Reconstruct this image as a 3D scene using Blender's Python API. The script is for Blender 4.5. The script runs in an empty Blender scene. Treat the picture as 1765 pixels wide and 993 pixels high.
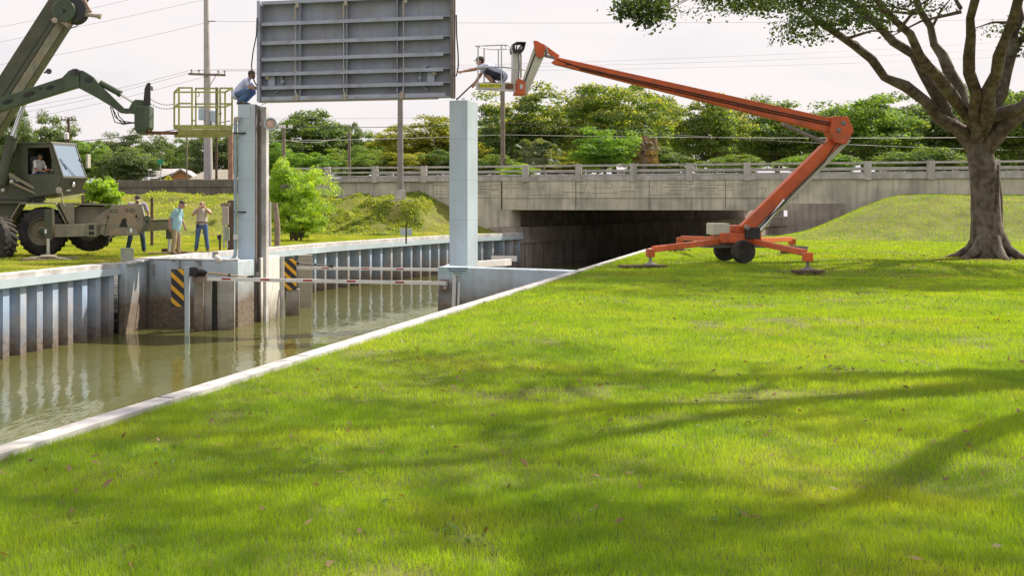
import bpy, bmesh, math, random
import numpy as np
from mathutils import Vector, Matrix
R = math.radians
SC = bpy.context.scene
COL = SC.collection
rng = np.random.default_rng(7)
random.seed(7)

# ------------------------------------------------------------------ camera
F, CX, CY, EYE = 2000.0, 560.0, 352.0, 1.7       # survey constants of the view: focal length and horizon in photo pixels, eye height in metres
cam = bpy.data.objects.new('camera', bpy.data.cameras.new('camera'))
COL.objects.link(cam)
cam.location = (0, 0, EYE)
cam.rotation_euler = (R(90), 0, 0)
cam.data.sensor_width = 36
cam.data.lens = 36 * F / 1765
cam.data.shift_x = (882.5 - CX) / 1765
cam.data.shift_y = -(496.5 - CY) / 1765
cam.data.clip_start = 0.1
cam.data.clip_end = 2000
SC.camera = cam

# ------------------------------------------------------------------ sun, sky, exposure
SUN_AZ, SUN_EL = R(61), R(47)                    # azimuth from +Y towards +X
to_sun = Vector((math.sin(SUN_AZ) * math.cos(SUN_EL), math.cos(SUN_AZ) * math.cos(SUN_EL), math.sin(SUN_EL)))
sl = bpy.data.lights.new('sun', 'SUN')
sl.energy = 5.0
sl.angle = R(0.6)
sl.color = (1.0, 0.90, 0.75)
sun = bpy.data.objects.new('sun', sl)
COL.objects.link(sun)
sun.rotation_euler = to_sun.to_track_quat('Z', 'Y').to_euler()
W = bpy.data.worlds.new('World')
SC.world = W
W.use_nodes = True
nt = W.node_tree
bg = nt.nodes['Background']
bg.inputs['Strength'].default_value = 0.1
sky = nt.nodes.new('ShaderNodeTexSky')
sky.sky_type = 'NISHITA'
sky.sun_disc = False
sky.sun_elevation = SUN_EL
sky.sun_rotation = SUN_AZ
sky.dust_density = 4.0
tc = nt.nodes.new('ShaderNodeTexCoord')
mp = nt.nodes.new('ShaderNodeMapping')
mp.inputs['Scale'].default_value = (2.2, 2.2, 7.0)
nt.links.new(tc.outputs['Generated'], mp.inputs['Vector'])
nz = nt.nodes.new('ShaderNodeTexNoise')
nz.inputs['Scale'].default_value = 1.6
nz.inputs['Detail'].default_value = 6
nt.links.new(mp.outputs['Vector'], nz.inputs['Vector'])
rp = nt.nodes.new('ShaderNodeValToRGB')
rp.color_ramp.elements[0].position = 0.30
rp.color_ramp.elements[0].color = (5.9, 5.75, 6.1, 1)
rp.color_ramp.elements[1].position = 0.52
rp.color_ramp.elements[1].color = (7.0, 6.55, 6.55, 1)
nt.links.new(nz.outputs['Fac'], rp.inputs['Fac'])
mx = nt.nodes.new('ShaderNodeMix')
mx.data_type = 'RGBA'
mx.inputs['Factor'].default_value = 0.93
nt.links.new(sky.outputs['Color'], mx.inputs[6])
nt.links.new(rp.outputs['Color'], mx.inputs[7])
nt.links.new(mx.outputs[2], bg.inputs['Color'])
vs = SC.view_settings
vs.view_transform = 'Standard'
vs.look = 'None'
vs.exposure = 0.52
vs.gamma = 1.0
vs.use_curve_mapping = False
SC.cycles.max_bounces = 6
SC.cycles.transparent_max_bounces = 12
SC.cycles.caustics_reflective = False
SC.cycles.caustics_refractive = False

# ------------------------------------------------------------------ helpers
def at(px, py, d):
    """The point seen at photo pixel (px, py) at distance d."""
    return Vector(((px - CX) / F * d, d, EYE + (CY - py) / F * d))

def gp(px, py, z=0.0):
    """The point at height z seen at that pixel."""
    d = (EYE - z) * F / (py - CY)
    return Vector(((px - CX) / F * d, d, z))

ORIG = {}

def tag(o, label=None, cat=None, group=None, kind=None):
    for k, v in (('label', label), ('category', cat), ('group', group), ('kind', kind)):
        if v:
            o[k] = v
    return o

def thing(name, loc, label, cat, group=None, rz=0.0):
    o = bpy.data.objects.new(name, None)
    o.empty_display_size = 0.2
    COL.objects.link(o)
    o.location = loc
    o.rotation_euler = (0, 0, rz)
    ORIG[o.name] = Vector(loc)
    return tag(o, label, cat, group)

def finish(name, me, mat, parent, smooth=None, bevel=0):
    for m in (mat if isinstance(mat, (list, tuple)) else [mat]):
        if m is not None:
            me.materials.append(m)
    o = bpy.data.objects.new(name, me)
    COL.objects.link(o)
    if parent is not None:
        o.parent = parent
        ORIG[o.name] = ORIG[parent.name]
    else:
        ORIG[o.name] = Vector((0, 0, 0))
    if bevel:
        b = o.modifiers.new('edge', 'BEVEL')
        b.width = bevel
        b.segments = 2
        b.limit_method = 'ANGLE'
    if smooth is not None:
        me.polygons.foreach_set('use_smooth', [True] * len(me.polygons))
        if smooth < 179:
            me.set_sharp_from_angle(angle=R(smooth))
    return o

class MB:
    """Collects shapes; build() links them as one mesh object."""
    def __init__(self):
        self.v, self.f, self.mi = [], [], []
        self.cur = 0
    def add(self, vs, fs):
        b = len(self.v)
        self.v += [Vector(p) for p in vs]
        self.f += [tuple(i + b for i in f) for f in fs]
        self.mi += [self.cur] * len(fs)
        return self
    def hexa(self, a):
        return self.add(a, [(3, 2, 1, 0), (4, 5, 6, 7), (0, 1, 5, 4), (1, 2, 6, 5), (2, 3, 7, 6), (3, 0, 4, 7)])
    def box(self, c, s, m=None):
        c = Vector(c)
        h = Vector(s) / 2
        p = [Vector((x * h.x, y * h.y, z * h.z)) for z in (-1, 1) for x, y in ((-1, -1), (1, -1), (1, 1), (-1, 1))]
        if m is not None:
            p = [m.to_3x3() @ q for q in p]
        return self.hexa([c + q for q in p])
    def bar(self, p, q, w, h, up=(0, 0, 1)):
        """Rectangular bar from p to q: h along up, w across."""
        p, q = Vector(p), Vector(q)
        t = (q - p).normalized()
        up = Vector(up)
        s = t.cross(up)
        if s.length < 1e-5:
            s = t.cross(Vector((0, 1, 0)))
        s.normalize()
        u = s.cross(t)
        s, u = s * w / 2, u * h / 2
        return self.hexa([p - s - u, p + s - u, q + s - u, q - s - u, p - s + u, p + s + u, q + s + u, q - s + u])
    def prism(self, pts, ex):
        """Polygon (list of points) extruded along vector ex."""
        pts = [Vector(p) for p in pts]
        ex = Vector(ex)
        n = len(pts)
        nrm = Vector((0, 0, 0))
        for i in range(n):
            nrm += pts[i].cross(pts[(i + 1) % n])
        if nrm.dot(ex) > 0:
            pts = pts[::-1]
        vs = pts + [p + ex for p in pts]
        fs = [tuple(range(n)), tuple(range(2 * n - 1, n - 1, -1))]
        fs += [((i + 1) % n, i, n + i, n + (i + 1) % n) for i in range(n)]
        return self.add(vs, fs)
    def plate(self, pix, d, th):
        """A plate parallel to the view plane: outline in photo pixels at distance d, thickness th away from the camera."""
        return self.prism([at(x, y, d) for x, y in pix], (0, th, 0))
    def tube(self, pts, r, n=8, cap=True):
        pts = [Vector(p) for p in pts]
        k = len(pts)
        rr = r if isinstance(r, (list, tuple)) else [r] * k
        b = len(self.v)
        ref = None
        vs, fs = [], []
        for i, p in enumerate(pts):
            t = (pts[min(i + 1, k - 1)] - pts[max(i - 1, 0)])
            if t.length < 1e-9:
                t = Vector((0, 0, 1))
            t.normalize()
            if ref is None:
                ref = t.orthogonal().normalized()
            a = (ref - t * ref.dot(t))
            if a.length < 1e-6:
                a = t.orthogonal()
            a.normalize()
            ref = a
            c = t.cross(a)
            for j in range(n):
                an = 2 * math.pi * j / n
                vs.append(p + (a * math.cos(an) + c * math.sin(an)) * rr[i])
        for i in range(k - 1):
            for j in range(n):
                fs.append((i * n + j, i * n + (j + 1) % n, (i + 1) * n + (j + 1) % n, (i + 1) * n + j))
        if cap:
            fs.append(tuple(range(n - 1, -1, -1)))
            fs.append(tuple(range((k - 1) * n, k * n)))
        return self.add(vs, fs)
    def lathe(self, c, axis, prof, n=32, caps=True):
        """Profile [(along axis, radius)] turned round the axis through c."""
        c, axis = Vector(c), Vector(axis).normalized()
        a = axis.orthogonal().normalized()
        b = axis.cross(a)
        vs, fs = [], []
        k = len(prof)
        for z, r in prof:
            for j in range(n):
                an = 2 * math.pi * j / n
                vs.append(c + axis * z + (a * math.cos(an) + b * math.sin(an)) * r)
        for i in range(k - 1):
            for j in range(n):
                fs.append((i * n + j, i * n + (j + 1) % n, (i + 1) * n + (j + 1) % n, (i + 1) * n + j))
        if caps:
            fs.append(tuple(range(n - 1, -1, -1)))
            fs.append(tuple(range((k - 1) * n, k * n)))
        return self.add(vs, fs)
    def ball(self, c, r, n=10, m=None):
        c = Vector(c)
        r = Vector(r) if not isinstance(r, (int, float)) else Vector((r, r, r))
        vs, fs = [], []
        k = n // 2 + 1
        for i in range(k + 1):
            ph = math.pi * i / k
            for j in range(n):
                an = 2 * math.pi * j / n
                q = Vector((math.sin(ph) * math.cos(an) * r.x, math.sin(ph) * math.sin(an) * r.y, math.cos(ph) * r.z))
                vs.append(c + ((m.to_3x3() @ q) if m is not None else q))
        for i in range(k):
            for j in range(n):
                fs.append((i * n + j, (i + 1) * n + j, (i + 1) * n + (j + 1) % n, i * n + (j + 1) % n))
        return self.add(vs, fs)
    def mesh(self, name, origin=Vector((0, 0, 0))):
        me = bpy.data.meshes.new(name)
        me.from_pydata([p - origin for p in self.v], [], self.f)
        me.polygons.foreach_set('material_index', self.mi)
        me.validate()
        me.update()
        return me
    def build(self, name, mat, parent=None, smooth=None, bevel=0):
        o0 = ORIG[parent.name] if parent is not None else Vector((0, 0, 0))
        bm = bmesh.new()
        me = self.mesh(name, o0)
        bm.from_mesh(me)
        bmesh.ops.recalc_face_normals(bm, faces=bm.faces)
        bm.to_mesh(me)
        bm.free()
        return finish(name, me, mat, parent, smooth, bevel)

def quad_mesh(name, V, nper, mi=None):
    """numpy vertices (k*nper, 3), every nper of them one face."""
    me = bpy.data.meshes.new(name)
    n = len(V)
    k = n // nper
    me.vertices.add(n)
    me.vertices.foreach_set('co', np.ascontiguousarray(V, dtype=np.float32).ravel())
    me.loops.add(n)
    me.loops.foreach_set('vertex_index', np.arange(n, dtype=np.int32))
    me.polygons.add(k)
    me.polygons.foreach_set('loop_start', np.arange(0, n, nper, dtype=np.int32))
    if mi is not None:
        me.polygons.foreach_set('material_index', mi.astype(np.int32))
    me.update(calc_edges=True)
    return me

def copy_tree(o, parent=None):
    kids = list(o.children)
    c = o.copy()
    COL.objects.link(c)
    c.parent = parent
    ORIG[c.name] = ORIG.get(o.name, Vector((0, 0, 0)))
    for ch in kids:
        copy_tree(ch, c)
    return c

# ------------------------------------------------------------------ materials
def pm(name, col, rough=0.6, metal=0.0, var=0.12, scale=4.0, dirt=None, bump=0.0, bscale=40.0, streak=None, band=None, coat=0.0, spec=0.5):
    """Principled surface with colour variation; dirt=(colour, amount, scale) patches; streak=(colour, amount) vertical runs;
    band=(colour, z_low, z_high) a tide stain with a ragged upper edge."""
    m = bpy.data.materials.new(name)
    m.use_nodes = True
    t = m.node_tree
    L, N = t.links.new, t.nodes.new
    b = t.nodes['Principled BSDF']
    b.inputs['Roughness'].default_value = rough
    b.inputs['Metallic'].default_value = metal
    b.inputs['Specular IOR Level'].default_value = spec
    if coat:
        b.inputs['Coat Weight'].default_value = coat
    g = N('ShaderNodeNewGeometry')
    pos = g.outputs['Position']
    def noise(sc, det=5, vec=None):
        n = N('ShaderNodeTexNoise')
        n.inputs['Scale'].default_value = sc
        n.inputs['Detail'].default_value = det
        L(vec or pos, n.inputs['Vector'])
        return n.outputs['Fac']
    def ramp(f, lo, hi):
        r = N('ShaderNodeMapRange')
        r.inputs[1].default_value = lo
        r.inputs[2].default_value = hi
        L(f, r.inputs[0])
        return r.outputs[0]
    def mix(a, bb, fac):
        x = N('ShaderNodeMix')
        x.data_type = 'RGBA'
        if isinstance(fac, float):
            x.inputs[0].default_value = fac
        else:
            L(fac, x.inputs[0])
        for s, i in ((a, 6), (bb, 7)):
            if isinstance(s, (tuple, list)):
                x.inputs[i].default_value = (*s[:3], 1)
            else:
                L(s, x.inputs[i])
        return x.outputs[2]
    def mul(a, k):
        x = N('ShaderNodeMath')
        x.operation = 'MULTIPLY'
        for s, i in ((a, 0), (k, 1)):
            if isinstance(s, float):
                x.inputs[i].default_value = s
            else:
                L(s, x.inputs[i])
        return x.outputs[0]
    dk = tuple(c * (1 - var * 1.6) for c in col)
    lt = tuple(min(1, c * (1 + var)) for c in col)
    c = mix(dk, lt, ramp(noise(scale), 0.3, 0.7))
    if dirt:
        c = mix(c, dirt[0], mul(ramp(noise(dirt[2], 8), 0.48, 0.66), dirt[1]))
    if streak:
        mp = N('ShaderNodeMapping')
        mp.inputs['Scale'].default_value = (5.0, 5.0, 0.35)
        L(pos, mp.inputs['Vector'])
        c = mix(c, streak[0], mul(ramp(noise(1.0, 7, mp.outputs[0]), 0.47, 0.72), streak[1]))
    if band:
        sp = N('ShaderNodeSeparateXYZ')
        L(pos, sp.inputs[0])
        ad = N('ShaderNodeMath')
        ad.operation = 'MULTIPLY_ADD'
        L(noise(2.2, 8), ad.inputs[0])
        ad.inputs[1].default_value = 0.7
        L(sp.outputs[2], ad.inputs[2])
        f = ramp(ad.outputs[0], band[2] + 0.35, band[1] + 0.35)
        col2 = mix(band[0], tuple(x * 0.45 for x in band[0]), ramp(noise(9.0, 8), 0.35, 0.65))
        c = mix(c, col2, mul(f, 0.92))
    L(c, b.inputs['Base Color'])
    if bump:
        bp = N('ShaderNodeBump')
        bp.inputs['Strength'].default_value = bump
        bp.inputs['Distance'].default_value = 0.02
        L(noise(bscale, 6), bp.inputs['Height'])
        L(bp.outputs[0], b.inputs['Normal'])
    return m

def leaf_mat(name, c1, c2, trans=0.45, rough=0.55, patch=None):
    m = bpy.data.materials.new(name)
    m.use_nodes = True
    t = m.node_tree
    L, N = t.links.new, t.nodes.new
    t.nodes.remove(t.nodes['Principled BSDF'])
    out = t.nodes['Material Output']
    g = N('ShaderNodeNewGeometry')
    oi = N('ShaderNodeObjectInfo')
    n = N('ShaderNodeTexNoise')
    n.inputs['Scale'].default_value = 0.55
    n.inputs['Detail'].default_value = 3
    L(g.outputs['Position'], n.inputs['Vector'])
    a = N('ShaderNodeMath')
    a.operation = 'MULTIPLY_ADD'
    L(g.outputs['Random Per Island'], a.inputs[0])
    a.inputs[1].default_value = 0.55
    s = N('ShaderNodeMath')
    s.operation = 'MULTIPLY_ADD'
    L(n.outputs['Fac'], s.inputs[0])
    s.inputs[1].default_value = 1.6
    s.inputs[2].default_value = -0.6
    L(s.outputs[0], a.inputs[2])
    x = N('ShaderNodeMix')
    x.data_type = 'RGBA'
    x.clamp_factor = True
    L(a.outputs[0], x.inputs[0])
    x.inputs[6].default_value = (*c1, 1)
    x.inputs[7].default_value = (*c2, 1)
    if patch:
        for sc, lo, hi, col, amt in patch:
            n3 = N('ShaderNodeTexNoise')
            n3.inputs['Scale'].default_value = sc
            n3.inputs['Detail'].default_value = 5
            L(g.outputs['Position'], n3.inputs['Vector'])
            r3 = N('ShaderNodeMapRange')
            r3.inputs[1].default_value = lo
            r3.inputs[2].default_value = hi
            r3.inputs[4].default_value = amt
            L(n3.outputs['Fac'], r3.inputs[0])
            x3 = N('ShaderNodeMix')
            x3.data_type = 'RGBA'
            L(r3.outputs[0], x3.inputs[0])
            L(x.outputs[2], x3.inputs[6])
            x3.inputs[7].default_value = (*col, 1)
            x = x3
    d = N('ShaderNodeBsdfDiffuse')
    L(x.outputs[2], d.inputs['Color'])
    tr = N('ShaderNodeBsdfTranslucent')
    hs = N('ShaderNodeMix')
    hs.data_type = 'RGBA'
    hs.blend_type = 'MULTIPLY'
    hs.inputs[0].default_value = 1.0
    L(x.outputs[2], hs.inputs[6])
    hs.inputs[7].default_value = (2.1, 1.9, 0.7, 1)
    L(hs.outputs[2], tr.inputs['Color'])
    mxs = N('ShaderNodeMixShader')
    mxs.inputs[0].default_value = trans
    L(d.outputs[0], mxs.inputs[1])
    L(tr.outputs[0], mxs.inputs[2])
    gl = N('ShaderNodeBsdfGlossy')
    gl.inputs['Roughness'].default_value = rough
    gl.inputs['Color'].default_value = (0.9, 0.95, 1, 1)
    m2 = N('ShaderNodeMixShader')
    m2.inputs[0].default_value = 0.035
    L(mxs.outputs[0], m2.inputs[1])
    L(gl.outputs[0], m2.inputs[2])
    L(m2.outputs[0], out.inputs['Surface'])
    return m

RUST = (0.16, 0.075, 0.04)
M = {}
M['paint_blue'] = pm('pale_blue_paint', (0.48, 0.585, 0.665), 0.55, var=0.06, scale=0.8, dirt=((0.40, 0.48, 0.53), 0.5, 0.9), streak=((0.44, 0.45, 0.45), 0.3), bump=0.06)
M['wall_blue'] = pm('stained_blue_wall', (0.49, 0.59, 0.68), 0.6, var=0.06, scale=1.2, dirt=((0.40, 0.42, 0.42), 0.4, 1.5), streak=((0.40, 0.36, 0.33), 0.35), band=((0.22, 0.15, 0.095), -1.25, -0.35), bump=0.1)
M['sheet'] = pm('sheet_pile_paint', (0.37, 0.50, 0.70), 0.55, var=0.08, scale=1.6, dirt=((0.60, 0.56, 0.53), 0.55, 1.1), streak=((0.38, 0.30, 0.25), 0.65), band=((0.22, 0.155, 0.11), -1.9, -0.75), bump=0.08)
M['cap'] = pm('seawall_cap_concrete', (0.58, 0.57, 0.575), 0.8, var=0.14, scale=2.5, dirt=((0.30, 0.285, 0.26), 0.65, 1.7), bump=0.2)
M['pier'] = pm('white_pier_concrete', (0.74, 0.72, 0.69), 0.75, var=0.07, scale=2, streak=((0.50, 0.46, 0.42), 0.4), band=((0.24, 0.20, 0.14), -1.9, -1.1), bump=0.12)
M['conc'] = pm('bridge_concrete', (0.62, 0.58, 0.475), 0.85, var=0.1, scale=1.0, dirt=((0.22, 0.22, 0.20), 0.5, 0.8), streak=((0.22, 0.21, 0.19), 0.55), bump=0.15)
M['conc_rail'] = pm('rail_concrete', (0.50, 0.48, 0.46), 0.85, var=0.12, scale=2.0, dirt=((0.25, 0.24, 0.23), 0.5, 1.5), streak=((0.2, 0.19, 0.19), 0.5), bump=0.15)
M['conc_dark'] = pm('mildewed_concrete', (0.19, 0.165, 0.145), 0.9, var=0.2, scale=1.3, dirt=((0.11, 0.10, 0.09), 0.85, 1.0), streak=((0.08, 0.075, 0.07), 0.8), bump=0.2)
M['crack'] = pm('dark_joint', (0.17, 0.16, 0.14), 0.9)
M['abut'] = pm('abutment_concrete', (0.42, 0.36, 0.325), 0.9, var=0.2, scale=0.9, dirt=((0.24, 0.20, 0.18), 0.6, 0.7), streak=((0.16, 0.13, 0.12), 0.6), bump=0.2)
M['gate'] = pm('gate_grey_steel', (0.30, 0.33, 0.40), 0.5, var=0.1, scale=1.5, dirt=((0.27, 0.265, 0.27), 0.5, 0.9), streak=((0.20, 0.20, 0.18), 0.45), metal=0.0, bump=0.05)
M['gate_flange'] = pm('gate_flange_steel', (0.37, 0.41, 0.51), 0.45, var=0.07, scale=3, dirt=((0.17, 0.16, 0.16), 0.4, 2.5))
M['gate_edge'] = pm('gate_edge_seal', (0.16, 0.14, 0.13), 0.5, var=0.2, dirt=(RUST, 0.5, 3))
M['galv'] = pm('galvanised_steel', (0.55, 0.56, 0.57), 0.4, 0.6, var=0.12, scale=6)
M['steel'] = pm('brown_grey_steel', (0.26, 0.245, 0.25), 0.5, 0.2, var=0.12, scale=3, dirt=((0.18, 0.14, 0.12), 0.5, 2))
M['dark'] = pm('opening_shade', (0.022, 0.021, 0.02), 0.7, var=0.3, scale=8)  # near-black painted as the shade in gaps and openings
M['tyre'] = pm('tyre_rubber', (0.028, 0.027, 0.026), 0.85, var=0.35, scale=5, dirt=((0.09, 0.08, 0.065), 0.5, 3), bump=0.1)
M['green'] = pm('army_green_paint', (0.068, 0.08, 0.046), 0.5, var=0.15, scale=1.5, dirt=((0.11, 0.095, 0.06), 0.7, 0.9), streak=((0.05, 0.055, 0.04), 0.35), bump=0.05)
M['green_lt'] = pm('worn_green_paint', (0.25, 0.245, 0.17), 0.55, var=0.15, scale=3, dirt=((0.34, 0.21, 0.12), 0.6, 1.9), streak=((0.10, 0.10, 0.075), 0.5))
M['green_arm'] = pm('dark_green_paint', (0.052, 0.085, 0.042), 0.42, var=0.2, scale=2.5, dirt=((0.03, 0.05, 0.032), 0.5, 2), streak=((0.10, 0.13, 0.09), 0.3))
M['rust'] = pm('rusty_steel', RUST, 0.8, var=0.3, scale=6, dirt=((0.28, 0.13, 0.06), 0.6, 5))
M['rust_lt'] = pm('rust_stained_plate', (0.34, 0.25, 0.21), 0.7, var=0.2, scale=8, dirt=(RUST, 0.6, 6))
M['chrome'] = pm('bright_rod', (0.7, 0.71, 0.72), 0.2, 0.9, var=0.05)
M['yellow_basket'] = pm('yellow_green_paint', (0.40, 0.41, 0.13), 0.5, var=0.12, scale=3, dirt=((0.30, 0.30, 0.11), 0.5, 2.5))
M['yellow_deck'] = pm('faded_yellow_green', (0.30, 0.30, 0.075), 0.6, var=0.15, dirt=((0.22, 0.16, 0.06), 0.6, 3))
M['orange'] = pm('orange_lift_paint', (0.70, 0.125, 0.028), 0.45, var=0.12, scale=2, dirt=((0.36, 0.10, 0.05), 0.55, 2.6), streak=((0.30, 0.10, 0.06), 0.4), bump=0.05)
M['cream'] = pm('cream_lift_paint', (0.56, 0.56, 0.46), 0.5, var=0.06, dirt=((0.42, 0.42, 0.34), 0.4, 2))
M['grey_paint'] = pm('light_grey_paint', (0.55, 0.54, 0.50), 0.5, var=0.06)
M['white'] = pm('white_paint', (0.80, 0.79, 0.78), 0.5, var=0.04, dirt=((0.6, 0.57, 0.53), 0.4, 3))
M['red'] = pm('red_reflector', (0.42, 0.03, 0.03), 0.5, var=0.1)
M['black'] = pm('black_plastic', (0.02, 0.02, 0.022), 0.45, var=0.2)
M['sign_black'] = pm('sign_black', (0.03, 0.03, 0.032), 0.5, var=0.15)
M['sign_yellow'] = pm('sign_yellow', (0.80, 0.42, 0.02), 0.5, var=0.06)
M['lemon'] = pm('lemon_sign', (0.72, 0.72, 0.02), 0.5, var=0.06)
M['teal_sign'] = pm('pale_teal_sign', (0.40, 0.55, 0.55), 0.5, var=0.06)
M['navy'] = pm('navy_lettering', (0.05, 0.07, 0.22), 0.6)
M['green_sign'] = pm('street_sign_green', (0.02, 0.32, 0.14), 0.5)
M['wood'] = pm('weathered_wood', (0.30, 0.235, 0.185), 0.85, var=0.2, scale=7, streak=((0.15, 0.11, 0.085), 0.6), bump=0.2)
M['wood_dk'] = pm('dark_wood', (0.13, 0.085, 0.06), 0.85, var=0.25, scale=7, streak=((0.06, 0.04, 0.03), 0.6))
M['wood_pole'] = pm('pole_wood', (0.25, 0.20, 0.16), 0.85, var=0.15, scale=3, streak=((0.13, 0.10, 0.08), 0.5))
M['wood_red'] = pm('reddish_pole_wood', (0.38, 0.22, 0.15), 0.85, var=0.15, scale=3, streak=((0.2, 0.11, 0.08), 0.5))
M['pole_conc'] = pm('pole_concrete', (0.46, 0.43, 0.42), 0.8, var=0.08, scale=2, streak=((0.3, 0.28, 0.27), 0.4))
M['tan'] = pm('tan_actuator', (0.50, 0.40, 0.25), 0.5, var=0.12)
M['beige'] = pm('beige_metal_box', (0.42, 0.38, 0.31), 0.6, var=0.1, dirt=((0.3, 0.26, 0.2), 0.4, 4))
M['box_green'] = pm('grey_green_box', (0.33, 0.36, 0.27), 0.65, var=0.1)
M['stucco'] = pm('orange_stucco', (0.62, 0.28, 0.13), 0.85, var=0.06)
M['roof_white'] = pm('pale_grey_roof', (0.42, 0.40, 0.41), 0.8, var=0.08, scale=2)
M['roof_tan'] = pm('tan_roof', (0.26, 0.235, 0.19), 0.85, var=0.1, scale=2)
M['skin'] = pm('skin', (0.42, 0.22, 0.15), 0.5, var=0.08, scale=9)
M['hair_dk'] = pm('dark_hair', (0.03, 0.02, 0.015), 0.6, var=0.3)
M['hair_gr'] = pm('grey_hair', (0.30, 0.25, 0.21), 0.6, var=0.3)
M['lips'] = pm('lips', (0.25, 0.09, 0.07), 0.5)
M['shirt_white'] = pm('white_cotton', (0.84, 0.84, 0.86), 0.85, var=0.07, scale=8, bump=0.5, bscale=14)
M['shirt_blue'] = pm('light_blue_cotton', (0.29, 0.47, 0.52), 0.85, var=0.10, scale=8, bump=0.5, bscale=14)
M['shirt_lav'] = pm('pale_lavender_cotton', (0.54, 0.58, 0.80), 0.85, var=0.07, scale=8, bump=0.5, bscale=14)
M['shirt_grey'] = pm('mauve_grey_cotton', (0.42, 0.38, 0.45), 0.85, var=0.1, scale=8)
M['shirt_beige'] = pm('beige_cotton', (0.52, 0.46, 0.38), 0.85, var=0.07, scale=8, bump=0.5, bscale=14)
M['jeans'] = pm('blue_denim', (0.085, 0.15, 0.31), 0.85, var=0.2, scale=7, bump=0.5, bscale=14)
M['jeans_dk'] = pm('dark_denim', (0.04, 0.085, 0.15), 0.85, var=0.25, scale=7)
M['khaki'] = pm('khaki_cloth', (0.34, 0.255, 0.15), 0.85, var=0.12, scale=7, bump=0.5, bscale=14)
M['navy_short'] = pm('navy_cloth', (0.028, 0.028, 0.06), 0.8, var=0.15)
M['cap_brown'] = pm('brown_cap_cloth', (0.075, 0.055, 0.045), 0.85, var=0.2)
M['cap_tan'] = pm('tan_cap_cloth', (0.38, 0.32, 0.22), 0.85, var=0.1)
M['boot'] = pm('brown_leather', (0.06, 0.035, 0.022), 0.6, var=0.2)
M['soil'] = pm('lawn_soil', (0.17, 0.185, 0.04), 0.95, var=0.25, scale=1.2, dirt=((0.16, 0.12, 0.06), 0.5, 0.7), bump=0.4, bscale=12)
M['soil_near'] = pm('near_lawn_soil', (0.13, 0.135, 0.03), 0.95, var=0.25, scale=1.2, bump=0.4, bscale=12)
M['asphalt'] = pm('asphalt', (0.06, 0.06, 0.06), 0.9, var=0.15)
M['bark'] = pm('tree_bark', (0.16, 0.125, 0.10), 0.9, var=0.4, scale=6, dirt=((0.28, 0.27, 0.23), 0.6, 1.6), streak=((0.05, 0.04, 0.03), 0.8), bump=1.0, bscale=11)

def glass_mat(name, tint, mixf):
    m = bpy.data.materials.new(name)
    m.use_nodes = True
    t = m.node_tree
    t.nodes.remove(t.nodes['Principled BSDF'])
    L, N = t.links.new, t.nodes.new
    tr = N('ShaderNodeBsdfTransparent')
    tr.inputs['Color'].default_value = (*tint, 1)
    gl = N('ShaderNodeBsdfGlossy')
    gl.inputs['Roughness'].default_value = 0.06
    gl.inputs['Color'].default_value = (0.58, 0.72, 0.82, 1)
    mx = N('ShaderNodeMixShader')
    mx.inputs[0].default_value = mixf
    L(tr.outputs[0], mx.inputs[1])
    L(gl.outputs[0], mx.inputs[2])
    L(mx.outputs[0], t.nodes['Material Output'].inputs['Surface'])
    return m
M['windshield'] = glass_mat('windshield_glass', (0.6, 0.7, 0.72), 0.72)
M['conduit'] = pm('blue_grey_conduit', (0.27, 0.34, 0.37), 0.5, var=0.1)
M['glass'] = glass_mat('lamp_glass', (0.9, 0.9, 0.9), 0.3)
M['lens'] = pm('lamp_lens', (0.62, 0.42, 0.34), 0.25, var=0.15, scale=9)

def water_mat():
    m = bpy.data.materials.new('canal_water')
    m.use_nodes = True
    t = m.node_tree
    L, N = t.links.new, t.nodes.new
    b = t.nodes['Principled BSDF']
    b.inputs['Roughness'].default_value = 0.07
    b.inputs['IOR'].default_value = 1.33
    b.inputs['Specular IOR Level'].default_value = 0.8
    g = N('ShaderNodeNewGeometry')
    mp = N('ShaderNodeMapping')
    mp.inputs['Rotation'].default_value = (0, 0, R(-20))
    mp.inputs['Scale'].default_value = (1.0, 0.35, 1.0)
    L(g.outputs['Position'], mp.inputs['Vector'])
    n1 = N('ShaderNodeTexNoise')
    n1.inputs['Scale'].default_value = 1.6
    n1.inputs['Detail'].default_value = 5
    L(mp.outputs[0], n1.inputs['Vector'])
    n2 = N('ShaderNodeTexNoise')
    n2.inputs['Scale'].default_value = 0.22
    n2.inputs['Detail'].default_value = 6
    L(g.outputs['Position'], n2.inputs['Vector'])
    x = N('ShaderNodeMix')
    x.data_type = 'RGBA'
    L(n2.outputs['Fac'], x.inputs[0])
    x.inputs[6].default_value = (0.085, 0.092, 0.024, 1)
    x.inputs[7].default_value = (0.14, 0.14, 0.045, 1)
    L(x.outputs[2], b.inputs['Base Color'])
    bp = N('ShaderNodeBump')
    bp.inputs['Strength'].default_value = 0.45
    bp.inputs['Distance'].default_value = 0.05
    L(n1.outputs['Fac'], bp.inputs['Height'])
    L(bp.outputs[0], b.inputs['Normal'])
    return m
M['water'] = water_mat()

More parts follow.
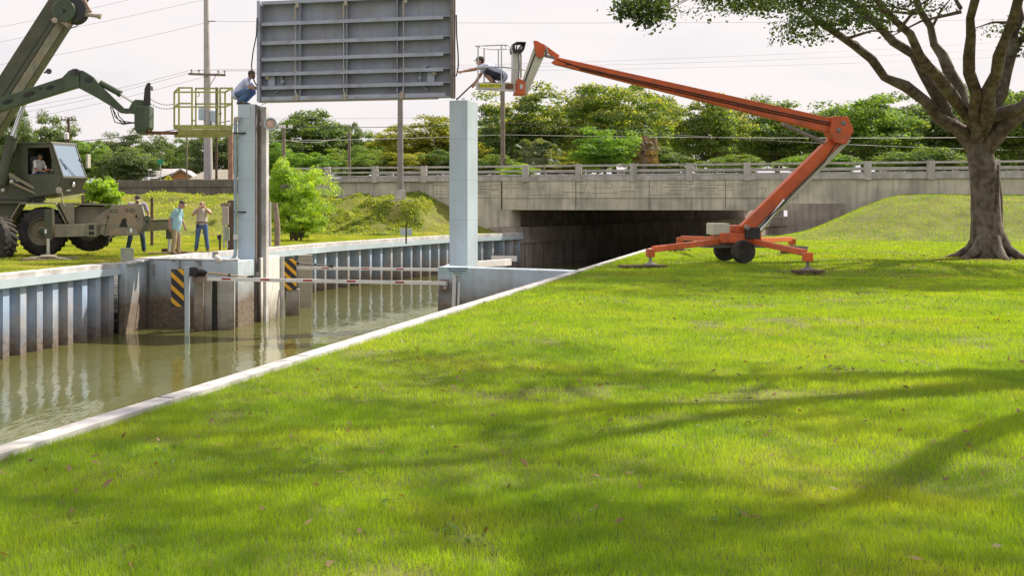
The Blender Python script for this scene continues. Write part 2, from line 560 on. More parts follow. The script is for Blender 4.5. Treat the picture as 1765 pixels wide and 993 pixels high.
LF = {}
LF['oak'] = leaf_mat('oak_leaves', (0.022, 0.050, 0.010), (0.075, 0.12, 0.026), 0.4)
LF['dark'] = leaf_mat('dark_tree_leaves', (0.055, 0.11, 0.022), (0.14, 0.21, 0.05), 0.55)
LF['grey'] = leaf_mat('grey_green_leaves', (0.06, 0.10, 0.045), (0.17, 0.22, 0.11), 0.45)
LF['mid'] = leaf_mat('mid_green_leaves', (0.075, 0.145, 0.022), (0.18, 0.26, 0.05), 0.55)
LF['bright'] = leaf_mat('bright_green_leaves', (0.075, 0.18, 0.015), (0.20, 0.34, 0.04), 0.55)
LF['yellow'] = leaf_mat('yellow_green_leaves', (0.11, 0.15, 0.014), (0.31, 0.32, 0.035), 0.52)
LF['blossom'] = leaf_mat('yellow_blossom', (0.16, 0.21, 0.035), (0.32, 0.34, 0.075), 0.52)
LF['willow'] = leaf_mat('willow_leaves', (0.17, 0.30, 0.012), (0.38, 0.52, 0.04), 0.6)
LF['palm'] = leaf_mat('palm_leaves', (0.06, 0.10, 0.03), (0.17, 0.20, 0.09), 0.35)
LF['deadpalm'] = leaf_mat('dry_palm_leaves', (0.10, 0.07, 0.035), (0.20, 0.14, 0.08), 0.3)
LF['lawn'] = leaf_mat('lawn_blades', (0.13, 0.26, 0.008), (0.33, 0.46, 0.022), 0.5, patch=[(0.45, 0.52, 0.75, (0.36, 0.37, 0.05), 0.6), (1.7, 0.52, 0.7, (0.09, 0.20, 0.012), 0.65), (6.0, 0.62, 0.78, (0.36, 0.30, 0.10), 0.5)])
LF['lawn_far'] = leaf_mat('far_lawn_blades', (0.175, 0.27, 0.018), (0.43, 0.45, 0.07), 0.45, patch=[(0.9, 0.52, 0.66, (0.10, 0.17, 0.015), 0.7), (0.55, 0.55, 0.70, (0.44, 0.37, 0.15), 0.7)])
LF['cover'] = leaf_mat('ground_cover_leaves', (0.14, 0.22, 0.018), (0.40, 0.44, 0.07), 0.5)
LF['litter'] = leaf_mat('dry_leaf_litter', (0.10, 0.055, 0.025), (0.32, 0.22, 0.10), 0.2)
# ------------------------------------------------------------------ ground: the bridge frame has u along the road, v away from the camera
BE, BN = Vector((0.951, -0.309, 0)), Vector((0.309, 0.951, 0))
BO = Vector((0, 72, 0))
def uv(x, y):
    return (x * 0.951 - (y - 72) * 0.309, x * 0.309 + (y - 72) * 0.951)
def P(u, v, z=0.0):
    return BO + BE * u + BN * v + Vector((0, 0, z))
WZ = -2.0                                         # water level
LCAP = [(-23, -14), (-15.0, 7), (-7.7, 27.4), (-5.86, 33.0), (-5.45, 35.6), (-3.9, 40.0), (-2.3, 43.6), (0.25, 50.0), (3.2, 55.6), (6.6, 61.8), (10.7, 66.7), (11.6, 68.3)]
RCAP = [(-13.0, -19), (1.9, 18.1), (12.2, 43.6), (17.6, 54.0), (25.0, 64.2)]
lu, lv = np.array([uv(*p) for p in LCAP]).T
ru, rv = np.array([uv(*p) for p in RCAP]).T
def u_left(v): return np.interp(v, lv, lu)
def u_right(v): return np.interp(v, rv, ru)
def sst(x):
    x = np.clip(x, 0, 1)
    return x * x * (3 - 2 * x)
def vnoise(x, y, s, seed=0):
    """Smooth value noise for the lie of the land."""
    r = np.random.default_rng(seed)
    g = r.random((256, 256))
    x, y = x / s, y / s
    i, j = np.floor(x).astype(int), np.floor(y).astype(int)
    fx, fy = sst(x - i), sst(y - j)
    a, b = g[i % 256, j % 256], g[(i + 1) % 256, j % 256]
    c, d = g[i % 256, (j + 1) % 256], g[(i + 1) % 256, (j + 1) % 256]
    return (a * (1 - fx) + b * fx) * (1 - fy) + (c * (1 - fx) + d * fx) * fy
def h_left(u, v):
    c = u_left(v) - u
    w = -v
    width = 6.6 + 12.0 * sst((-u - 0.5) / 5.0)
    top = 2.2
    h = top * sst((width + 0.6 - w) / (width - 0.6)) * sst((c - 0.8) / 5.5)
    bumpy = (vnoise(u + 300, v + 300, 1.1, 3) - 0.5) * 0.36 + (vnoise(u + 300, v + 300, 3.1, 4) - 0.5) * 0.3
    h = h + bumpy * np.clip(h / 0.8, 0.08, 1) * sst((c - 0.3) / 1.5) - 0.03
    k = np.exp(-(((u - 5.63) / 1.5) ** 2 + ((v + 3.22) / 1.3) ** 2) ** 2)      # the level spot under the street light
    return h * (1 - k) + 1.88 * k
def h_right(u, v):
    c = u - u_right(v)
    w = -v
    h = 2.2 * sst((10.6 - w) / 10.0) * sst((c - 0.8) / 6.0)
    return h + (vnoise(u + 300, v + 300, 2.3, 5) - 0.5) * 0.10 * sst((c - 0.3) / 2.0) - 0.03
def ground_sheet(name, side, mat):
    vv = np.concatenate([np.arange(-96, -20, 0.8), np.arange(-20, 0.01, 0.25)])
    off = np.concatenate([np.arange(0, 26, 0.4), np.array([28, 31, 35, 40, 48, 60, 80, 120, 200, 320])])
    n, m = len(vv), len(off)
    Vv = np.repeat(vv, m)
    O = np.tile(off, n)
    U = (u_left(Vv) - O) if side < 0 else (u_right(Vv) + O)
    Z = h_left(U, Vv) if side < 0 else h_right(U, Vv)
    X = BO.x + BE.x * U + BN.x * Vv
    Y = BO.y + BE.y * U + BN.y * Vv
    co = np.stack([X, Y, Z], 1)
    i, j = np.meshgrid(np.arange(n - 1), np.arange(m - 1), indexing='ij')
    a = (i * m + j).ravel()
    q = np.stack([a, a + 1, a + m + 1, a + m], 1)
    if side < 0:
        q = q[:, ::-1]
    me = bpy.data.meshes.new(name)
    me.from_pydata(co.tolist(), [], q.tolist())
    o = finish(name, me, mat, None, smooth=180)
    tag(o, kind='structure')
    return o
ground_sheet('ground', -1, M['soil'])
ground_sheet('lawn', 1, M['soil_near'])
b = MB()
b.add([(-120, -60, WZ), (160, -60, WZ), (160, 160, WZ), (-120, 160, WZ)], [(0, 1, 2, 3)])
tag(b.build('water', M['water']), kind='structure')
# land beyond the bridge, left and right of the canal, and the road on top
DECK_Z, BACK = 3.06, 62.0
b = MB()
b.add([P(-330, BACK, 2.9), P(26, BACK, 2.9), P(60, BACK + 150, 2.9), P(60, 700, 2.9), P(-330, 700, 2.9)], [(0, 1, 2, 3, 4)])
b.add([P(45, BACK, 2.9), P(330, BACK, 2.9), P(330, 700, 2.9), P(60.05, 700, 2.9), P(60.05, BACK + 150, 2.9)], [(0, 1, 2, 3, 4)])
tag(b.build('far_ground', M['soil']), kind='structure')

# ------------------------------------------------------------------ bridge
UL, UR = 11.35, 26.6                              # the opening between the abutments
root = thing('road_bridge', P(16, 0, 1.36), 'weathered grey concrete road bridge with post and rail parapet over the canal', 'bridge')
b = MB()
def ubox(b, u0, u1, v0, v1, z0, z1):
    return b.hexa([P(u0, v0, z0), P(u1, v0, z0), P(u1, v1, z0), P(u0, v1, z0), P(u0, v0, z1), P(u1, v0, z1), P(u1, v1, z1), P(u0, v1, z1)])
ubox(b, UL - 0.4, UR + 0.6, 0.45, BACK, 1.75, DECK_Z)
b.build('deck', M['abut'], root)
b = MB()
ubox(b, UL - 0.35, UR + 0.6, 0.0, 0.44, 1.36, 2.06)
b.build('edge_beam', M['conc'], root, bevel=0.015)
b = MB()
ubox(b, UL - 0.35, UR + 0.6, -0.05, 0.44, 2.062, DECK_Z)
b.cur = 1
# shallow mock-stone joints scored in the fascia and the wing wall
rs = random.Random(5)
def joints(b, u0, u1, z0, z1, v, n):
    rows = 5
    for r in range(1, rows):
        z = z0 + (z1 - z0) * r / rows
        u = u0
        while u < u1:
            l = rs.uniform(0.3, 1.5)
            zz = z + rs.uniform(-0.07, 0.07)
            if rs.random() < 0.62:
                b.bar(P(u, v, zz), P(min(u + l, u1), v, zz + rs.uniform(-0.03, 0.03)), 0.006, rs.uniform(0.012, 0.03))
            if rs.random() < 0.6 and u + l < u1:
                b.bar(P(u + l, v, zz - 0.01), P(u + l, v, zz + (z1 - z0) / rows * rs.choice([1, 1, -1])), 0.006, rs.uniform(0.012, 0.026), up=(0.95, -0.3, 0))
            u += l + rs.uniform(0.05, 0.5)
joints(b, UL - 0.3, UR + 0.5, 2.10, DECK_Z - 0.05, -0.052, 5)
for u in (UL - 0.33, 15.3, 19.4, 23.5):
    b.bar(P(u, -0.053, 1.40), P(u, -0.053, DECK_Z), 0.008, 0.035, up=(0.95, -0.3, 0))
b.build('fascia', [M['conc'], M['crack']], root)
# wing walls
b = MB()
ubox(b, 6.9, UL - 0.4, -0.012, 0.4, -0.6, DECK_Z)
b.build('wing_wall', M['conc'], root, bevel=0.015)
b = MB()
joints(b, 6.95, UL - 0.45, 2.10, DECK_Z - 0.05, -0.014, 5)
b.bar(P(6.9, -0.014, 2.06), P(UL - 0.4, -0.014, 2.06), 0.008, 0.03)
b.build('wing_wall_joints', M['crack'], root)
b = MB()
ubox(b, UR + 0.62, 60, 0.0, 0.4, -0.6, DECK_Z)
b.build('wing_wall', M['conc'], root, bevel=0.015)
b = MB()
ubox(b, -2.3, 6.88, 0.06, 0.4, 0.2, DECK_Z - 0.03)
b.build('approach_wall', M['conc'], root, bevel=0.015)
# road surface over the whole length
b = MB()
ubox(b, -140, 140, 0.42, 12.0, 2.95, DECK_Z + 0.03)
b.build('roadway', M['asphalt'], root)
# parapet
b = MB()
ubox(b, -2.3, 62, -0.10, 0.30, DECK_Z + 0.002, DECK_Z + 0.26)
b.build('kerb', M['conc_rail'], root, bevel=0.01)
for z0, z1 in ((3.36, 3.45), (3.60, 3.70), (3.88, 3.99)):
    b = MB()
    ubox(b, -2.2, 62, 0.02, 0.14, z0, z1)
    b.build('rail', M['conc_rail'], root, bevel=0.008)
k = 0
for i in range(22):
    u = 0.15 + i * 3.06 - 0.0
    b = MB()
    ubox(b, u - 0.17, u + 0.17, -0.14, 0.26, DECK_Z - 0.05, 4.02)
    b.build('rail_post', M['conc_rail'], root, bevel=0.012)
# far parapet
b = MB()
ubox(b, 0, 140, 11.7, 12.0, DECK_Z + 0.04, DECK_Z + 0.4)
for i in range(25):
    ubox(b, 1 + i * 4, 1.3 + i * 4, 11.72, 11.98, DECK_Z + 0.41, 3.95)
for z0, z1 in ((3.6, 3.68), (3.85, 3.94)):
    ubox(b, 0, 100, 11.66, 11.70, z0, z1)
b.build('far_parapet', M['conc_rail'], root)
# abutments: the canal bends towards the right under the road
def QD(s, off, z):
    d = Vector((0.56, 0.8285, 0))
    nrm = Vector((0.8285, -0.56, 0))
    return Vector((11.35, 68.35, 0)) + d * s + nrm * off + Vector((0, 0, z))
b = MB()
def qbox(b, s0, s1, o0, o1, z0, z1):
    return b.hexa([QD(s0, o0, z0), QD(s0, o1, z0), QD(s1, o1, z0), QD(s1, o0, z0), QD(s0, o0, z1), QD(s0, o1, z1), QD(s1, o1, z1), QD(s1, o0, z1)])
qbox(b, 0.1, 72, -2.5, -1.0, -0.5, 1.745)
b.build('abutment_wall', M['abut'], root)
b = MB()
qbox(b, -0.45, 1.2, -1.0, -0.35, 0.36, 1.35)
b.build('bearing_block', M['conc'], root, bevel=0.02)
b = MB()
qbox(b, -0.6, 72, -1.6, 0.12, -0.62, 0.35)
b.build('abutment_ledge', M['abut'], root, bevel=0.02)
b = MB()
qbox(b, -0.5, 72, -1.5, 0.0, WZ - 0.6, -0.625)
b.cur = 1
for i in range(22):
    s = 0.8 + i * 1.55 + rs.uniform(-0.2, 0.2)
    b.bar(QD(s, 0.012, WZ), QD(s, 0.012, -0.63), 0.02, 0.06, up=(0.56, 0.8285, 0))
b.build('abutment_base', [M['abut'], M['conc_dark']], root)
b = MB()
b.hexa([P(UR + 0.1, -0.2, WZ - 0.6), P(UR + 3, -0.2, WZ - 0.6), P(UR + 9, BACK, WZ - 0.6), P(UR + 6, BACK, WZ - 0.6), P(UR + 0.1, -0.2, 1.74), P(UR + 3, -0.2, 1.74), P(UR + 9, BACK, 1.74), P(UR + 6, BACK, 1.74)])
b.build('far_abutment', M['abut'], root)

# mildewed approach wall on the left of the bridge
root = thing('approach_retaining_wall', P(-15, 0, 2.2), 'low mildewed dark concrete wall along the road behind the crane and the workmen', 'wall')
b = MB()
ubox(b, -90, -2.32, 0.0, 0.35, 1.2, 2.80)
b.build('wall_base', M['conc_dark'], root, bevel=0.015)
b = MB()
ubox(b, -90, -2.32, -0.06, 0.40, 2.802, 3.27)
b.build('wall_coping', M['conc_dark'], root, bevel=0.02)

# ------------------------------------------------------------------ seawalls of steel sheet piling
def poly_len(pts):
    return [0] + list(np.cumsum([(Vector(pts[i + 1]) - Vector(pts[i])).length for i in range(len(pts) - 1)]))
def sheet_wall(b, pts, period, side, z0=WZ - 0.9, z1=-0.16, dep=0.34, fl=0.30):
    """Trapezoid corrugated steel along the line pts; side=+1: the canal lies on the right of the line."""
    L = poly_len(pts)
    def on(s):
        x = np.interp(s, L, [p[0] for p in pts])
        y = np.interp(s, L, [p[1] for p in pts])
        i = min(max(int(np.searchsorted(L, s)) - 1, 0), len(pts) - 2)
        t = (Vector(pts[i + 1]) - Vector(pts[i])).normalized()
        return Vector((x, y, 0)), Vector((t.y, -t.x, 0)) * side
    s, prof = 0.0, []
    while s < L[-1]:
        for f, o in ((0, 0.0), (fl, 0.0), (fl + 0.12, -dep), (0.86, -dep), (1.0, 0.0)):
            if s + f * period <= L[-1]:
                p, n = on(s + f * period)
                q = p + n * (o - 0.06)
                if not prof or (prof[-1] - q).length > 1e-4:
                    prof.append(q)
        s += period
    k = len(prof)
    b.add([p + Vector((0, 0, z0)) for p in prof] + [p + Vector((0, 0, z1)) for p in prof], [(i, i + 1, k + i + 1, k + i) for i in range(k - 1)])
def cap_strip(b, pts, w_out, w_in, z0, z1, side):
    n = len(pts)
    vs = []
    for i, p in enumerate(pts):
        a, c = Vector(pts[max(i - 1, 0)]), Vector(pts[min(i + 1, n - 1)])
        t = (c - a).normalized()
        nr = Vector((t.y, -t.x)) * side
        for o, z in ((w_out, z0), (w_out, z1), (-w_in, z1), (-w_in, z0)):
            vs.append((p[0] + nr.x * o, p[1] + nr.y * o, z))
    fs = [(3, 2, 1, 0)]
    for i in range(n - 1):
        for j in range(4):
            fs.append((i * 4 + j, i * 4 + (j + 1) % 4, (i + 1) * 4 + (j + 1) % 4, (i + 1) * 4 + j))
    fs.append(tuple((n - 1) * 4 + j for j in range(4)))
    b.add(vs, fs)
def cap_joints(b, pts, w_out, w_in, z, side, step=3.0):
    L = poly_len(pts)
    s = 1.3
    while s < L[-1]:
        p = Vector((np.interp(s, L, [q[0] for q in pts]), np.interp(s, L, [q[1] for q in pts]), 0))
        q = Vector((np.interp(s + .05, L, [q[0] for q in pts]), np.interp(s + .05, L, [q[1] for q in pts]), 0))
        t = (q - p).normalized()
        n = Vector((t.y, -t.x, 0)) * side
        b.bar(p + n * (w_out + 0.004) + ZUP * (z - 0.03), p - n * (w_in - 0.01) + ZUP * (z - 0.03), 0.014, 0.07)
        s += step
ZUP = Vector((0, 0, 1))
near_l = [p for p in LCAP if p[1] <= 33.0]
far_l = [p for p in LCAP if p[1] >= 35.6]
root = thing('near_seawall', Vector((-8, 26, 0)), 'pale blue sheet pile seawall in front of the crane, with concrete cap', 'seawall')
b = MB()
sheet_wall(b, near_l, 0.74, 1, dep=0.50, fl=0.36)
b.build('sheet_piling', M['sheet'], root)
b = MB()
cap_strip(b, near_l, 0.02, 0.40, -0.10, 0.03, 1)
b.cur = 1
cap_joints(b, near_l, 0.02, 0.40, 0.03, 1)
b.build('cap', [M['cap'], M['conc_dark']], root, bevel=0.004)
b = MB()
cap_strip(b, near_l, 0.07, 0.02, -0.30, -0.103, 1)
b.build('waler_beam', M['paint_blue'], root)
root = thing('far_seawall', Vector((2, 53, 0)), 'curving pale blue sheet pile seawall between the two gate posts, below the grassy mound', 'seawall')
b = MB()
sheet_wall(b, far_l, 1.15, 1, dep=0.80, fl=0.17)
b.build('sheet_piling', M['sheet'], root)
b = MB()
cap_strip(b, far_l, 0.06, 0.42, -0.12, 0.04, 1)
b.cur = 1
cap_joints(b, far_l, 0.06, 0.42, 0.04, 1)
b.build('cap', [M['cap'], M['conc_dark']], root, bevel=0.004)
b = MB()
cap_strip(b, far_l, 0.09, 0.02, -0.34, -0.123, 1)
b.build('waler_beam', M['paint_blue'], root)
root = thing('lawn_seawall', Vector((6, 28, 0)), 'narrow pale concrete seawall kerb along the bright near lawn', 'seawall')
b = MB()
cap_strip(b, RCAP, 0.13, 0.05, -0.16, 0.02, -1)
b.cur = 1
cap_joints(b, RCAP, 0.13, 0.05, 0.02, -1)
b.build('cap', [M['cap'], M['conc_dark']], root, bevel=0.004)
b = MB()
sheet_wall(b, [(p[0] - 0.08, p[1] + 0.03) for p in RCAP][::-1], 1.0, 1)
b.build('sheet_piling', M['sheet'], root)

# ------------------------------------------------------------------ concrete gate abutment: recess walls, slab
A, Bp, C, D1, D2 = (-5.86, 33.0), (-5.66, 32.9), (-5.42, 35.35), (-2.62, 34.9), (-2.02, 36.9)
root = thing('gate_abutment', Vector((-4, 35.4, 0)), 'stained pale blue concrete recess wall under the left gate post, brown at the waterline', 'concrete wall')
b = MB()
def lowprism(b, foot, top):
    b.prism([(x, y, WZ - 0.8) for x, y in foot], (0, 0, top - WZ + 0.8))
lowprism(b, [A, Bp, C, (C[0] - 0.02, C[1] + 0.36), (-5.9, 35.5), (-6.1, 34.2)], -0.02)
lowprism(b, [C, D1, (-2.56, 35.25), (C[0] + 0.03, C[1] + 0.355)], -0.021)
lowprism(b, [D1, D2, (-2.15, 37.6), (-3.0, 37.7), (-2.97, 35.32), (-2.555, 35.255)], -0.022)
lowprism(b, [(-5.3, 35.8), (-3.05, 35.4), (-3.05, 37.9), (-2.2, 42.6), (-3.75, 39.7)], -0.5)
b.build('wall', M['wall_blue'], root, bevel=0.015)
b = MB()
for x0, y0, x1, y1 in ((A[0], A[1], Bp[0], Bp[1]), (Bp[0], Bp[1], C[0], C[1]), (C[0], C[1], D1[0], D1[1])):
    b.bar((x0, y0 + 0.16, 0.015), (x1 + 0.02, y1 + 0.16, 0.015), 0.30, 0.06)
b.build('coping', M['cap'], root, bevel=0.008)
b = MB()
for px, y0, y1 in ((265, 456, 476), (310, 449, 464), (345, 448, 459)):
    t = (px - 256) / (412 - 256)
    d = 35.35 * (1 - t) + 34.9 * t - 0.05
    b = MB()
    b.prism([at(px - 1.3, y0, d), at(px + 1.3, y0, d), at(px + 1.3, y1, d), at(px - 1.3, y1, d)], (0, 0.06, 0))
    b.build('slot_bracket', M['steel'], root)
b = MB()
b.bar(at(256.5, 456, 35.28), at(256.5, 560, 35.28), 0.02, 0.02, up=(0, 1, 0))
b.build('corner_joint', M['conc_dark'], root)
# pipe rail on top
root = thing('pipe_rail', at(220, 450, 34.9), 'long low grey pipe clamped along the top of the recess wall', 'pipe')
b = MB()
b.tube([at(220, 446.5, 35.1), at(300, 447, 34.9), at(383, 448.5, 34.7)], 0.035, 8)
b.build('pipe', M['galv'], root, smooth=60)
for px in (222, 261, 300, 340, 378):
    b = MB()
    b.bar(at(px, 446, 35.0), at(px, 451.5, 35.0), 0.09, 0.12, up=(0, 1, 0))
    b.build('clamp', M['steel'], root)
b = MB()
b.lathe(at(376, 447.5, 34.6), (0, -1, 0), [(-0.05, 0.10), (0.0, 0.115), (0.10, 0.10), (0.14, 0.05)], 14)
b.build('junction_cover', M['grey_paint'], root, smooth=50)
# utility box on the bank
root = thing('utility_box', at(218, 450, 33.9), 'square grey green utility box at the edge of the lawn above the recess wall', 'utility box')
b = MB()
b.box((at(218, 439.5, 34.0)) + Vector((0, 0.12, 0)), (0.345, 0.25, 0.36))
b.build('body', M['box_green'], root, bevel=0.012)
b = MB()
b.box(at(218, 428.8, 34.0) + Vector((0, 0.12, 0)), (0.37, 0.28, 0.025))
b.build('lid', M['box_green'], root, bevel=0.005)

# ------------------------------------------------------------------ gate posts
G = Vector((0.970, -0.243, 0))
GN = Vector((-0.243, -0.970, 0))
ZAX = Vector((0, 0, 1))
def gbox(b, o, a0, a1, n0, n1, z0, z1):
    """Box in the gate's own directions from origin o: a along the gate, n towards the camera side."""
    p = lambda a, n, z: Vector((o.x, o.y, 0)) + G * a + GN * n + Vector((0, 0, z))
    return b.hexa([p(a0, n1, z0), p(a1, n1, z0), p(a1, n0, z0), p(a0, n0, z0), p(a0, n1, z1), p(a1, n1, z1), p(a1, n0, z1), p(a0, n0, z1)])
PL = at(410, 0, 36.45)
PL.z = 0
root = thing('gate_post', Vector((PL.x, PL.y, -0.02)), 'pale blue concrete gate post with steel guide channel and conduit, a man crouching on top', 'gate post')
b = MB()
gbox(b, PL, 0.0, 0.57, -0.62, 0.0, -0.02, 4.84)
b.cur = 1
for z in (1.22, 2.44, 3.66):
    gbox(b, PL, 0.01, 0.56, -0.61, 0.0025, z - 0.006, z + 0.006)
for z in (0.6, 1.8, 3.05, 4.2):
    for a in (0.14, 0.43):
        gbox(b, PL, a - 0.014, a + 0.014, -0.1, 0.003, z - 0.014, z + 0.014)
b.build('column', [M['paint_blue'], M['conduit']], root, bevel=0.012)
b = MB()
gbox(b, PL, 0.572, 0.60, -0.14, 0.02, WZ - 0.5, 4.80)
gbox(b, PL, 0.60, 0.66, -0.30, -0.22, WZ - 0.5, 4.80)
b.build('guide_slot', M['gate_edge'], root)
b = MB()
gbox(b, PL, 0.572, 0.83, -0.62, -0.33, WZ - 0.5, 4.78)
b.build('guide_channel', M['cap'], root, bevel=0.01)
b = MB()
b.tube([at(396, 449, 35.9), at(402, 446, 36.0), at(405, 440, 36.15), at(406, 430, 36.3), at(405.8, 204, 36.35)], 0.06, 10)
b.build('conduit', M['conduit'], root, smooth=60)
for py in (229.5, 365.5):
    b = MB()
    b.bar(at(402, py, 36.28), at(424, py, 36.40), 0.05, 0.045)
    b.build('conduit_strap', M['black'], root)
b = MB()
b.box(at(408.5, 205, 36.35), (0.16, 0.14, 0.14))
b.build('conduit_head', M['beige'], root, bevel=0.01)
b = MB()
b.box(at(407.0, 409, 36.25), (0.17, 0.12, 0.16))
b.build('junction_box', M['grey_paint'], root, bevel=0.01)
b = MB()
b.tube([at(409, 214, 36.2), at(411, 226, 36.25), at(418, 227, 36.4), at(428, 220, 36.3), at(436, 196, 36.2), at(437, 183, 36.2)], 0.008, 5)
b.tube([at(448, 187, 36.1), at(452, 180, 36.1), at(462, 176, 36.1)], 0.012, 5)
b.build('loose_wire', M['grey_paint'], root)
b = MB()
gbox(b, PL, 0.02, 0.42, 0.0, 0.02, 4.41, 4.415)
gbox(b, PL, 0.417, 0.42, 0.0, 0.02, 4.41, 4.82)
b.build('cover_seam', M['grey_paint'], root)
# lamp on the post
root2 = root
lampc = at(466.5, 213.5, 36.2)
root = thing('round_lamp', lampc, 'round grey signal lamp with reddish lens bolted beside the top of the gate post', 'lamp')
b = MB()
b.lathe(lampc + Vector((0, 0.12, 0)), (0, -1, 0), [(-0.05, 0.12), (0.0, 0.19), (0.16, 0.21), (0.19, 0.205), (0.19, 0.165), (0.13, 0.16)], 24)
b.build('housing', M['paint_blue'], root, smooth=45)
b = MB()
b.lathe(lampc + Vector((0, -0.012, 0)), (0, -1, 0), [(0.0, 0.155), (0.02, 0.12), (0.035, 0.02)], 20)
b.build('lens', M['lens'], root, smooth=60)
b = MB()
b.bar(lampc + Vector((-0.34, 0.2, 0.02)), lampc + Vector((-0.1, 0.12, 0)), 0.10, 0.10)
b.build('bracket', M['steel'], root)

PR = at(774.5, 0, 34.9)
PR.z = 0
root = thing('gate_post', Vector((PR.x, PR.y, -0.2)), 'plain pale blue concrete gate post with bare anchor bolts on its top', 'gate post')
b = MB()
G, GN = Vector((0.905, -0.425, 0)), Vector((-0.425, -0.905, 0))
gbox(b, PR, 0.0, 0.57, -1.0, 0.0, -0.2, 4.82)
b.cur = 1
for z in (1.22, 2.44, 3.66):
    gbox(b, PR, 0.01, 0.5725, -0.99, 0.0025, z - 0.006, z + 0.006)
for z in (0.6, 1.8, 3.05, 4.2):
    for a in (0.14, 0.43):
        gbox(b, PR, a - 0.014, a + 0.014, -0.1, 0.003, z - 0.014, z + 0.014)
b.build('column', [M['paint_blue'], M['conduit']], root, bevel=0.012)
for a, n in ((0.2, -0.1), (0.3, -0.3), (0.42, -0.12)):
    b = MB()
    p = Vector((PR.x, PR.y, 0)) + G * a + GN * n
    b.tube([p + ZAX * 4.80, p + ZAX * 4.91], 0.012, 6)
    b.build('anchor_bolt', M['rust'], root)
G, GN = Vector((0.970, -0.243, 0)), Vector((-0.243, -0.970, 0))
# right wing wall with base block
root = thing('wing_wall', Vector((6, 33, -0.2)), 'smooth pale blue concrete wing wall running from the bare gate post to the lawn', 'concrete wall')
b = MB()
w0, w1 = Vector((3.62, 34.35, 0)), Vector((7.3, 31.9, 0))
b.prism([(3.3, 33.95, WZ - .8), (6.95, 31.6, WZ - .8), (7.3, 32.1, WZ - .8), (3.66, 34.55, WZ - .8)], (0, 0, 0.8 - WZ - 0.13))
b.build('wall', M['wall_blue'], root, bevel=0.02)
b = MB()
gbox(b, PR, -0.32, 0.62, -2.4, 0.15, WZ - 0.8, -0.21)
b.build('base_block', M['wall_blue'], root, bevel=0.02)
b = MB()
b.prism([at(812, 461, 35.6), at(870, 459, 37.2), at(870, 447, 37.2), at(812, 451, 35.6)], (0.3, 0.5, 0))
b.build('return_wall', M['white'], root, bevel=0.01)

# ------------------------------------------------------------------ lifted gate panel
GL = at(443.5, 0, 36.3)
GL.z = 0
GW = 6.12
def gz(py, frac=0.0):
    d = 36.3 - 0.243 * GW * frac
    return EYE + (CY - py) / F * d
Z0, Z1 = gz(174.5), gz(2.0)
root = thing('canal_gate', Vector((GL.x, GL.y, Z0)), 'big dark grey steel gate panel with horizontal ribs, held up between the posts', 'gate panel')
b = MB()
gbox(b, GL, 0.05, GW - 0.05, -0.30, -0.28, Z0, Z1)
b.build('skin_plate', M['gate'], root)
zr = [gz(y) for y in (151.5, 128, 102.5, 74.5, 41.5)]
for z in zr:
    b = MB()
    gbox(b, GL, 0.13, GW - 0.27, -0.03, 0.0, z - 0.055, z + 0.055)
    gbox(b, GL, 0.13, GW - 0.06, -0.278, -0.031, z + 0.02, z + 0.045)
    b.build('rib', M['gate_flange'], root)
for z0_, z1_ in ((Z0 + 0.015, Z0 + 0.14), (Z1 - 0.10, Z1)):
    b = MB()
    gbox(b, GL, 0.13, GW - 0.20, -0.02, 0.0, z0_, z1_)
    gbox(b, GL, 0.13, GW - 0.06, -0.278, -0.021, z0_, z0_ + 0.03)
    b.build('edge_rib', M['gate_flange'], root)
b = MB()
gbox(b, GL, 0.10, GW - 0.45, -0.24, -0.05, Z0 - 0.035, Z0 + 0.012)
b.build('bottom_seal', M['beige'], root)
for fr in (0.225, 0.468, 0.725):
    a = fr * GW
    b = MB()
    zz = [Z0 + 0.145] + [z for z in zr] + [Z1 - 0.105]
    lo = Z0 + 0.145
    for z in zr + [None]:
        hi = (z - 0.058) if z is not None else Z1 - 0.105
        gbox(b, GL, a - 0.012, a + 0.012, -0.277, -0.032, lo, hi)
        lo = (z + 0.058) if z is not None else hi
    b.build('stiffener', M['gate'], root)
for fr, s in ((0.20, -1), (0.452, -1), (0.757, 1)):
    a = fr * GW
    p = lambda z, n=-0.02: Vector((GL.x, GL.y, 0)) + G * a + GN * n + ZAX * z
    b = MB()
    b.tube([p(Z1 - 0.22), p(Z0 + 0.22)], 0.011, 6)
    b.tube([p(Z0 + 0.36), p(Z0 + 0.12) + G * (-0.05 * s)], 0.014, 6)
    r_ = b.build('lift_rod', M['galv'], root)
    b = MB()
    b.tube([p(Z1 - 0.62), p(Z1 - 0.18)], 0.028, 8)
    b.build('cylinder', M['beige'], r_, smooth=50)
    b = MB()
    b.box(p(Z1 - 0.16) + G * 0.06, (0.10, 0.08, 0.16))
    b.build('hoist_lug', M['beige'], r_)
    b = MB()
    b.box(p(zr[1] + 0.06), (0.17, 0.07, 0.03))
    b.build('rod_guide', M['beige'], r_)
    b = MB()
    b.box(p(Z0 + 0.09) - G * 0.05 * s + GN * 0.04, (0.09, 0.07, 0.20))
    b.box(p(Z0 + 0.12) - G * 0.05 * s + GN * 0.04, (0.20, 0.06, 0.05))
    b.build('latch', M['beige'], r_)
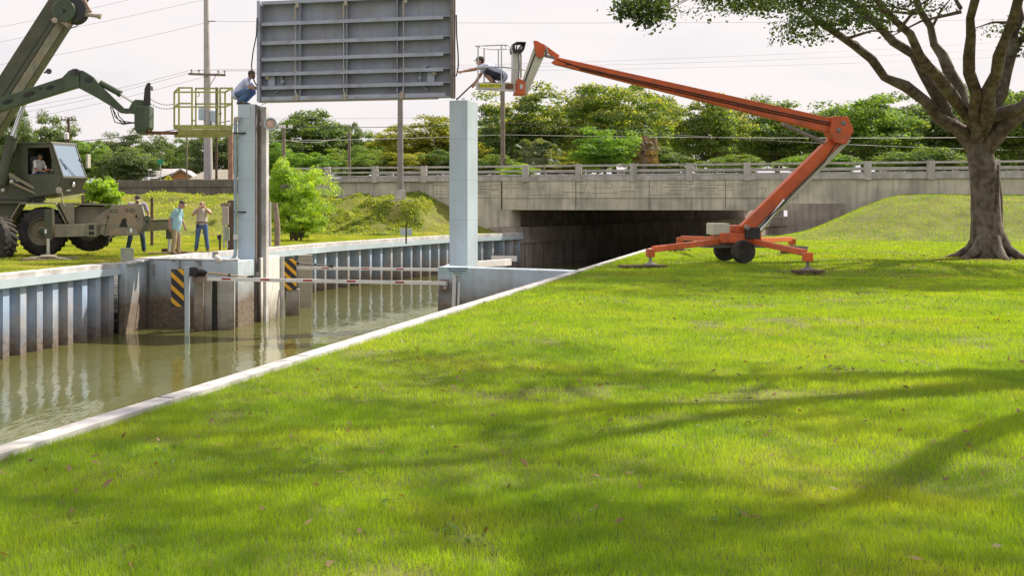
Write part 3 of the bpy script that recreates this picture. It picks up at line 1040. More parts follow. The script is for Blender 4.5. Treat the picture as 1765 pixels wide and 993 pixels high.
for a, s in ((0.30, 1), (GW - 0.56, -1)):
    q = Vector((GL.x, GL.y, 0)) + G * a + ZAX * ((zr[0] + zr[1]) / 2) + GN * -0.20
    b = MB()
    pts = [q + G * (s * 0.46 * math.cos(t) * 1.0) + ZAX * (0.42 * math.sin(t) * 1.0) for t in np.linspace(-1.1, 1.1, 12)]
    gbox(b, GL, min(a, a + s * 0.22), max(a, a + s * 0.22), -0.24, -0.14, zr[0] + 0.05, zr[1] - 0.05)
    for i in range(11):
        b.bar(pts[i], pts[i + 1], 0.10, 0.03, up=(0, 0, 1))
    w = b.build('roller_bracket', M['gate_flange'], root)
    b = MB()
    b.lathe(q + ZAX * 0.12 + GN * 0.06, GN, [(0, 0.075), (0.05, 0.075), (0.06, 0.04), (0.10, 0.035)], 14)
    b.build('pin', M['beige'], w, smooth=50)
for a0, a1 in ((0.0, 0.10), (GW - 0.06, GW + 0.04)):
    b = MB()
    gbox(b, GL, a0, a1, -0.38, 0.06, Z0 - 0.02, Z1 + 0.02)
    e = b.build('side_frame', M['gate_flange' if a0 == 0 else 'gate_edge'], root, bevel=0.006)
    b = MB()
    o = a0 - 0.035 if a0 == 0 else a1 + 0.035
    gbox(b, GL, min(o, a0), max(o, a0) if a0 == 0 else o, -0.20, -0.06, Z0 - 0.01, Z1)
    b.build('edge_seal', M['gate_edge'], e)
# cables hanging beside the panel
def cable(name, pts, r, mat, label, cat='cable', group=None):
    b = MB()
    b.tube(pts, r, 6)
    o = b.build(name, mat, None, smooth=60)
    return tag(o, label, cat, group)
def sag(p, q, drop, n=10):
    p, q = Vector(p), Vector(q)
    return [p.lerp(q, i / n) - ZAX * drop * 4 * (i / n) * (1 - i / n) for i in range(n + 1)]
cable('hanging_cable', [at(443, 30, 36.2), at(442, 60, 36.2), at(436, 90, 36.1), at(433.5, 112, 36.1), at(435, 132, 36.0), at(440, 143, 36.0), at(443, 147, 36.0)], 0.02, M['black'], 'black cable looping down the gate panel edge beside the crouching man')
cable('hanging_cable', [at(786.5, 25, 34.9), at(787, 60, 34.9), at(789.5, 90, 34.8), at(790, 112, 34.8), at(788, 125, 34.9), at(786, 131, 34.9)], 0.02, M['black'], 'black cable looping down the gate panel edge by the reaching arm')

# ------------------------------------------------------------------ piles, markers, barrier beams below the gate
root = thing('fender_pier', at(470, 556, 36.3), 'white concrete pier below the gate, with a rounded top edge', 'pier')
b = MB()
b.prism([(-2.0, 36.35, WZ - 0.8), (-1.475, 38.05, WZ - 0.8), (-2.35, 38.3, WZ - 0.8), (-2.85, 37.95, WZ - 0.8)], (0, 0, 0.82 - WZ))
b.build('body', M['pier'], root, bevel=0.03)
b = MB()
b.box((-1.40, 38.2, (WZ - 0.8) / 2), (0.12, 0.2, -(WZ - 0.8)))
b.build('edge_strip', M['cap'], root, bevel=0.01)
b = MB()
b.tube([at(481, 500, 37.0), at(476, 545, 36.8), at(474, 575, 36.7)], 0.014, 6)
b.tube([at(486, 470, 37.6), at(480, 520, 37.0), at(477, 575, 36.8)], 0.014, 6)
b.build('mooring_line', M['steel'], root)

def striped_board(px0, px1, py0, py1, d, label, n=3, slope=None):
    c = at((px0 + px1) / 2, (py0 + py1) / 2, d)
    w, h = (px1 - px0) / F * d, (py1 - py0) / F * d
    root = thing('hazard_marker', c, label, 'hazard sign', 'black and yellow hazard markers')
    b = MB()
    b.box(c + Vector((0, 0.012, 0)), (w, 0.02, h))
    b.build('board', M['sign_black'], root)
    # yellow bands falling to the right, clipped to the board
    b = MB()
    dz = w * 0.93
    per = h / n
    for k in range(-1, n + 2):
        zt = h / 2 - 0.06 * h - k * per
        poly = [(-w / 2, zt), (w / 2, zt - dz), (w / 2, zt - dz - per * 0.42), (-w / 2, zt - per * 0.42)]
        out = []
        for side, lim in ((1, h / 2 - 0.004), (-1, -h / 2 + 0.004)):
            src, out = poly, []
            for i in range(len(src)):
                a, e = src[i], src[(i + 1) % len(src)]
                ia, ie = (a[1] - lim) * side <= 0, (e[1] - lim) * side <= 0
                if ia:
                    out.append(a)
                if ia != ie:
                    t = (lim - a[1]) / (e[1] - a[1])
                    out.append((a[0] + (e[0] - a[0]) * t, lim))
            poly = out
            if not poly:
                break
        if len(poly) >= 3:
            b.add([c + Vector((x, -0.002, z)) for x, z in poly], [tuple(range(len(poly)))])
    b.build('stripes', M['sign_yellow'], root)
    b = MB()
    for q in ((-0.25, 0.42), (0.3, 0.36), (0.3, 0.02), (-0.1, -0.42)):
        b.ball(c + Vector((q[0] * w, -0.006, q[1] * h)), 0.012, 6)
    b.build('bolts', M['galv'], root)
    return root
def pile(px0, px1, py, d, depth, mat, label, top=0.0, name='fender_pile'):
    x0, x1 = at(px0, 0, d).x, at(px1, 0, d).x
    zt = at(0, py, d).z
    root = thing(name, ((x0 + x1) / 2, d + depth / 2, zt), label, 'pile')
    b = MB()
    b.box(((x0 + x1) / 2, d + depth / 2, (zt + WZ - 0.9) / 2), (x1 - x0, depth, zt - WZ + 0.9))
    b.build('timber', mat, root, bevel=0.012)
    b = MB()
    b.box(((x0 + x1) / 2, d + depth / 2, zt + 0.012), (x1 - x0 + 0.02, depth + 0.02, 0.02))
    b.build('top_plate', mat, root, bevel=0.004)
    return root
M['pile_brown'] = pm('brown_fender_wood', (0.34, 0.29, 0.24), 0.8, var=0.2, scale=3, streak=((0.18, 0.13, 0.10), 0.5), band=((0.15, 0.10, 0.06), -2.0, -1.0), bump=0.15)
M['pile_pale'] = pm('pale_fender', (0.47, 0.46, 0.44), 0.75, var=0.12, scale=3, streak=((0.28, 0.24, 0.2), 0.5), band=((0.20, 0.15, 0.10), -2.0, -1.1), bump=0.15)
striped_board(295, 317, 464, 529, 33.4, 'black and yellow striped hazard marker against the stained recess wall')
pile(318, 326, 462, 33.4, 0.22, M['paint_blue'], 'slim pale blue channel post right beside the near hazard marker', name='channel_post')
pile(334, 351, 483, 33.7, 0.3, M['pile_brown'], 'brown stained fender pile under the pivot of the near barrier beam')
pile(351.6, 365, 481, 33.9, 0.3, M['pile_pale'], 'pale fender pile between the brown pile and the dark gap')
pile(366, 373, 483, 34.0, 0.3, M['dark'], 'dark narrow strip painted as the shaded gap between two pale fenders', name='gap_shade_strip')  # solid dark strip in place of the shade between the fenders
pile(374, 404, 482, 34.1, 0.3, M['pile_pale'], 'wide pale fender panel with waterline stain, below the near barrier beam', name='timber_fender')
striped_board(489.5, 511, 446, 500, 38.6, 'black and yellow striped hazard marker behind the white pier')
pile(493, 516, 500, 38.7, 0.3, M['pile_pale'], 'pale pile carrying the hazard marker behind the white pier')
pile(514, 538, 441, 41.5, 0.3, M['beige'], 'beige flat topped pile in front of the curving sheet pile wall')

def barrier(p, q, w, marks, act, label, group='red and white barrier beams'):
    root = thing('barrier_beam', p, label, 'barrier beam')
    b = MB()
    b.bar(p, q, 0.06, w)
    b.build('beam', M['white'], root, bevel=0.006)
    t = (Vector(q) - Vector(p))
    for f in marks:
        b = MB()
        c = Vector(p) + t * f
        b.bar(c - t.normalized() * 0.13 + Vector((0, -0.034, 0.01)), c + t.normalized() * 0.13 + Vector((0, -0.034, 0.01)), 0.006, w * 0.45)
        b.build('reflector', M['red'], root)
    # electric actuator above the beam
    a0, a1 = act
    a0, a1 = Vector(a0), Vector(a1)
    d = (a1 - a0)
    b = MB()
    b.tube([a0 + d * 0.18, a0 + d * 0.62], 0.034, 10)
    b.tube([a0 + d * 0.62, a0 + d * 0.97], 0.022, 8)
    ac = b.build('actuator', M['tan' if w > 0.1 else 'steel'], root, smooth=50)
    b = MB()
    b.tube([a0 + d * 0.08, a0 + d * 0.20, a0 + d * 0.26], [0.10, 0.08, 0.045], 10)
    b.tube([a0 + d * 0.60, a0 + d * 0.63], 0.045, 8)
    b.tube([a0 + d * 0.90, a0 + d * 1.0], [0.03, 0.07], 8)
    b.build('actuator_boot', M['black'], ac, smooth=50)
    b = MB()
    b.box(a0 + d * 0.05, (0.22, 0.18, 0.24))
    b.build('motor', M['black'], ac, bevel=0.02)
    return root
bb = barrier(at(338, 480.5, 33.3), at(768, 488.5, 33.5), 0.105, [0.12, 0.275, 0.445, 0.62, 0.815], (at(328, 467, 33.2), at(437, 478.5, 33.4)), 'white barrier beam with red marks and tan actuator, crossing in front of the pier')
b = MB()
b.box(at(344, 482, 33.35), (0.42, 0.24, 0.17))
b.build('pivot_block', M['wood'], bb, bevel=0.02)
b = MB()
b.box(at(341, 474, 33.42), (0.46, 0.2, 0.07))
b.build('pivot_bracket', M['rust'], bb)
b = MB()
b.bar(at(445, 470, 34.0), at(445, 486, 34.0), 0.14, 0.12, up=(0, 1, 0))
b.build('guide_bracket', M['steel'], bb)
barrier(at(507, 462, 39.4), at(757, 465, 38.0), 0.095, [0.22, 0.50, 0.735], (at(495, 452, 39.3), at(574, 459, 39.0)), 'white barrier beam with red marks and dark actuator, behind the hazard marker')
# receiver plate, drain pipe, sign on the right base block
root = thing('beam_receiver', at(767, 494, 33.6), 'rust stained steel bracket holding the end of the near barrier beam', 'bracket')
b = MB()
b.prism([at(756.5, 482, 33.75), at(781, 482, 33.75), at(781, 504, 33.75), at(756.5, 504, 33.75)], (0, 0.03, 0))
b.build('plate', M['rust_lt'], root, bevel=0.004)
b = MB()
b.box(at(766, 489, 33.6), (0.15, 0.26, 0.12))
b.box(at(766.5, 495.5, 33.62), (0.09, 0.22, 0.10))
b.build('socket', M['galv'], root, bevel=0.01)
b = MB()
for x, y in ((759, 485), (778, 485), (759, 501), (776, 502)):
    b.ball(at(x, y, 33.74), 0.018, 6)
b.build('bolts', M['rust'], root)
root = thing('drain_pipe', at(788, 500, 33.6), 'white upside down U shaped pipe guard beside the beam bracket', 'pipe')
b = MB()
b.bar(at(783, 474, 33.6), at(781.5, 545, 33.55), 0.10, 0.07, up=(0, 1, 0))
b.bar(at(781.6, 473.6, 33.6), at(796.5, 473.6, 33.6), 0.10, 0.035)
b.bar(at(794.8, 475, 33.6), at(794.8, 485, 33.6), 0.05, 0.07, up=(0, 1, 0))
b.bar(at(791.5, 486, 33.6), at(789, 545, 33.55), 0.06, 0.07, up=(0, 1, 0))
b.build('pipe', M['white'], root, bevel=0.008)
b = MB()
b.box(at(789, 480, 33.63), (0.17, 0.05, 0.20))
b.build('back_plate', M['grey_paint'], root)
def text(body, loc, size, mat, parent, name='lettering', align='CENTER', rz=0.0, ext=0.002):
    c = bpy.data.curves.new(name, 'FONT')
    c.body = body
    c.size = size
    c.align_x = align
    c.align_y = 'CENTER'
    c.extrude = ext
    c.materials.append(mat)
    t = bpy.data.objects.new(name, c)
    COL.objects.link(t)
    me = bpy.data.meshes.new_from_object(t)
    bpy.data.objects.remove(t)
    o = bpy.data.objects.new(name, me)
    COL.objects.link(o)
    o.parent = parent
    o.location = Vector(loc) - ORIG[parent.name]
    o.rotation_euler = (R(90), 0, rz)
    return o
root = thing('notice_sign', at(782, 466.5, 33.7), 'pale teal notice with small blue lettering at the foot of the bare gate post', 'sign')
b = MB()
b.prism([at(757, 461, 33.15), at(807, 461, 33.15), at(807, 473, 33.15), at(757, 473, 33.15)], (0, 0.02, 0))
for px_ in (765, 799):
    b.bar(at(px_, 467, 33.17), at(px_, 467, 33.17) + Vector((0, 0.75, 0)), 0.04, 0.04)
b.build('board', M['teal_sign'], root)
text('Gate Will Not Move\nIf Boat Is Beneath\nThe Gate', at(789, 467.3, 33.145), 0.066, M['navy'], root)
# small board on a stake behind the wing wall
root = thing('stake_board', at(869, 446, 39.5), 'blank white board on a short stake behind the wing wall', 'sign')
b = MB()
b.prism([at(847, 441, 39.5), at(891, 441.5, 39.5), at(891, 450.5, 39.5), at(847, 450.5, 39.5)], (0, 0.03, 0))
b.build('board', M['white'], root, bevel=0.005)
b = MB()
b.box(at(866.5, 475, 39.6), (0.07, 0.05, 1.1))
b.build('stake', M['wood'], root)
# ------------------------------------------------------------------ grass
def blades(bands, side, hgt, wid, name, mat, px0=-40, px1=1800, pymax=1015, vmax=-0.25, seed=1):
    r = np.random.default_rng(seed)
    out = []
    for d0, d1, dens in bands:
        xm0, xm1 = (px0 - CX) / F * d1, (px1 - CX) / F * d1
        if (px0 - CX) > 0:
            xm0 = (px0 - CX) / F * d0
        n = int(dens * (d1 - d0) * (xm1 - xm0))
        y = r.uniform(d0, d1, n)
        x = r.uniform(xm0, xm1, n)
        u = x * 0.951 - (y - 72) * 0.309
        v = x * 0.309 + (y - 72) * 0.951
        c = (u_left(v) - u) if side < 0 else (u - u_right(v))
        px = CX + x / y * F
        k = (c > (0.42 if side < 0 else 0.10 - 0.26 * vnoise(x + 300, y + 300, 0.5, 13))) & (v < vmax) & (px > px0) & (px < px1)
        if side > 0:
            bare = vnoise(x + 300, y + 300, 1.3, 15) * 0.6 + vnoise(x + 300, y + 300, 0.4, 16) * 0.4
            k &= r.random(n) > np.clip((bare - 0.70) * 7, 0, 0.75)
        x, y, u, v = x[k], y[k], u[k], v[k]
        z = (h_left(u, v) if side < 0 else h_right(u, v)) - 0.005
        n = len(x)
        clump = vnoise(x + 300, y + 300, 0.35, 11) * 0.7 + vnoise(x + 300, y + 300, 1.7, 12) * 0.5
        h = hgt * (0.55 + 0.75 * clump) * r.uniform(0.7, 1.25, n) * min(1.5, 1 + max(0, (d0 - 20)) / 60)
        w = wid * max(1.0, d0 / 8.0) * r.uniform(0.7, 1.3, n)
        a = r.uniform(0, 2 * math.pi, n)
        la = r.uniform(0, 2 * math.pi, n)
        ll = np.abs(r.normal(0, 0.45, n)) * h
        bx, by = np.cos(a) * w, np.sin(a) * w
        tx, ty = np.cos(la) * ll, np.sin(la) * ll
        V = np.empty((n, 3, 3))
        V[:, 0] = np.stack([x - bx, y - by, z], 1)
        V[:, 1] = np.stack([x + bx, y + by, z], 1)
        V[:, 2] = np.stack([x + tx, y + ty, z + h], 1)
        out.append(V.reshape(-1, 3))
    me = quad_mesh(name, np.concatenate(out), 3)
    o = finish(name, me, mat, None)
    return tag(o, 'dense mown lawn grass blades', 'grass', kind='stuff')
blades([(4.6, 7, 9500), (7, 10, 6500), (10, 14, 3600), (14, 20, 2200), (20, 28, 1200), (28, 40, 600), (40, 66, 260)], 1, 0.052, 0.0021, 'near_grass', LF['lawn'], seed=1)
blades([(26, 36, 900), (36, 48, 650), (48, 60, 420), (60, 80, 260)], -1, 0.055, 0.0020, 'bank_grass', LF['lawn_far'], px0=-60, px1=900, seed=2)

# ------------------------------------------------------------------ leaves
def leaf_quads(p, nrm, ln, wd, r):
    """Rhombic leaves at points p with normals nrm."""
    n = len(p)
    nrm = nrm / (np.linalg.norm(nrm, axis=1, keepdims=True) + 1e-9)
    t = r.normal(size=(n, 3))
    t -= nrm * (t * nrm).sum(1, keepdims=True)
    t /= np.linalg.norm(t, axis=1, keepdims=True) + 1e-9
    s = np.cross(nrm, t)
    k = r.uniform(0.65, 1.3, (n, 1))
    V = np.empty((n, 4, 3))
    V[:, 0] = p - t * ln * k * 0.5
    V[:, 1] = p + s * wd * k * 0.5 - t * ln * k * 0.05
    V[:, 2] = p + t * ln * k * 0.5
    V[:, 3] = p - s * wd * k * 0.5 - t * ln * k * 0.05
    return V.reshape(-1, 3)
def crown_points(seed, blobs, per, rad=(0.20, 0.34), flat=0.75, low=-0.8, inner=0.25):
    r = np.random.default_rng(seed)
    P_, N_, U_ = [], [], []
    cs = []
    for i in range(blobs):
        while True:
            d = r.normal(size=3)
            d /= np.linalg.norm(d)
            if d[2] > low:
                break
        q = (r.uniform(0.25, 0.7) if r.random() < inner else r.uniform(0.70, 0.88)) * d
        q *= 1 + 0.34 * (np.sin(d[0] * 5 + seed) * np.cos(d[1] * 4 + seed * 2))
        cs.append(q)
    for q in cs:
        rb = r.uniform(*rad)
        n = int(per * r.uniform(0.6, 1.3))
        d = r.normal(size=(n, 3))
        d /= np.linalg.norm(d, axis=1, keepdims=True)
        d[:, 2] = np.where(d[:, 2] < -0.25, -d[:, 2] * r.uniform(0.0, 1.0, n), d[:, 2])
        rr = rb * r.uniform(0.35, 1.05, (n, 1)) ** 0.6
        p = q + d * rr * np.array([1, 1, flat])
        P_.append(p)
        N_.append(d + r.normal(size=(n, 3)) * 0.55 + np.array([0, 0, 0.35]))
        U_.append((d[:, 2] > 0.25) & (q[2] > -0.15) & (r.random(n) < 0.75) & (r.random() < 0.75))
    return np.concatenate(P_), np.concatenate(N_), np.concatenate(U_), r
CROWN = []
for s in range(6):
    p, n, up, r = crown_points(20 + s, 120 + 12 * (s % 3), 170, rad=(0.17, 0.31), flat=0.8, low=-0.97)
    CROWN.append(quad_mesh('crown', leaf_quads(p, n, 0.062, 0.042, r), 4, up))
    CROWN[-1].materials.append(None)
    CROWN[-1].materials.append(None)
def limb_set(b, base, top, r0, rx, rz, seed, n=6):
    rr = random.Random(seed)
    base, top = Vector(base), Vector(top)
    mid = base.lerp(top, 0.5) + Vector((rr.uniform(-.1, .1) * rx, rr.uniform(-.1, .1) * rx, 0))
    b.tube([base + ZAX * -0.3, base + ZAX * 0.25, base.lerp(mid, 0.5), mid, top], [r0 * 1.7, r0 * 1.1, r0 * 0.9, r0 * 0.75, r0 * 0.3], 8)
    for i in range(n):
        a = 2 * math.pi * i / n + rr.uniform(-.4, .4)
        f = rr.uniform(0.35, 0.85)
        s = base.lerp(top, f * 0.8)
        e = s + Vector((math.cos(a) * rx * rr.uniform(.45, .75), math.sin(a) * rx * rr.uniform(.45, .75), rz * rr.uniform(0.2, 0.75)))
        m = s.lerp(e, 0.5) + ZAX * rz * 0.06
        b.tube([s, m, e], [r0 * 0.5, r0 * 0.32, r0 * 0.1], 6)
def tree(name, label, cat, px, ptop, pw, d, leaf, variant, ground=2.9, pbot=None, tall=None, blossom=None, group=None, rot=0.0, name_crown='crown'):
    """A tree standing at distance d: crown pw pixels wide whose top reaches pixel row ptop and whose foliage ends at row pbot."""
    r = pw / 2 / F * d
    zt = EYE + (CY - ptop) / F * d
    zb = EYE + (CY - (pbot if pbot else 300)) / F * d
    hc = (zt - zb) / 2
    zc = (zt + zb) / 2
    x = (px - CX) / F * d
    root = thing(name, (x, d, ground), label, cat, group)
    b = MB()
    limb_set(b, (x, d, ground), (x, d, zc + hc * 0.35), max(0.08, r * 0.06), r, hc, variant + int(px))
    b.build('trunk', M['bark'], root, smooth=70)
    o = bpy.data.objects.new(name_crown, CROWN[variant % 6])
    COL.objects.link(o)
    o.parent = root
    o.location = (0, 0, zc - ground)
    o.scale = (r * 1.08, r * 1.08, hc * 1.03)
    o.rotation_euler = (0, 0, rot + variant * 1.3)
    for i, m in enumerate((LF[leaf], LF[blossom or leaf])):
        o.material_slots[i].link = 'OBJECT'
        o.material_slots[i].material = m
    return root
TG = 'trees beyond the road'
tree('oak_tree', 'broad dark green tree with pale flowering top, right behind the wood pole and lift basket', 'tree', 912, 155, 178, 96, 'dark', 0, pbot=296, blossom='blossom', group=TG)
tree('rain_tree', 'big tree with golden yellow flower heads under the orange boom', 'tree', 1062, 142, 172, 92, 'mid', 1, pbot=292, blossom='blossom', group=TG)
tree('distant_tree', 'pale grey green far treetop peeping over the flowering trees', 'tree', 1028, 145, 80, 130, 'grey', 2, pbot=260, group=TG)
tree('rain_tree', 'yellow green rounded tree between the street light pole and the bare gate post', 'tree', 738, 204, 165, 100, 'yellow', 3, pbot=296, blossom='yellow', group=TG)
tree('small_tree', 'small mid green tree just left of the street light pole, behind the parapet', 'tree', 652, 232, 74, 112, 'mid', 4, pbot=300, group=TG)
tree('oak_tree', 'tall dark oak behind the floodlight pole, largest tree between the gate posts', 'tree', 528, 196, 136, 112, 'dark', 5, pbot=300, blossom='dark', group=TG)
tree('oak_tree', 'loose dark tree around the thin utility pole, beside the tall dark oak', 'tree', 598, 210, 60, 116, 'grey', 1, pbot=300, blossom='dark', group=TG)
tree('small_tree', 'mid green tree low behind the first parapet posts', 'tree', 610, 255, 95, 95, 'mid', 0, pbot=305, group=TG)
tree('mimosa_tree', 'flat spreading light green tree just above the willow bush', 'tree', 535, 262, 92, 84, 'bright', 2, pbot=308, group=TG)
tree('mimosa_tree', 'light green tree hugging the steel guide channel of the gate post', 'tree', 478, 248, 70, 86, 'bright', 3, pbot=312, group=TG)
tree('broadleaf_bush', 'large bright green broadleaf bush behind the parapet, in front of the flowering trees', 'bush', 1040, 226, 112, 79, 'bright', 4, pbot=300, blossom='bright', group=TG)
tree('broadleaf_bush', 'low lime green shrub showing through the parapet rails beside the wood pole', 'bush', 893, 284, 62, 78, 'willow', 5, pbot=308, blossom='bright', group=TG)
tree('rain_tree', 'sliver of yellow green tree showing just beside the bare gate post', 'tree', 818, 222, 54, 108, 'yellow', 2, pbot=300, blossom='yellow', group=TG)
tree('rounded_tree', 'rounded grey green tree under the lifting arm carriage', 'tree', 232, 228, 110, 126, 'grey', 0, pbot=312, blossom='grey', group=TG)
tree('rounded_tree', 'bright mid green tree right behind the crane cab windshield', 'tree', 152, 240, 78, 108, 'mid', 1, pbot=318, blossom='bright', group=TG)
tree('feathery_tree', 'low feathery olive tree behind the house with the orange gable', 'tree', 222, 256, 104, 104, 'grey', 3, pbot=316, blossom='mid', group=TG)
tree('loose_tree', 'loose tall tree around the crossarm pole behind the crane cab', 'tree', 92, 203, 82, 120, 'grey', 4, pbot=318, blossom='mid', group=TG)
tree('loose_tree', 'dark loose tree behind the crane lift cylinder', 'tree', 22, 194, 78, 116, 'dark', 5, pbot=320, blossom='grey', group=TG)
tree('rounded_tree', 'grey green tree behind the big concrete utility pole', 'tree', 376, 222, 104, 122, 'grey', 2, pbot=312, blossom='mid', group=TG)
tree('small_tree', 'small dark tree between the crane cab trees and the rounded tree', 'tree', 292, 262, 60, 130, 'dark', 0, pbot=312, group=TG)
tree('rain_tree', 'green tree with sparse yellow flowers beyond the bridge end, first past the flowering trees', 'tree', 1210, 165, 150, 98, 'mid', 3, pbot=296, blossom='blossom', group=TG)
tree('oak_tree', 'dark green tree behind the folded lift mast', 'tree', 1345, 178, 165, 102, 'dark', 4, pbot=300, blossom='mid', group=TG)
tree('oak_tree', 'mid green rounded tree between the lift mast and the near oak trunk', 'tree', 1490, 172, 170, 97, 'mid', 5, pbot=300, blossom='bright', group=TG)
tree('oak_tree', 'dark tree partly hidden by the near oak trunk', 'tree', 1625, 160, 170, 104, 'dark', 0, pbot=300, blossom='grey', group=TG)
tree('oak_tree', 'tall green tree at the far end of the road past the near oak', 'tree', 1765, 150, 180, 95, 'mid', 1, pbot=300, blossom='mid', group=TG)
tree('broadleaf_bush', 'low bright bush behind the parapet past the lift mast', 'bush', 1420, 262, 120, 80, 'bright', 2, pbot=305, blossom='mid', group=TG)
tree('broadleaf_bush', 'low dark bush behind the parapet near the far end of the road', 'bush', 1590, 256, 150, 82, 'dark', 3, pbot=305, blossom='mid', group=TG)

TF = 'far trees beyond the houses and trees'
tree('distant_tree', 'far grey tree between the crane cab and the rounded tree', 'tree', 185, 248, 120, 150, 'grey', 3, pbot=312, group=TF)
tree('distant_tree', 'far dark tree above the pale grey house roof', 'tree', 300, 238, 110, 150, 'dark', 2, pbot=312, blossom='grey', group=TF)
tree('distant_tree', 'far grey tree between the yellow basket and the gate post', 'tree', 415, 232, 90, 150, 'grey', 5, pbot=312, group=TF)
tree('distant_tree', 'far tree low on the skyline behind the crane cab roof', 'tree', 55, 236, 130, 152, 'mid', 1, pbot=318, blossom='grey', group=TF)
tree('distant_tree', 'far grey tree behind the slim pole and first parapet posts', 'tree', 640, 252, 150, 150, 'grey', 0, pbot=302, group=TF)
tree('distant_tree', 'far tree filling the gap beside the bare gate post', 'tree', 790, 238, 120, 150, 'mid', 4, pbot=300, group=TF)
for i, (px, top, w, leaf, lab) in enumerate(((860, 205, 130, 'mid', 'far tree mass behind the plain wood pole'), (985, 178, 130, 'yellow', 'far yellow green tree between the two flowering crowns'), (1130, 170, 130, 'mid', 'far tree filling the sky gap past the orange jib'), (1275, 190, 140, 'yellow', 'far yellow green tree past the flowering trees'), (1420, 195, 140, 'mid', 'far tree behind the lift knuckle'), (1560, 190, 140, 'dark', 'far dark tree just left of the near oak trunk'), (1700, 185, 150, 'mid', 'far tree behind the near oak trunk'), (690, 236, 130, 'mid', 'far green tree behind the street light pole'), (455, 225, 110, 'dark', 'far dark tree behind the gate post lamp'), (590, 232, 110, 'mid', 'far green tree between the tall oak and the slim pole'))):
    tree('distant_tree', lab, 'tree', px, top, w, 128, leaf, i + 1, pbot=304, blossom='grey', group=TF)
for i, (px, lab) in enumerate(((625, 'low hedge bush behind the second parapet post'), (700, 'low hedge bush behind the street light pole'), (775, 'low hedge bush behind the rails beside the bare gate post'), (850, 'low hedge bush at the foot of the plain wood pole'), (965, 'low hedge bush below the bright broadleaf bush'), (1130, 'low hedge bush below the dried palm'), (1260, 'low hedge bush behind the rails under the orange boom'))):
    tree('hedge_bush', lab, 'bush', px, 268 - (i % 3) * 6, 105, 88, ('mid', 'yellow', 'dark')[i % 3], i, pbot=310, group='low bushes behind the parapet')

# palms
def palm(label, px, py, d, rad, leaf, n, seed, ground=2.9, droop=0.5):
    r = random.Random(seed)
    c = at(px, py, d)
    root = thing('palm_tree', (c.x, c.y, ground), label, 'palm tree')
    b = MB()
    b.tube([(c.x, c.y, ground - 0.2), (c.x + 0.05, c.y, (ground + c.z) / 2), c], [0.2, 0.16, 0.14], 8)
    b.build('trunk', M['bark'], root, smooth=70)
    b = MB()
    for i in range(n):
        a = r.uniform(0, 2 * math.pi)
        el = r.uniform(-0.5, 1.35)
        L = rad * r.uniform(0.75, 1.1)
        dirv = Vector((math.cos(a) * math.cos(el), math.sin(a) * math.cos(el), math.sin(el)))
        hub = c + dirv * L * 0.5
        side = dirv.cross(ZAX).normalized() if abs(dirv.z) < 0.98 else Vector((1, 0, 0))
        upv = side.cross(dirv)
        b.bar(c, hub, 0.02, 0.012)
        for k in range(15):
            f = (k / 14 - 0.5) * 2.3
            dd = (dirv * math.cos(f) + side * math.sin(f)).normalized()
            tip = hub + dd * L * 0.55 * (1 - 0.25 * abs(f)) - ZAX * droop * L * 0.3 * r.uniform(0.5, 1.3)
            m = hub + dd * L * 0.3 + upv * 0.02
            w = side * math.cos(f) * 0.028 * rad - dirv * math.sin(f) * 0.028 * rad
            b.add([hub, m + w, tip, m - w], [(0, 1, 2, 3)])
    b.build('crown', LF[leaf], root)
palm('bushy fan palm with pale drooping fronds behind the bridge parapet', 934, 268, 82, 1.6, 'palm', 46, 3, droop=0.8)
palm('palm with brown dried fronds at the edge of the bright broadleaf bush', 1108, 262, 80, 1.5, 'deadpalm', 40, 5, droop=1.3)
palm('green fan palm behind the parapet, nearest the wood pole', 905, 262, 84, 1.1, 'palm', 34, 8, droop=0.5)

# ------------------------------------------------------------------ bushes on the bank
def bush(label, px, py0, py1, pw, d, leaf, seed, ln, wd, blobs, per, ground, up=0.4, name='willow_bush'):
    c = at(px, (py0 + py1) / 2, d)
    hx, hz = pw / 2 / F * d, (py1 - py0) / 2 / F * d
    root = thing(name, (c.x, c.y, ground), label, 'bush')
    p, n, u, r = crown_points(seed, blobs, per, rad=(0.16, 0.40), flat=1.0, low=-0.95, inner=0.35)
    p[:, 2] += 0.18 * np.sin(p[:, 0] * 6 + seed) * (p[:, 2] > 0.2)
    p = p * np.array([hx * 0.92, hx * 0.8, hz * 0.95]) + np.array([c.x, c.y, c.z]) - np.array(ORIG[root.name])
    # narrow leaves that point up and out, in sprays
    o = finish('foliage', quad_mesh('foliage', leaf_quads(p, n + np.array([0, -0.2, 0]), ln, wd, r), 4), [LF[leaf]], root)
    b = MB()
    rr = random.Random(seed)
    for i in range(9):
        a = rr.uniform(0, 6.28)
        e = c + Vector((math.cos(a) * hx * .6, math.sin(a) * hx * .6, rr.uniform(0, hz * .8)))
        s = Vector((c.x + rr.uniform(-.2, .2), c.y + rr.uniform(-.2, .2), ground - 0.1))
        b.tube([s, s.lerp(e, 0.5) + Vector((0, 0, 0.2)), e], [0.04, 0.03, 0.008], 5)
    b.build('stem', M['bark'], root)
    return root
bush('feathery lime green willow bush beside the two short posts on the far bank', 508, 280, 392, 132, 54.5, 'willow', 41, 0.26, 0.035, 85, 190, 0.1)
bush('lower dense green shrub at the foot of the willow bush', 514, 348, 416, 104, 53.6, 'willow', 42, 0.2, 0.035, 60, 180, 0.05)
bush('yellowing leafy bush growing behind the crane bumper', 168, 306, 372, 84, 48, 'willow', 43, 0.20, 0.09, 45, 110, 0.6, name='leafy_bush')

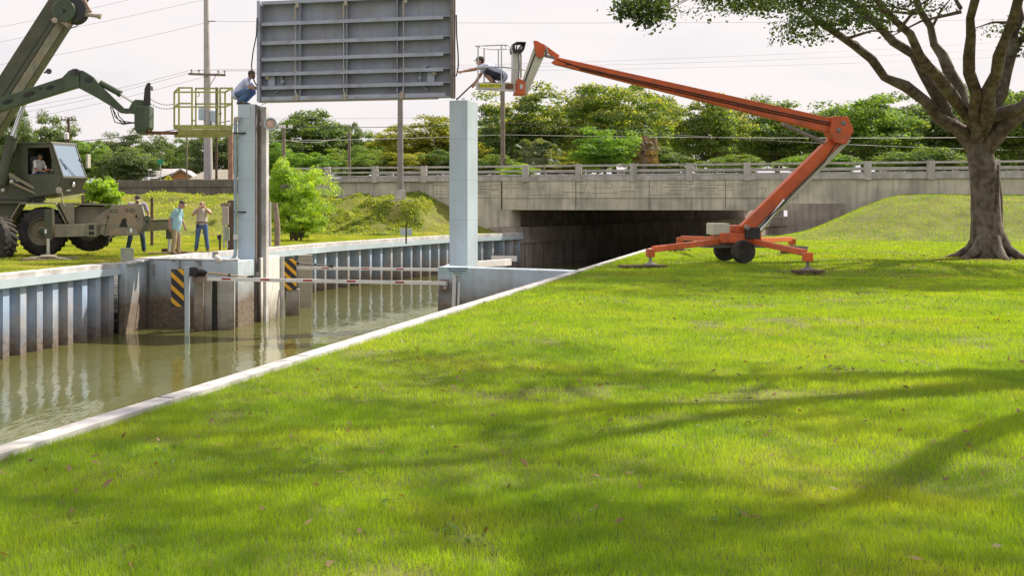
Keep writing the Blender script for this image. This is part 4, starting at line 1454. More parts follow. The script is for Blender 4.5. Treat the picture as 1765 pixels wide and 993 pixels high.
# ground cover on the mound
r = np.random.default_rng(9)
n = 46000
u = r.uniform(-3, 7.2, n)
w = r.uniform(0.3, 7.8, n)
x = BO.x + BE.x * u - BN.x * w
y = BO.y + BE.y * u - BN.y * w
c = u_left(-w) - u
pat = vnoise(x + 300, y + 300, 0.9, 21) * 0.6 + vnoise(x + 300, y + 300, 0.3, 22) * 0.5
k = (c > 1.2) & (pat > 0.42)
x, y, u, w, pat = x[k], y[k], u[k], w[k], pat[k]
z = h_left(u, -w) + (pat - 0.42) * r.uniform(0.05, 0.5, len(x))
p = np.stack([x, y, z], 1)
nn = r.normal(size=p.shape) * 0.7 + np.array([0, -0.4, 0.9])
tag(finish('ground_cover', quad_mesh('ground_cover', leaf_quads(p, nn, 0.13, 0.08, r), 4), [LF['cover']], None), 'leafy ground cover creeping over the mound', 'ground cover', kind='stuff')
# weeds on the upper left bank
n = 26000
u = r.uniform(-32, -2, n)
w = r.uniform(0.4, 15, n)
x = BO.x + BE.x * u - BN.x * w
y = BO.y + BE.y * u - BN.y * w
pat = vnoise(x + 300, y + 300, 1.6, 31) * 0.65 + vnoise(x + 300, y + 300, 0.45, 32) * 0.45
k = (pat > 0.6) & (r.random(n) < 0.9)
x, y, u, w, pat = x[k], y[k], u[k], w[k], pat[k]
z = h_left(u, -w) + (pat - 0.58) * r.uniform(0.1, 0.8, len(x))
p = np.stack([x, y, z], 1)
nn = r.normal(size=p.shape) * 0.7 + np.array([0, -0.3, 0.9])
tag(finish('weeds', quad_mesh('weeds', leaf_quads(p, nn, 0.16, 0.07, r), 4), [LF['cover']], None), 'patchy weeds on the sloping bank', 'weeds', kind='stuff')

# ------------------------------------------------------------------ the near oak, and an unseen oak added to shade the nearest lawn
def big_oak(label, x, y, cx, cy, cz, rx, ry, rz, seed, blobs, per, ln, twigs=()):
    root = thing('shade_oak', (x, y, 0), label, 'tree')
    b = MB()
    rr = random.Random(seed)
    b.tube([(x, y, -0.3), (x, y, 0.2), (x - 0.1, y, 1.2), (x - 0.2, y - 0.05, 2.6), (x - 0.5, y, 4.2)], [0.75, 0.52, 0.42, 0.40, 0.34], 14)
    for i in range(7):
        a = 2 * math.pi * i / 7 + rr.uniform(-.3, .3)
        dr = Vector((math.cos(a), math.sin(a), 0))
        b.tube([Vector((x, y, 0.75)) + dr * 0.30, Vector((x, y, 0.25)) + dr * 0.55, Vector((x, y, 0.02)) + dr * 0.95, Vector((x, y, -0.15)) + dr * 1.5], [0.16, 0.17, 0.12, 0.05], 8)
    for i in range(16):
        a = rr.uniform(0, 6.28)
        z0 = rr.uniform(0.2, 2.2)
        b.tube([Vector((x - 0.08 + math.cos(a + k * .12) * (0.44 - 0.02 * k), y + math.sin(a + k * .12) * (0.44 - .02 * k), z0 + k * 0.5)) for k in range(4)], [0.03, 0.07, 0.06, 0.02], 6)
    fork = Vector((x - 0.35, y, 3.4))
    for i in range(11):
        a = 2 * math.pi * i / 11 + rr.uniform(-.25, .25)
        e = Vector((cx + math.cos(a) * rx * .72, cy + math.sin(a) * ry * .72, cz + rr.uniform(-.35, .5) * rz))
        GN_ = None
        m1 = fork.lerp(e, 0.35) + Vector((rr.uniform(-.4, .4), rr.uniform(-.4, .4), 0.6))
        m2 = fork.lerp(e, 0.7) + Vector((rr.uniform(-.5, .5), rr.uniform(-.5, .5), 0.5))
        ctl, rad_ = [fork + Vector((0, 0, rr.uniform(-.4, .7))), m1, m2, e], [0.22, 0.15, 0.08, 0.02]
        pp_, qq_ = [], []
        for s_ in range(3):
            for t_ in range(5):
                f_ = t_ / 5
                pp_.append(ctl[s_].lerp(ctl[s_ + 1], f_) + Vector((rr.gauss(0, .05), rr.gauss(0, .05), rr.gauss(0, .06))))
                qq_.append((rad_[s_] * (1 - f_) + rad_[s_ + 1] * f_) * rr.uniform(0.86, 1.2))
        b.tube(pp_ + [e], qq_ + [0.02], 9)
        for j in range(4):
            q = m1.lerp(e, rr.uniform(0.2, 0.9))
            e2 = q + Vector((rr.uniform(-1.8, 1.8), rr.uniform(-1.8, 1.8), rr.uniform(-.6, 1.2)))
            b.tube([q, q.lerp(e2, .5) + ZAX * .15, e2], [0.06, 0.035, 0.01], 5)
    for t in twigs:
        b.tube([Vector((cx - rx * .5, cy, cz - 0.3 * rz)), Vector(t).lerp(Vector((cx - rx * .5, cy, cz)), 0.4) + ZAX * 0.2, t], [0.05, 0.025, 0.008], 5)
    b.build('trunk', M['bark'], root, smooth=60)
    p, n_, u_, r_ = crown_points(seed, blobs, per, rad=(0.10, 0.19), flat=0.7, low=-0.7, inner=0.45)
    p = p * np.array([rx, ry, rz]) + np.array([cx, cy, cz])
    if twigs:
        pp = [p]
        nn_ = [n_]
        for t in twigs:
            q = r_.normal(size=(110, 3)) * np.array([0.16, 0.2, 0.12]) + np.array(t) + np.array([0.08, 0, 0])
            pp.append(q)
            nn_.append(r_.normal(size=(110, 3)))
        p, n_ = np.concatenate(pp), np.concatenate(nn_)
    p = p - np.array(ORIG[root.name])
    finish('crown', quad_mesh('crown', leaf_quads(p, n_, ln, ln * 0.5, r_), 4), [LF['oak']], root)
tw = [at(1068, 12, 26), at(1082, 5, 26), at(1092, 18, 26.2), at(1100, 26, 26), at(1108, 10, 26), at(1114, 38, 26), at(1112, 2, 26.3), at(1076, 20, 26.1), at(1121, 20, 26.2), at(1140, 20, 26), at(1132, 5, 26.4)]
big_oak('large spreading oak on the near lawn, its leaves hanging into the top of the sky', 21.2, 37, 18.9, 33.0, 9.2, 9.4, 7.5, 4.7, 61, 340, 270, 0.13, tw)
big_oak('added oak out of view that shades the nearest lawn', 12.4, 13.5, 11.2, 12.2, 10.2, 6.8, 6.2, 3.4, 62, 120, 140, 0.16)

# broad-leaved weeds in the lawn
q = []
cl = [(r.uniform(-0.28, 0.62), r.uniform(5.5, 28)) for _ in range(26)]
for i in range(420):
    cx_, cy_ = cl[i % 26]
    y0 = cy_ + r.normal() * 0.5
    x0 = cx_ * cy_ + r.normal() * 0.6
    k = int(r.integers(3, 12))
    a = r.uniform(0, 6.28, k)
    d = r.uniform(0.01, 0.06, k)
    q.append(np.stack([x0 + d * np.cos(a), y0 + d * np.sin(a)], 1))
q = np.concatenate(q)
u, v = q[:, 0] * 0.951 - (q[:, 1] - 72) * 0.309, q[:, 0] * 0.309 + (q[:, 1] - 72) * 0.951
k = (u - u_right(v) > 0.15) & (v < -0.5)
q, u, v = q[k], u[k], v[k]
p = np.column_stack([q, h_right(u, v) + r.uniform(0.005, 0.035, len(q))])
tag(finish('lawn_weeds', quad_mesh('lawn_weeds', leaf_quads(p, r.normal(size=p.shape) * 0.35 + np.array([0, 0, 1.0]), 0.042, 0.026, r), 4), [LF['bright']], None), 'broad leaved weeds dotted in the lawn', 'weeds', kind='stuff')
# bits of leaf and scum drifting on the canal
n = 1500
x = r.uniform(-9, 8, n)
y = r.uniform(12, 60, n)
u, v = x * 0.951 - (y - 72) * 0.309, x * 0.309 + (y - 72) * 0.951
pat = vnoise(x + 300, y + 300, 2.0, 51)
k = (u > u_left(v) + 0.1) & (u < u_right(v) - 0.1) & (pat > 0.5)
p = np.stack([x[k], y[k], np.full(k.sum(), WZ + 0.004)], 1)
tag(finish('floating_leaves', quad_mesh('floating_leaves', leaf_quads(p, r.normal(size=p.shape) * 0.05 + np.array([0, 0, 1.0]), 0.09, 0.05, r), 4), [LF['litter']], None), 'leaf bits drifting on the canal', 'leaves', kind='stuff')
# dry leaves dropped on the lawn
n = 9000
rr_ = np.abs(r.normal(0, 1, n)) * 7.0
aa = r.uniform(0, 2 * math.pi, n)
x = np.concatenate([20.0 + rr_[:6000] * np.cos(aa[:6000]), r.uniform(-3, 16, 3000)])
y = np.concatenate([36.0 + rr_[:6000] * np.sin(aa[:6000]), r.uniform(4.5, 34, 3000)])
u = x * 0.951 - (y - 72) * 0.309
v = x * 0.309 + (y - 72) * 0.951
k = (u - u_right(v) > 0.1) & (v < -0.5) & (y > 4)
x, y, u, v = x[k], y[k], u[k], v[k]
p = np.stack([x, y, h_right(u, v) + r.uniform(0.02, 0.05, len(x))], 1)
nn = r.normal(size=p.shape) * 0.45 + np.array([0, 0, 1.0])
tag(finish('fallen_leaves', quad_mesh('fallen_leaves', leaf_quads(p, nn, 0.065, 0.03, r), 4), [LF['litter']], None), 'dry brown leaves scattered on the lawn', 'leaves', kind='stuff')

# ------------------------------------------------------------------ poles and wires
def pole(name, label, px, ptop, pbot, d, r0, r1, mat, ground=None, lean=0.0, cat='utility pole'):
    base = at(px, pbot, d)
    if ground is not None:
        base.z = ground
    top = at(px + lean, ptop, d)
    root = thing(name, base, label, cat)
    b = MB()
    b.tube([base - ZAX * 0.4, base.lerp(top, .5), top], [r0, (r0 + r1) / 2, r1], 14)
    b.build('shaft', mat, root, smooth=60)
    return root
def crossarm(root, a, c, w, mat, ins=()):
    b = MB()
    b.bar(a, c, w, w)
    o = b.build('crossarm', mat, root)
    b = MB()
    for f in ins:
        q = Vector(a).lerp(Vector(c), f) + ZAX * (w / 2)
        b.lathe(q, (0, 0, 1), [(0, 0.03), (0.12, 0.03), (0.14, 0.07), (0.22, 0.07), (0.27, 0.03)], 8)
    if ins:
        b.build('insulators', M['steel'], o)
    return o
D1_ = 86
root = pole('utility_pole', 'tall concrete utility pole with crossarm and transformers behind the yellow work basket', 359.5, -30, 312, D1_, 0.37, 0.17, M['pole_conc'], 2.9, lean=-4.5)
crossarm(root, at(325, 127, D1_ - .35), at(389, 129, D1_ - .35), 0.16, M['wood_pole'], (0.08, 0.28, 0.8, 0.97))
b = MB()
b.bar(at(372, 130, D1_ - .3), at(360, 150, D1_ - .3), 0.05, 0.05, up=(0, 1, 0))
b.bar(at(357, 36, D1_ - .1), at(371, 36, D1_ - .1), 0.07, 0.07)
b.build('brace', M['steel'], root)
for px, py in ((347.5, 196), (367.5, 200)):
    b = MB()
    q = at(px, py, D1_ - .2)
    b.lathe(q, (0, 0, 1), [(-0.45, 0.20), (-0.43, 0.24), (0.38, 0.24), (0.42, 0.18), (0.5, 0.08)], 14)
    b.bar(q, at(358, py, D1_), 0.1, 0.3)
    b.build('transformer', M['paint_blue'], root, smooth=40)
pole('service_pole', 'thin dark brown pole close beside the concrete utility pole', 373, 150, 312, 84, 0.10, 0.08, M['wood_dk'], 2.9)
pole('service_pole', 'thick reddish wood pole right beside the blue conduit', 397.5, 226, 312, 80, 0.19, 0.17, M['wood_red'], 2.9)
pole('service_pole', 'thin grey pole in front of the orange gable', 322, 218, 310, 100, 0.08, 0.06, M['wood_pole'], 2.9)
root = pole('utility_pole', 'dark wood pole with short crossarm above the crane cab', 119, 203, 300, 108, 0.17, 0.12, M['wood_dk'], 2.9, lean=-1)
crossarm(root, at(105, 206, 107.8), at(131, 206.5, 107.8), 0.12, M['wood_dk'], (0.05, 0.3, 0.7, 0.95))
b = MB()
b.lathe(at(114.5, 234, 107.7), (0, 0, 1), [(-0.3, 0.22), (0.25, 0.22), (0.32, 0.12)], 12)
b.build('transformer', M['white'], root, smooth=40)
root = pole('floodlight_pole', 'wood pole carrying two white floodlights behind the willow bush', 489, 219, 300, 78, 0.13, 0.11, M['wood_pole'], 2.9, cat='light pole')
for px0, px1, tilt in ((480, 492, -0.06), (497, 504, 0.15)):
    b = MB()
    b.box(at((px0 + px1) / 2, 218, 77.6), ((px1 - px0) / F * 78, 0.25, 0.2), Matrix.Rotation(tilt, 3, 'Y'))
    b.build('floodlight', M['white'], root, bevel=0.02)
b = MB()
b.bar(at(480, 221, 77.8), at(505, 221, 77.8), 0.05, 0.05)
b.build('crossarm', M['galv'], root)
pole('service_pole', 'slim grey wood pole rising through the trees behind the first parapet posts', 602, 226, 306, 82, 0.11, 0.09, M['wood_pole'], 2.9)
pole('service_pole', 'plain wood pole rising behind the bridge parapet to the lift basket', 866.5, 140, 300, 84, 0.175, 0.155, M['wood_pole'], 2.9)
# street light on the mound
base = at(690, 346, 67.2)
root = thing('street_light', base, 'brown grey steel street light pole on a concrete block atop the mound', 'street light')
b = MB()
b.tube([base + ZAX * 0.5, base + ZAX * 12.0], [0.185, 0.12], 16)
b.tube([base + ZAX * 11.8, base + Vector((0.3, 0.8, 12.6)), base + Vector((0.8, 2.6, 12.9))], [0.06, 0.05, 0.04], 8)
b.build('shaft', M['steel'], root, smooth=60)
b = MB()
b.box(base + Vector((0.9, 3.0, 12.85)), (0.3, 0.8, 0.14))
b.build('luminaire', M['grey_paint'], root, bevel=0.03)
b = MB()
q = [Vector((x, y, 0)) for x, y in ((-.34, -.34), (.34, -.34), (.34, .34), (-.34, .34))]
b.hexa([base + p - ZAX * 0.3 for p in q] + [base + p * 0.80 + ZAX * 0.62 for p in q])
b.build('footing', M['conc_rail'], root, bevel=0.02)
b = MB()
b.box(base + Vector((0, -0.1, -0.0)), (1.5, 0.8, 0.08))
b.build('pad', M['conc'], root, bevel=0.01)

def wire(p, q, drop, label, r=0.010, mat='steel'):
    cable('power_line', sag(p, q, drop, 14), r, M[mat], label, 'power line', 'overhead power lines')
wire(at(-80, 86, 100), at(440, -22, 92), 0.2, 'upper faint power line crossing the sky behind the crane boom tip')
wire(at(-80, 122, 95), at(357, 38, D1_), 0.3, 'power line running up to the short arm of the concrete pole')
wire(at(-80, 60, 105), at(300, -20, 100), 0.2, 'highest faint power line near the crane boom head', 0.011)
wire(at(371, 36, D1_), at(1900, 30, 96), 0.25, 'faint power line leaving the short arm of the concrete pole', 0.011)
for i, f in enumerate((0.08, 0.28, 0.97)):
    q = at(325, 127, D1_ - .35).lerp(at(389, 129, D1_ - .35), f) + ZAX * 0.3
    wire(at(-120 + i * 10, 205 + i * 10, 104), q, 0.5, ('lowest', 'middle', 'topmost')[2 - i] + ' of three lines running to the concrete pole crossarm from behind the crane', 0.011)
    wire(q, at(1900, 60 + i * 14, 110), 0.6, ('first', 'second', 'third')[i] + ' line from the concrete pole crossarm, passing behind the gate panel', 0.009)
wire(at(60, 248, 96), at(397, 208, 80), 0.25, 'thick dark cable passing under the yellow basket to the reddish pole', 0.028, 'black')
wire(at(397, 214, 80), at(866, 210, 84), 0.3, 'dark cable across the treetops from the gate post to the wood pole, upper', 0.022, 'black')
wire(at(866, 210, 84), at(1900, 262, 92), 0.4, 'dark cable falling away from the wood pole across the flowering trees', 0.022, 'black')
wire(at(397, 243, 80), at(866, 232, 84), 0.1, 'paler cable between the reddish pole and the wood pole, lower', 0.018, 'grey_paint')
wire(at(866, 232, 84), at(1900, 234, 92), 0.2, 'paler level cable from the wood pole across the broadleaf bush', 0.018, 'grey_paint')
wire(at(397, 204, 80), at(866, 201, 84), 0.05, 'thin faint cable crossing above the treetops between the gate posts', 0.009)
wire(at(489, 240, 78), at(602, 232, 82), 0.35, 'sagging service wire between the floodlight pole and the slim pole', 0.012, 'grey_paint')

# ------------------------------------------------------------------ houses and road signs beyond the wall
def house(label, px0, px1, ridge, eave, d, roofm, gable):
    a, c = at(px0, eave, d), at(px1, eave, d)
    root = thing('house', ((a.x + c.x) / 2, d + 4, 2.9), label, 'house')
    zr_, ze = at(0, ridge, d + 4).z, a.z
    b = MB()
    b.box(((a.x + c.x) / 2, d + 4, (2.7 + ze) / 2), (c.x - a.x - 0.8, 7.4, ze - 2.7 - 0.02))
    b.build('wall', M['white'], root)
    x1 = c.x
    b = MB()
    if gable:
        rx = at(gable, ridge, d + 0).x
        b.prism([(x1 - 0.02, d, ze), (rx, d, zr_ + 0.0), (rx - (x1 - rx) * 0.95, d, ze), (rx - (x1 - rx) * 0.95, d, ze - 0.06), (x1 - 0.02, d, ze - 0.06)], (0, 0.25, 0))
        b.build('gable', M['stucco'], root)
        b = MB()
        for s in (1, -1):
            e = rx + (x1 - rx + 0.25) * s
            b.prism([(rx, d - 0.4, zr_ + 0.04), (e, d - 0.4, ze - 0.05), (e, d - 0.4, ze - 0.22), (rx, d - 0.4, zr_ - 0.13)], (0, 8.5, 0))
        b.prism([(rx, d + 1, zr_), (a.x, d + 1.0, zr_ - 0.05), (a.x, d - 1.2, ze + 0.1), (rx - 1.5, d - 1.2, ze + 0.1)], (0, 0.3, 0.06))
    else:
        m = (a.x + c.x) / 2
        q = (c.x - a.x) * 0.22
        b.add([(a.x, d - 0.4, ze), (c.x, d - 0.4, ze), (c.x, d + 8.4, ze), (a.x, d + 8.4, ze), (m - q, d + 4, zr_), (m + q, d + 4, zr_)],
              [(0, 1, 5, 4), (1, 2, 5), (2, 3, 4, 5), (3, 0, 4), (3, 2, 1, 0)])
    b.build('roof', M[roofm], root)
house('low house with pale grey roof and orange gable beyond the dark wall', 250, 334, 293, 307, 106, 'roof_white', 312)
house('low house with tan hipped roof behind the concrete utility pole', 326, 408, 292, 309, 100, 'roof_tan', None)
c = at(290, 308.5, 79)
root = thing('road_sign', (c.x, c.y, 2.9), 'lemon yellow diamond pedestrian crossing sign just above the dark wall', 'road sign')
b = MB()
s = 0.30
b.prism([c + Vector((0, 0, s)), c + Vector((s, 0, 0)), c + Vector((0, 0, -s)), c + Vector((-s, 0, 0))], (0, 0.02, 0))
b.build('panel', M['lemon'], root)
b = MB()
b.tube([(c.x, c.y + 0.05, 2.6), (c.x, c.y + 0.05, c.z)], 0.03, 6)
b.build('post', M['galv'], root)
b = MB()
cc = c + Vector((0, -0.004, 0))
b.ball(cc + ZAX * 0.13, 0.035, 8)
b.bar(cc + ZAX * 0.09, cc - ZAX * 0.04, 0.05, 0.006, up=(0, 1, 0))
b.bar(cc - ZAX * 0.03, cc + Vector((0.07, 0, -0.17)), 0.035, 0.006, up=(0, 1, 0))
b.bar(cc - ZAX * 0.03, cc + Vector((-0.06, 0, -0.17)), 0.035, 0.006, up=(0, 1, 0))
b.build('pedestrian_symbol', M['black'], root)
c = at(276.5, 279, 92)
root = thing('street_name_sign', (c.x, c.y, 2.9), 'small green street name sign on a thin post before the trees', 'road sign')
b = MB()
b.box(c, (0.5, 0.02, 0.42))
b.build('panel', M['green_sign'], root)
b = MB()
b.tube([(c.x, c.y + 0.05, 2.6), (c.x, c.y + 0.05, c.z + 0.2)], 0.04, 6)
b.build('post', M['galv'], root)

# ------------------------------------------------------------------ small posts and boxes on the bank
def hz_(x, y):
    u, v = uv(x, y)
    return float(h_left(np.array([u]), np.array([v]))[0])
def short_post(name, label, px, ptop, d, w, mat, lean=0.0, cat='post'):
    c = at(px, ptop, d)
    g = hz_(c.x, c.y)
    root = thing(name, (c.x, c.y, g), label, cat)
    b = MB()
    b.tube([(c.x, c.y, g - 0.3), (c.x, c.y, (g + c.z) / 2), (c.x + lean, c.y, c.z)], [w / 2 * 1.05, w / 2, w / 2 * .95], 10)
    b.build('timber', mat, root, smooth=50)
    b = MB()
    b.tube([(c.x + lean, c.y, c.z), (c.x + lean, c.y, c.z + 0.015)], w / 2 * 0.98, 10)
    b.build('top', mat, root)
    return root
short_post('fence_post', 'pale squared concrete fence post close beside the gate post channel', 463.5, 348, 46.5, 0.19, M['pole_conc'])
short_post('fence_post', 'leaning grey weathered wood post in front of the willow bush', 478, 350, 46.8, 0.24, M['wood'], lean=-0.10)
short_post('fence_post', 'slim black post standing behind the crane outrigger beam', 262, 341, 47.5, 0.13, M['wood_dk'])
short_post('fence_post', 'short dark post behind the crane bumper, beside the yellowing bush', 143, 337, 47, 0.12, M['wood_dk'])
c = at(700, 393, 54.8)
g = hz_(c.x, c.y)
root = thing('valve_boxes', (c.x, c.y, g), 'pair of small pale blue boxes on a dark stake by the curving seawall', 'utility box')
b = MB()
b.box((c.x, c.y, (g + c.z) / 2), (0.07, 0.07, c.z - g + 0.3))
b.build('stake', M['wood_dk'], root)
for px in (694.5, 706):
    b = MB()
    b.box(at(px, 400, 54.75), (0.23, 0.1, 0.34))
    b.build('box', M['paint_blue'], root, bevel=0.01)
c = at(398, 350, 42.4)
g = hz_(c.x, c.y)
root = thing('meter_post', (c.x, c.y, g), 'dark wood board post with beige electric meter box beside the workmen', 'meter post')
b = MB()
b.box((c.x, c.y, (g + c.z) / 2), (0.24, 0.14, c.z - g + 0.2))
b.build('post', M['wood_dk'], root, bevel=0.01)
b = MB()
b.box(at(389.5, 353, 42.35) + Vector((0, 0, 0)), (0.38, 0.1, 0.14))
b.build('board', M['wood'], root, bevel=0.01)
b = MB()
b.box(at(388.5, 372, 42.2), (0.24, 0.18, 0.68))
b.build('meter_box', M['beige'], root, bevel=0.02)
b = MB()
b.box(at(391, 403, 42.25), (0.20, 0.14, 0.50))
b.build('lower_box', M['box_green'], root, bevel=0.015)
b = MB()
b.tube([at(386, 388, 42.2), at(386, 428, 42.2)], 0.035, 8)
b.tube([at(392, 428, 42.2), at(392, 412, 42.2)], 0.025, 8)
b.build('conduit', M['galv'], root, smooth=50)
c = at(379, 427, 41.6)
root = thing('dark_spigot', (c.x, c.y, hz_(c.x, c.y)), 'small dark spigot box on a short stake beside the meter post', 'spigot')
b = MB()
b.box(c + ZAX * 0.2, (0.07, 0.07, 0.55))
b.build('stake', M['black'], root)
b = MB()
b.box(at(378, 409, 41.55), (0.15, 0.12, 0.15))
b.build('box', M['black'], root, bevel=0.01)
# ------------------------------------------------------------------ mobile crane
root = thing('mobile_crane', at(60, 440, 39), 'dark green mobile crane on big lugged tyres, cab door window open, boom raised', 'crane')
CR = root
def tyre(c, axis, r, w, parent, seed=0):
    axis = Vector(axis).normalized()
    b = MB()
    b.lathe(c, axis, [(-w / 2, r * 0.56), (-w / 2, r * 0.80), (-w * 0.42, r * 0.93), (-w * 0.25, r * 0.955), (w * 0.25, r * 0.955), (w * 0.42, r * 0.93), (w / 2, r * 0.80), (w / 2, r * 0.56), (-w / 2, r * 0.56)], 48, caps=False)
    a = axis.orthogonal().normalized()
    bb = axis.cross(a)
    n = 24
    for i in range(n):
        for s in (1, -1):
            an = 2 * math.pi * (i + (0.5 if s < 0 else 0)) / n
            e = lambda q: a * math.cos(q) + bb * math.sin(q)
            b.bar(c + e(an) * r * 0.965 + axis * s * 0.02 * w, c + e(an + 0.16) * r * 0.945 + axis * s * 0.47 * w, r * 0.085, r * 0.075, up=e(an))
    t = b.build('tyre', M['tyre'], parent, smooth=35)
    b = MB()
    b.lathe(c, axis, [(-w * 0.42, r * 0.57), (-w * 0.44, r * 0.52), (-w * 0.15, r * 0.46), (-w * 0.15, r * 0.2), (-w * 0.3, r * 0.19), (-w * 0.32, r * 0.1)], 32, caps=False)
    b.lathe(c, axis, [(w * 0.32, r * 0.1), (w * 0.3, r * 0.19), (w * 0.15, r * 0.2), (w * 0.15, r * 0.46), (w * 0.44, r * 0.52), (w * 0.42, r * 0.57)], 32, caps=False)
    b.build('rim', M['green_lt'], t, smooth=35)
    return t
def wheel(c, axis, r, w):
    h = MB()
    c = Vector(c)
    axis = Vector(axis).normalized()
    h.lathe(c, axis, [(-w * 0.36, r * 0.06), (-w * 0.34, r * 0.14), (w * 0.34, r * 0.14), (w * 0.36, r * 0.06)], 16)
    for i in range(10):
        an = i * math.pi / 5
        a = axis.orthogonal().normalized()
        bb = axis.cross(a)
        for s in (-1, 1):
            q = c + (a * math.cos(an) + bb * math.sin(an)) * r * 0.27
            h.tube([q + axis * s * w * 0.1, q + axis * s * w * 0.2], r * 0.022, 6)
    o = h.build('wheel', M['green'], CR, smooth=40)
    tyre(c, axis, r, w, o)
wheel(at(75, 399, 38.35), (0.05, 1, 0), 0.82, 0.6)
wheel(at(157, 391, 38.9), (0.12, 1, 0), 0.82, 0.6)
wheel(at(-12, 424, 36.8) + Vector((0, 0.1, 0.55 - 0.35)), (0.5, 0.86, 0), 0.82, 0.6)
wheel(at(-30, 405, 40.9), (0, 1, 0), 0.80, 0.6)
# carrier frame and fenders
b = MB()
b.plate([(-60, 362), (128, 362), (128, 385), (-60, 385)], 39.0, 0.9)
b.plate([(-60, 385), (60, 385), (60, 398), (-60, 398)], 39.2, 0.5)
b.build('chassis', M['green'], CR)
b = MB()
for p, q in (((19, 384), (39.5, 350.5)), ((39.5, 350.5), (100, 350.5)), ((100, 350.5), (118, 385))):
    b.bar(at(*p, 38.35), at(*q, 38.35), 0.75, 0.045, up=(0, 0, 1) if p[1] == q[1] else (1, 0, 0.5))
b.build('fender', M['green_lt'], CR)
b = MB()
b.plate([(101, 350), (128, 349), (128, 386), (119, 386)], 38.0, 0.05)
b.build('fender_panel', M['green_lt'], CR)
b = MB()
b.plate([(-60, 351), (37, 351), (17, 386), (-60, 386)], 38.55, 0.06)
b.plate([(-60, 346), (48, 346), (46, 351), (-60, 351)], 38.3, 2.0)
b.build('side_body', M['green'], CR, bevel=0.01)
b = MB()
b.hexa([at(101, 352, 38.02), at(196, 354, 38.02), at(196, 354, 40.6), at(101, 352, 40.6)] + [p + Vector((0, 0, 0.05)) for p in (at(101, 352, 38.02), at(196, 354, 38.02), at(196, 354, 40.6), at(101, 352, 40.6))])
b.build('front_deck', M['green_lt'], CR)
b = MB()
b.plate([(128.5, 356), (185, 356), (172, 386), (128.5, 386)], 38.35, 0.06)
b.plate([(150, 386), (190, 356), (198, 356), (176, 400), (150, 400)], 38.1, 0.06)
b.build('inner_panel', M['green_lt'], CR)
b = MB()
b.plate([(128, 349.5), (168, 350.5), (168, 354), (128, 354)], 38.15, 0.05)
b.build('deck_gap_shade', M['dark'], CR)  # dark strip standing in for the shaded gap at the deck edge
# outrigger box: the worn plate with the half lost lettering
BX = 37.6
b = MB()
b.plate([(177.5, 407), (192, 353), (243.5, 352), (252, 383), (238.5, 405.5)], BX, 0.08)
b.plate([(183, 404), (196, 356), (240, 356), (246, 382), (236, 403)], BX + 0.085, 0.9)
pl = b.build('outrigger_box', M['green_lt'], CR, bevel=0.01)
b = MB()
b.plate([(188.5, 393), (237, 392), (237, 404.5), (186, 406)], BX - 0.05, 0.045)
b.build('lower_rail', M['green_lt'], pl, bevel=0.006)
b = MB()
b.plate([(205, 391.5), (211, 377), (218, 376), (218, 386), (221, 391)], BX - 0.006, 0.004)
for x, y, rx, ry in ((187.0, 374.5, 1.5, 3.4), (186, 381.5, 1.6, .7), (234.9, 373.2, 1.9, 3.5), (239.6, 376.8, 1.1, 1.9), (235.7, 380.5, 1.6, .7)):
    b.plate([(x + rx * math.cos(t), y + ry * math.sin(t)) for t in np.linspace(0, 2 * math.pi, 12, endpoint=False)], BX - 0.006, 0.004)
b.build('openings', M['dark'], pl)
b = MB()
b.plate([(207, 353.5), (213, 353.5), (214, 362), (212, 372), (208, 371), (207.5, 361)], BX - 0.005, 0.003)
b.plate([(208, 393.5), (216, 393.5), (216, 405), (208, 405)], BX - 0.056, 0.003)
b.build('rust_patch', M['rust_lt'], pl)
b = MB()
b.plate([(224, 393.5), (228, 393.5), (228, 400.5), (224, 400.5)], BX - 0.057, 0.003)
b.build('white_tag', M['white'], pl)
M['stencil'] = pm('dark_stencil_paint', (0.03, 0.035, 0.025), 0.6)
text('KO', at(196.8, 364.5, BX - 0.006), 0.185, M['stencil'], pl)
text('IND', at(224.5, 363.2, BX - 0.006), 0.185, M['stencil'], pl)
b = MB()
b.plate([(238, 405), (253, 380), (260, 384), (246.5, 403)], BX - 0.1, 0.07)
b.lathe(at(253.5, 377.5, BX - 0.065), (0, 1, 0), [(-0.035, 0.06), (-0.035, 0.12), (0.035, 0.12), (0.035, 0.06)], 16)
b.build('lifting_eye', M['green'], CR, bevel=0.006)
b = MB()
b.lathe(at(178.5, 382, BX - 0.065), (0, 1, 0), [(-0.035, 0.05), (-0.035, 0.10), (0.035, 0.10), (0.035, 0.05)], 16)
b.plate([(170, 404), (176, 384), (182, 386), (179, 405)], BX - 0.05, 0.04)
b.build('lifting_eye', M['green_lt'], CR, bevel=0.006)
# beams and jacks
b = MB()
b.plate([(90, 387.5), (168, 386), (168, 407), (90, 409)], 37.35, 0.35)
b.plate([(150, 385), (166, 384.5), (166, 408), (150, 408)], 37.30, 0.045)
b.build('outrigger_beam', M['green_lt'], CR, bevel=0.012)
b = MB()
for y0, y1 in ((388, 396), (399, 405)):
    b.plate([(153, y0), (162, y0), (162, y1), (153, y1)], 37.294, 0.004)
b.build('beam_pockets', M['dark'], CR)
b = MB()
b.plate([(76.5, 361), (90, 360), (90.5, 410), (76.5, 410)], 37.2, 0.3)
jk = b.build('jack_housing', M['green'], CR, bevel=0.01)
b = MB()
b.plate([(76.8, 395), (80.5, 395), (80.5, 402.5), (76.8, 402.5)], 37.194, 0.004)
b.build('white_tag', M['white'], jk)
b = MB()
b.tube([at(83, 411, 37.35), at(83, 444, 37.35)], 0.058, 12)
b.build('jack_rod', M['chrome'], jk, smooth=60)
b = MB()
b.lathe(at(83, 444.5, 37.35), (0, 0, 1), [(-0.05, 0.14), (0.02, 0.14), (0.05, 0.10), (0.14, 0.09)], 14)
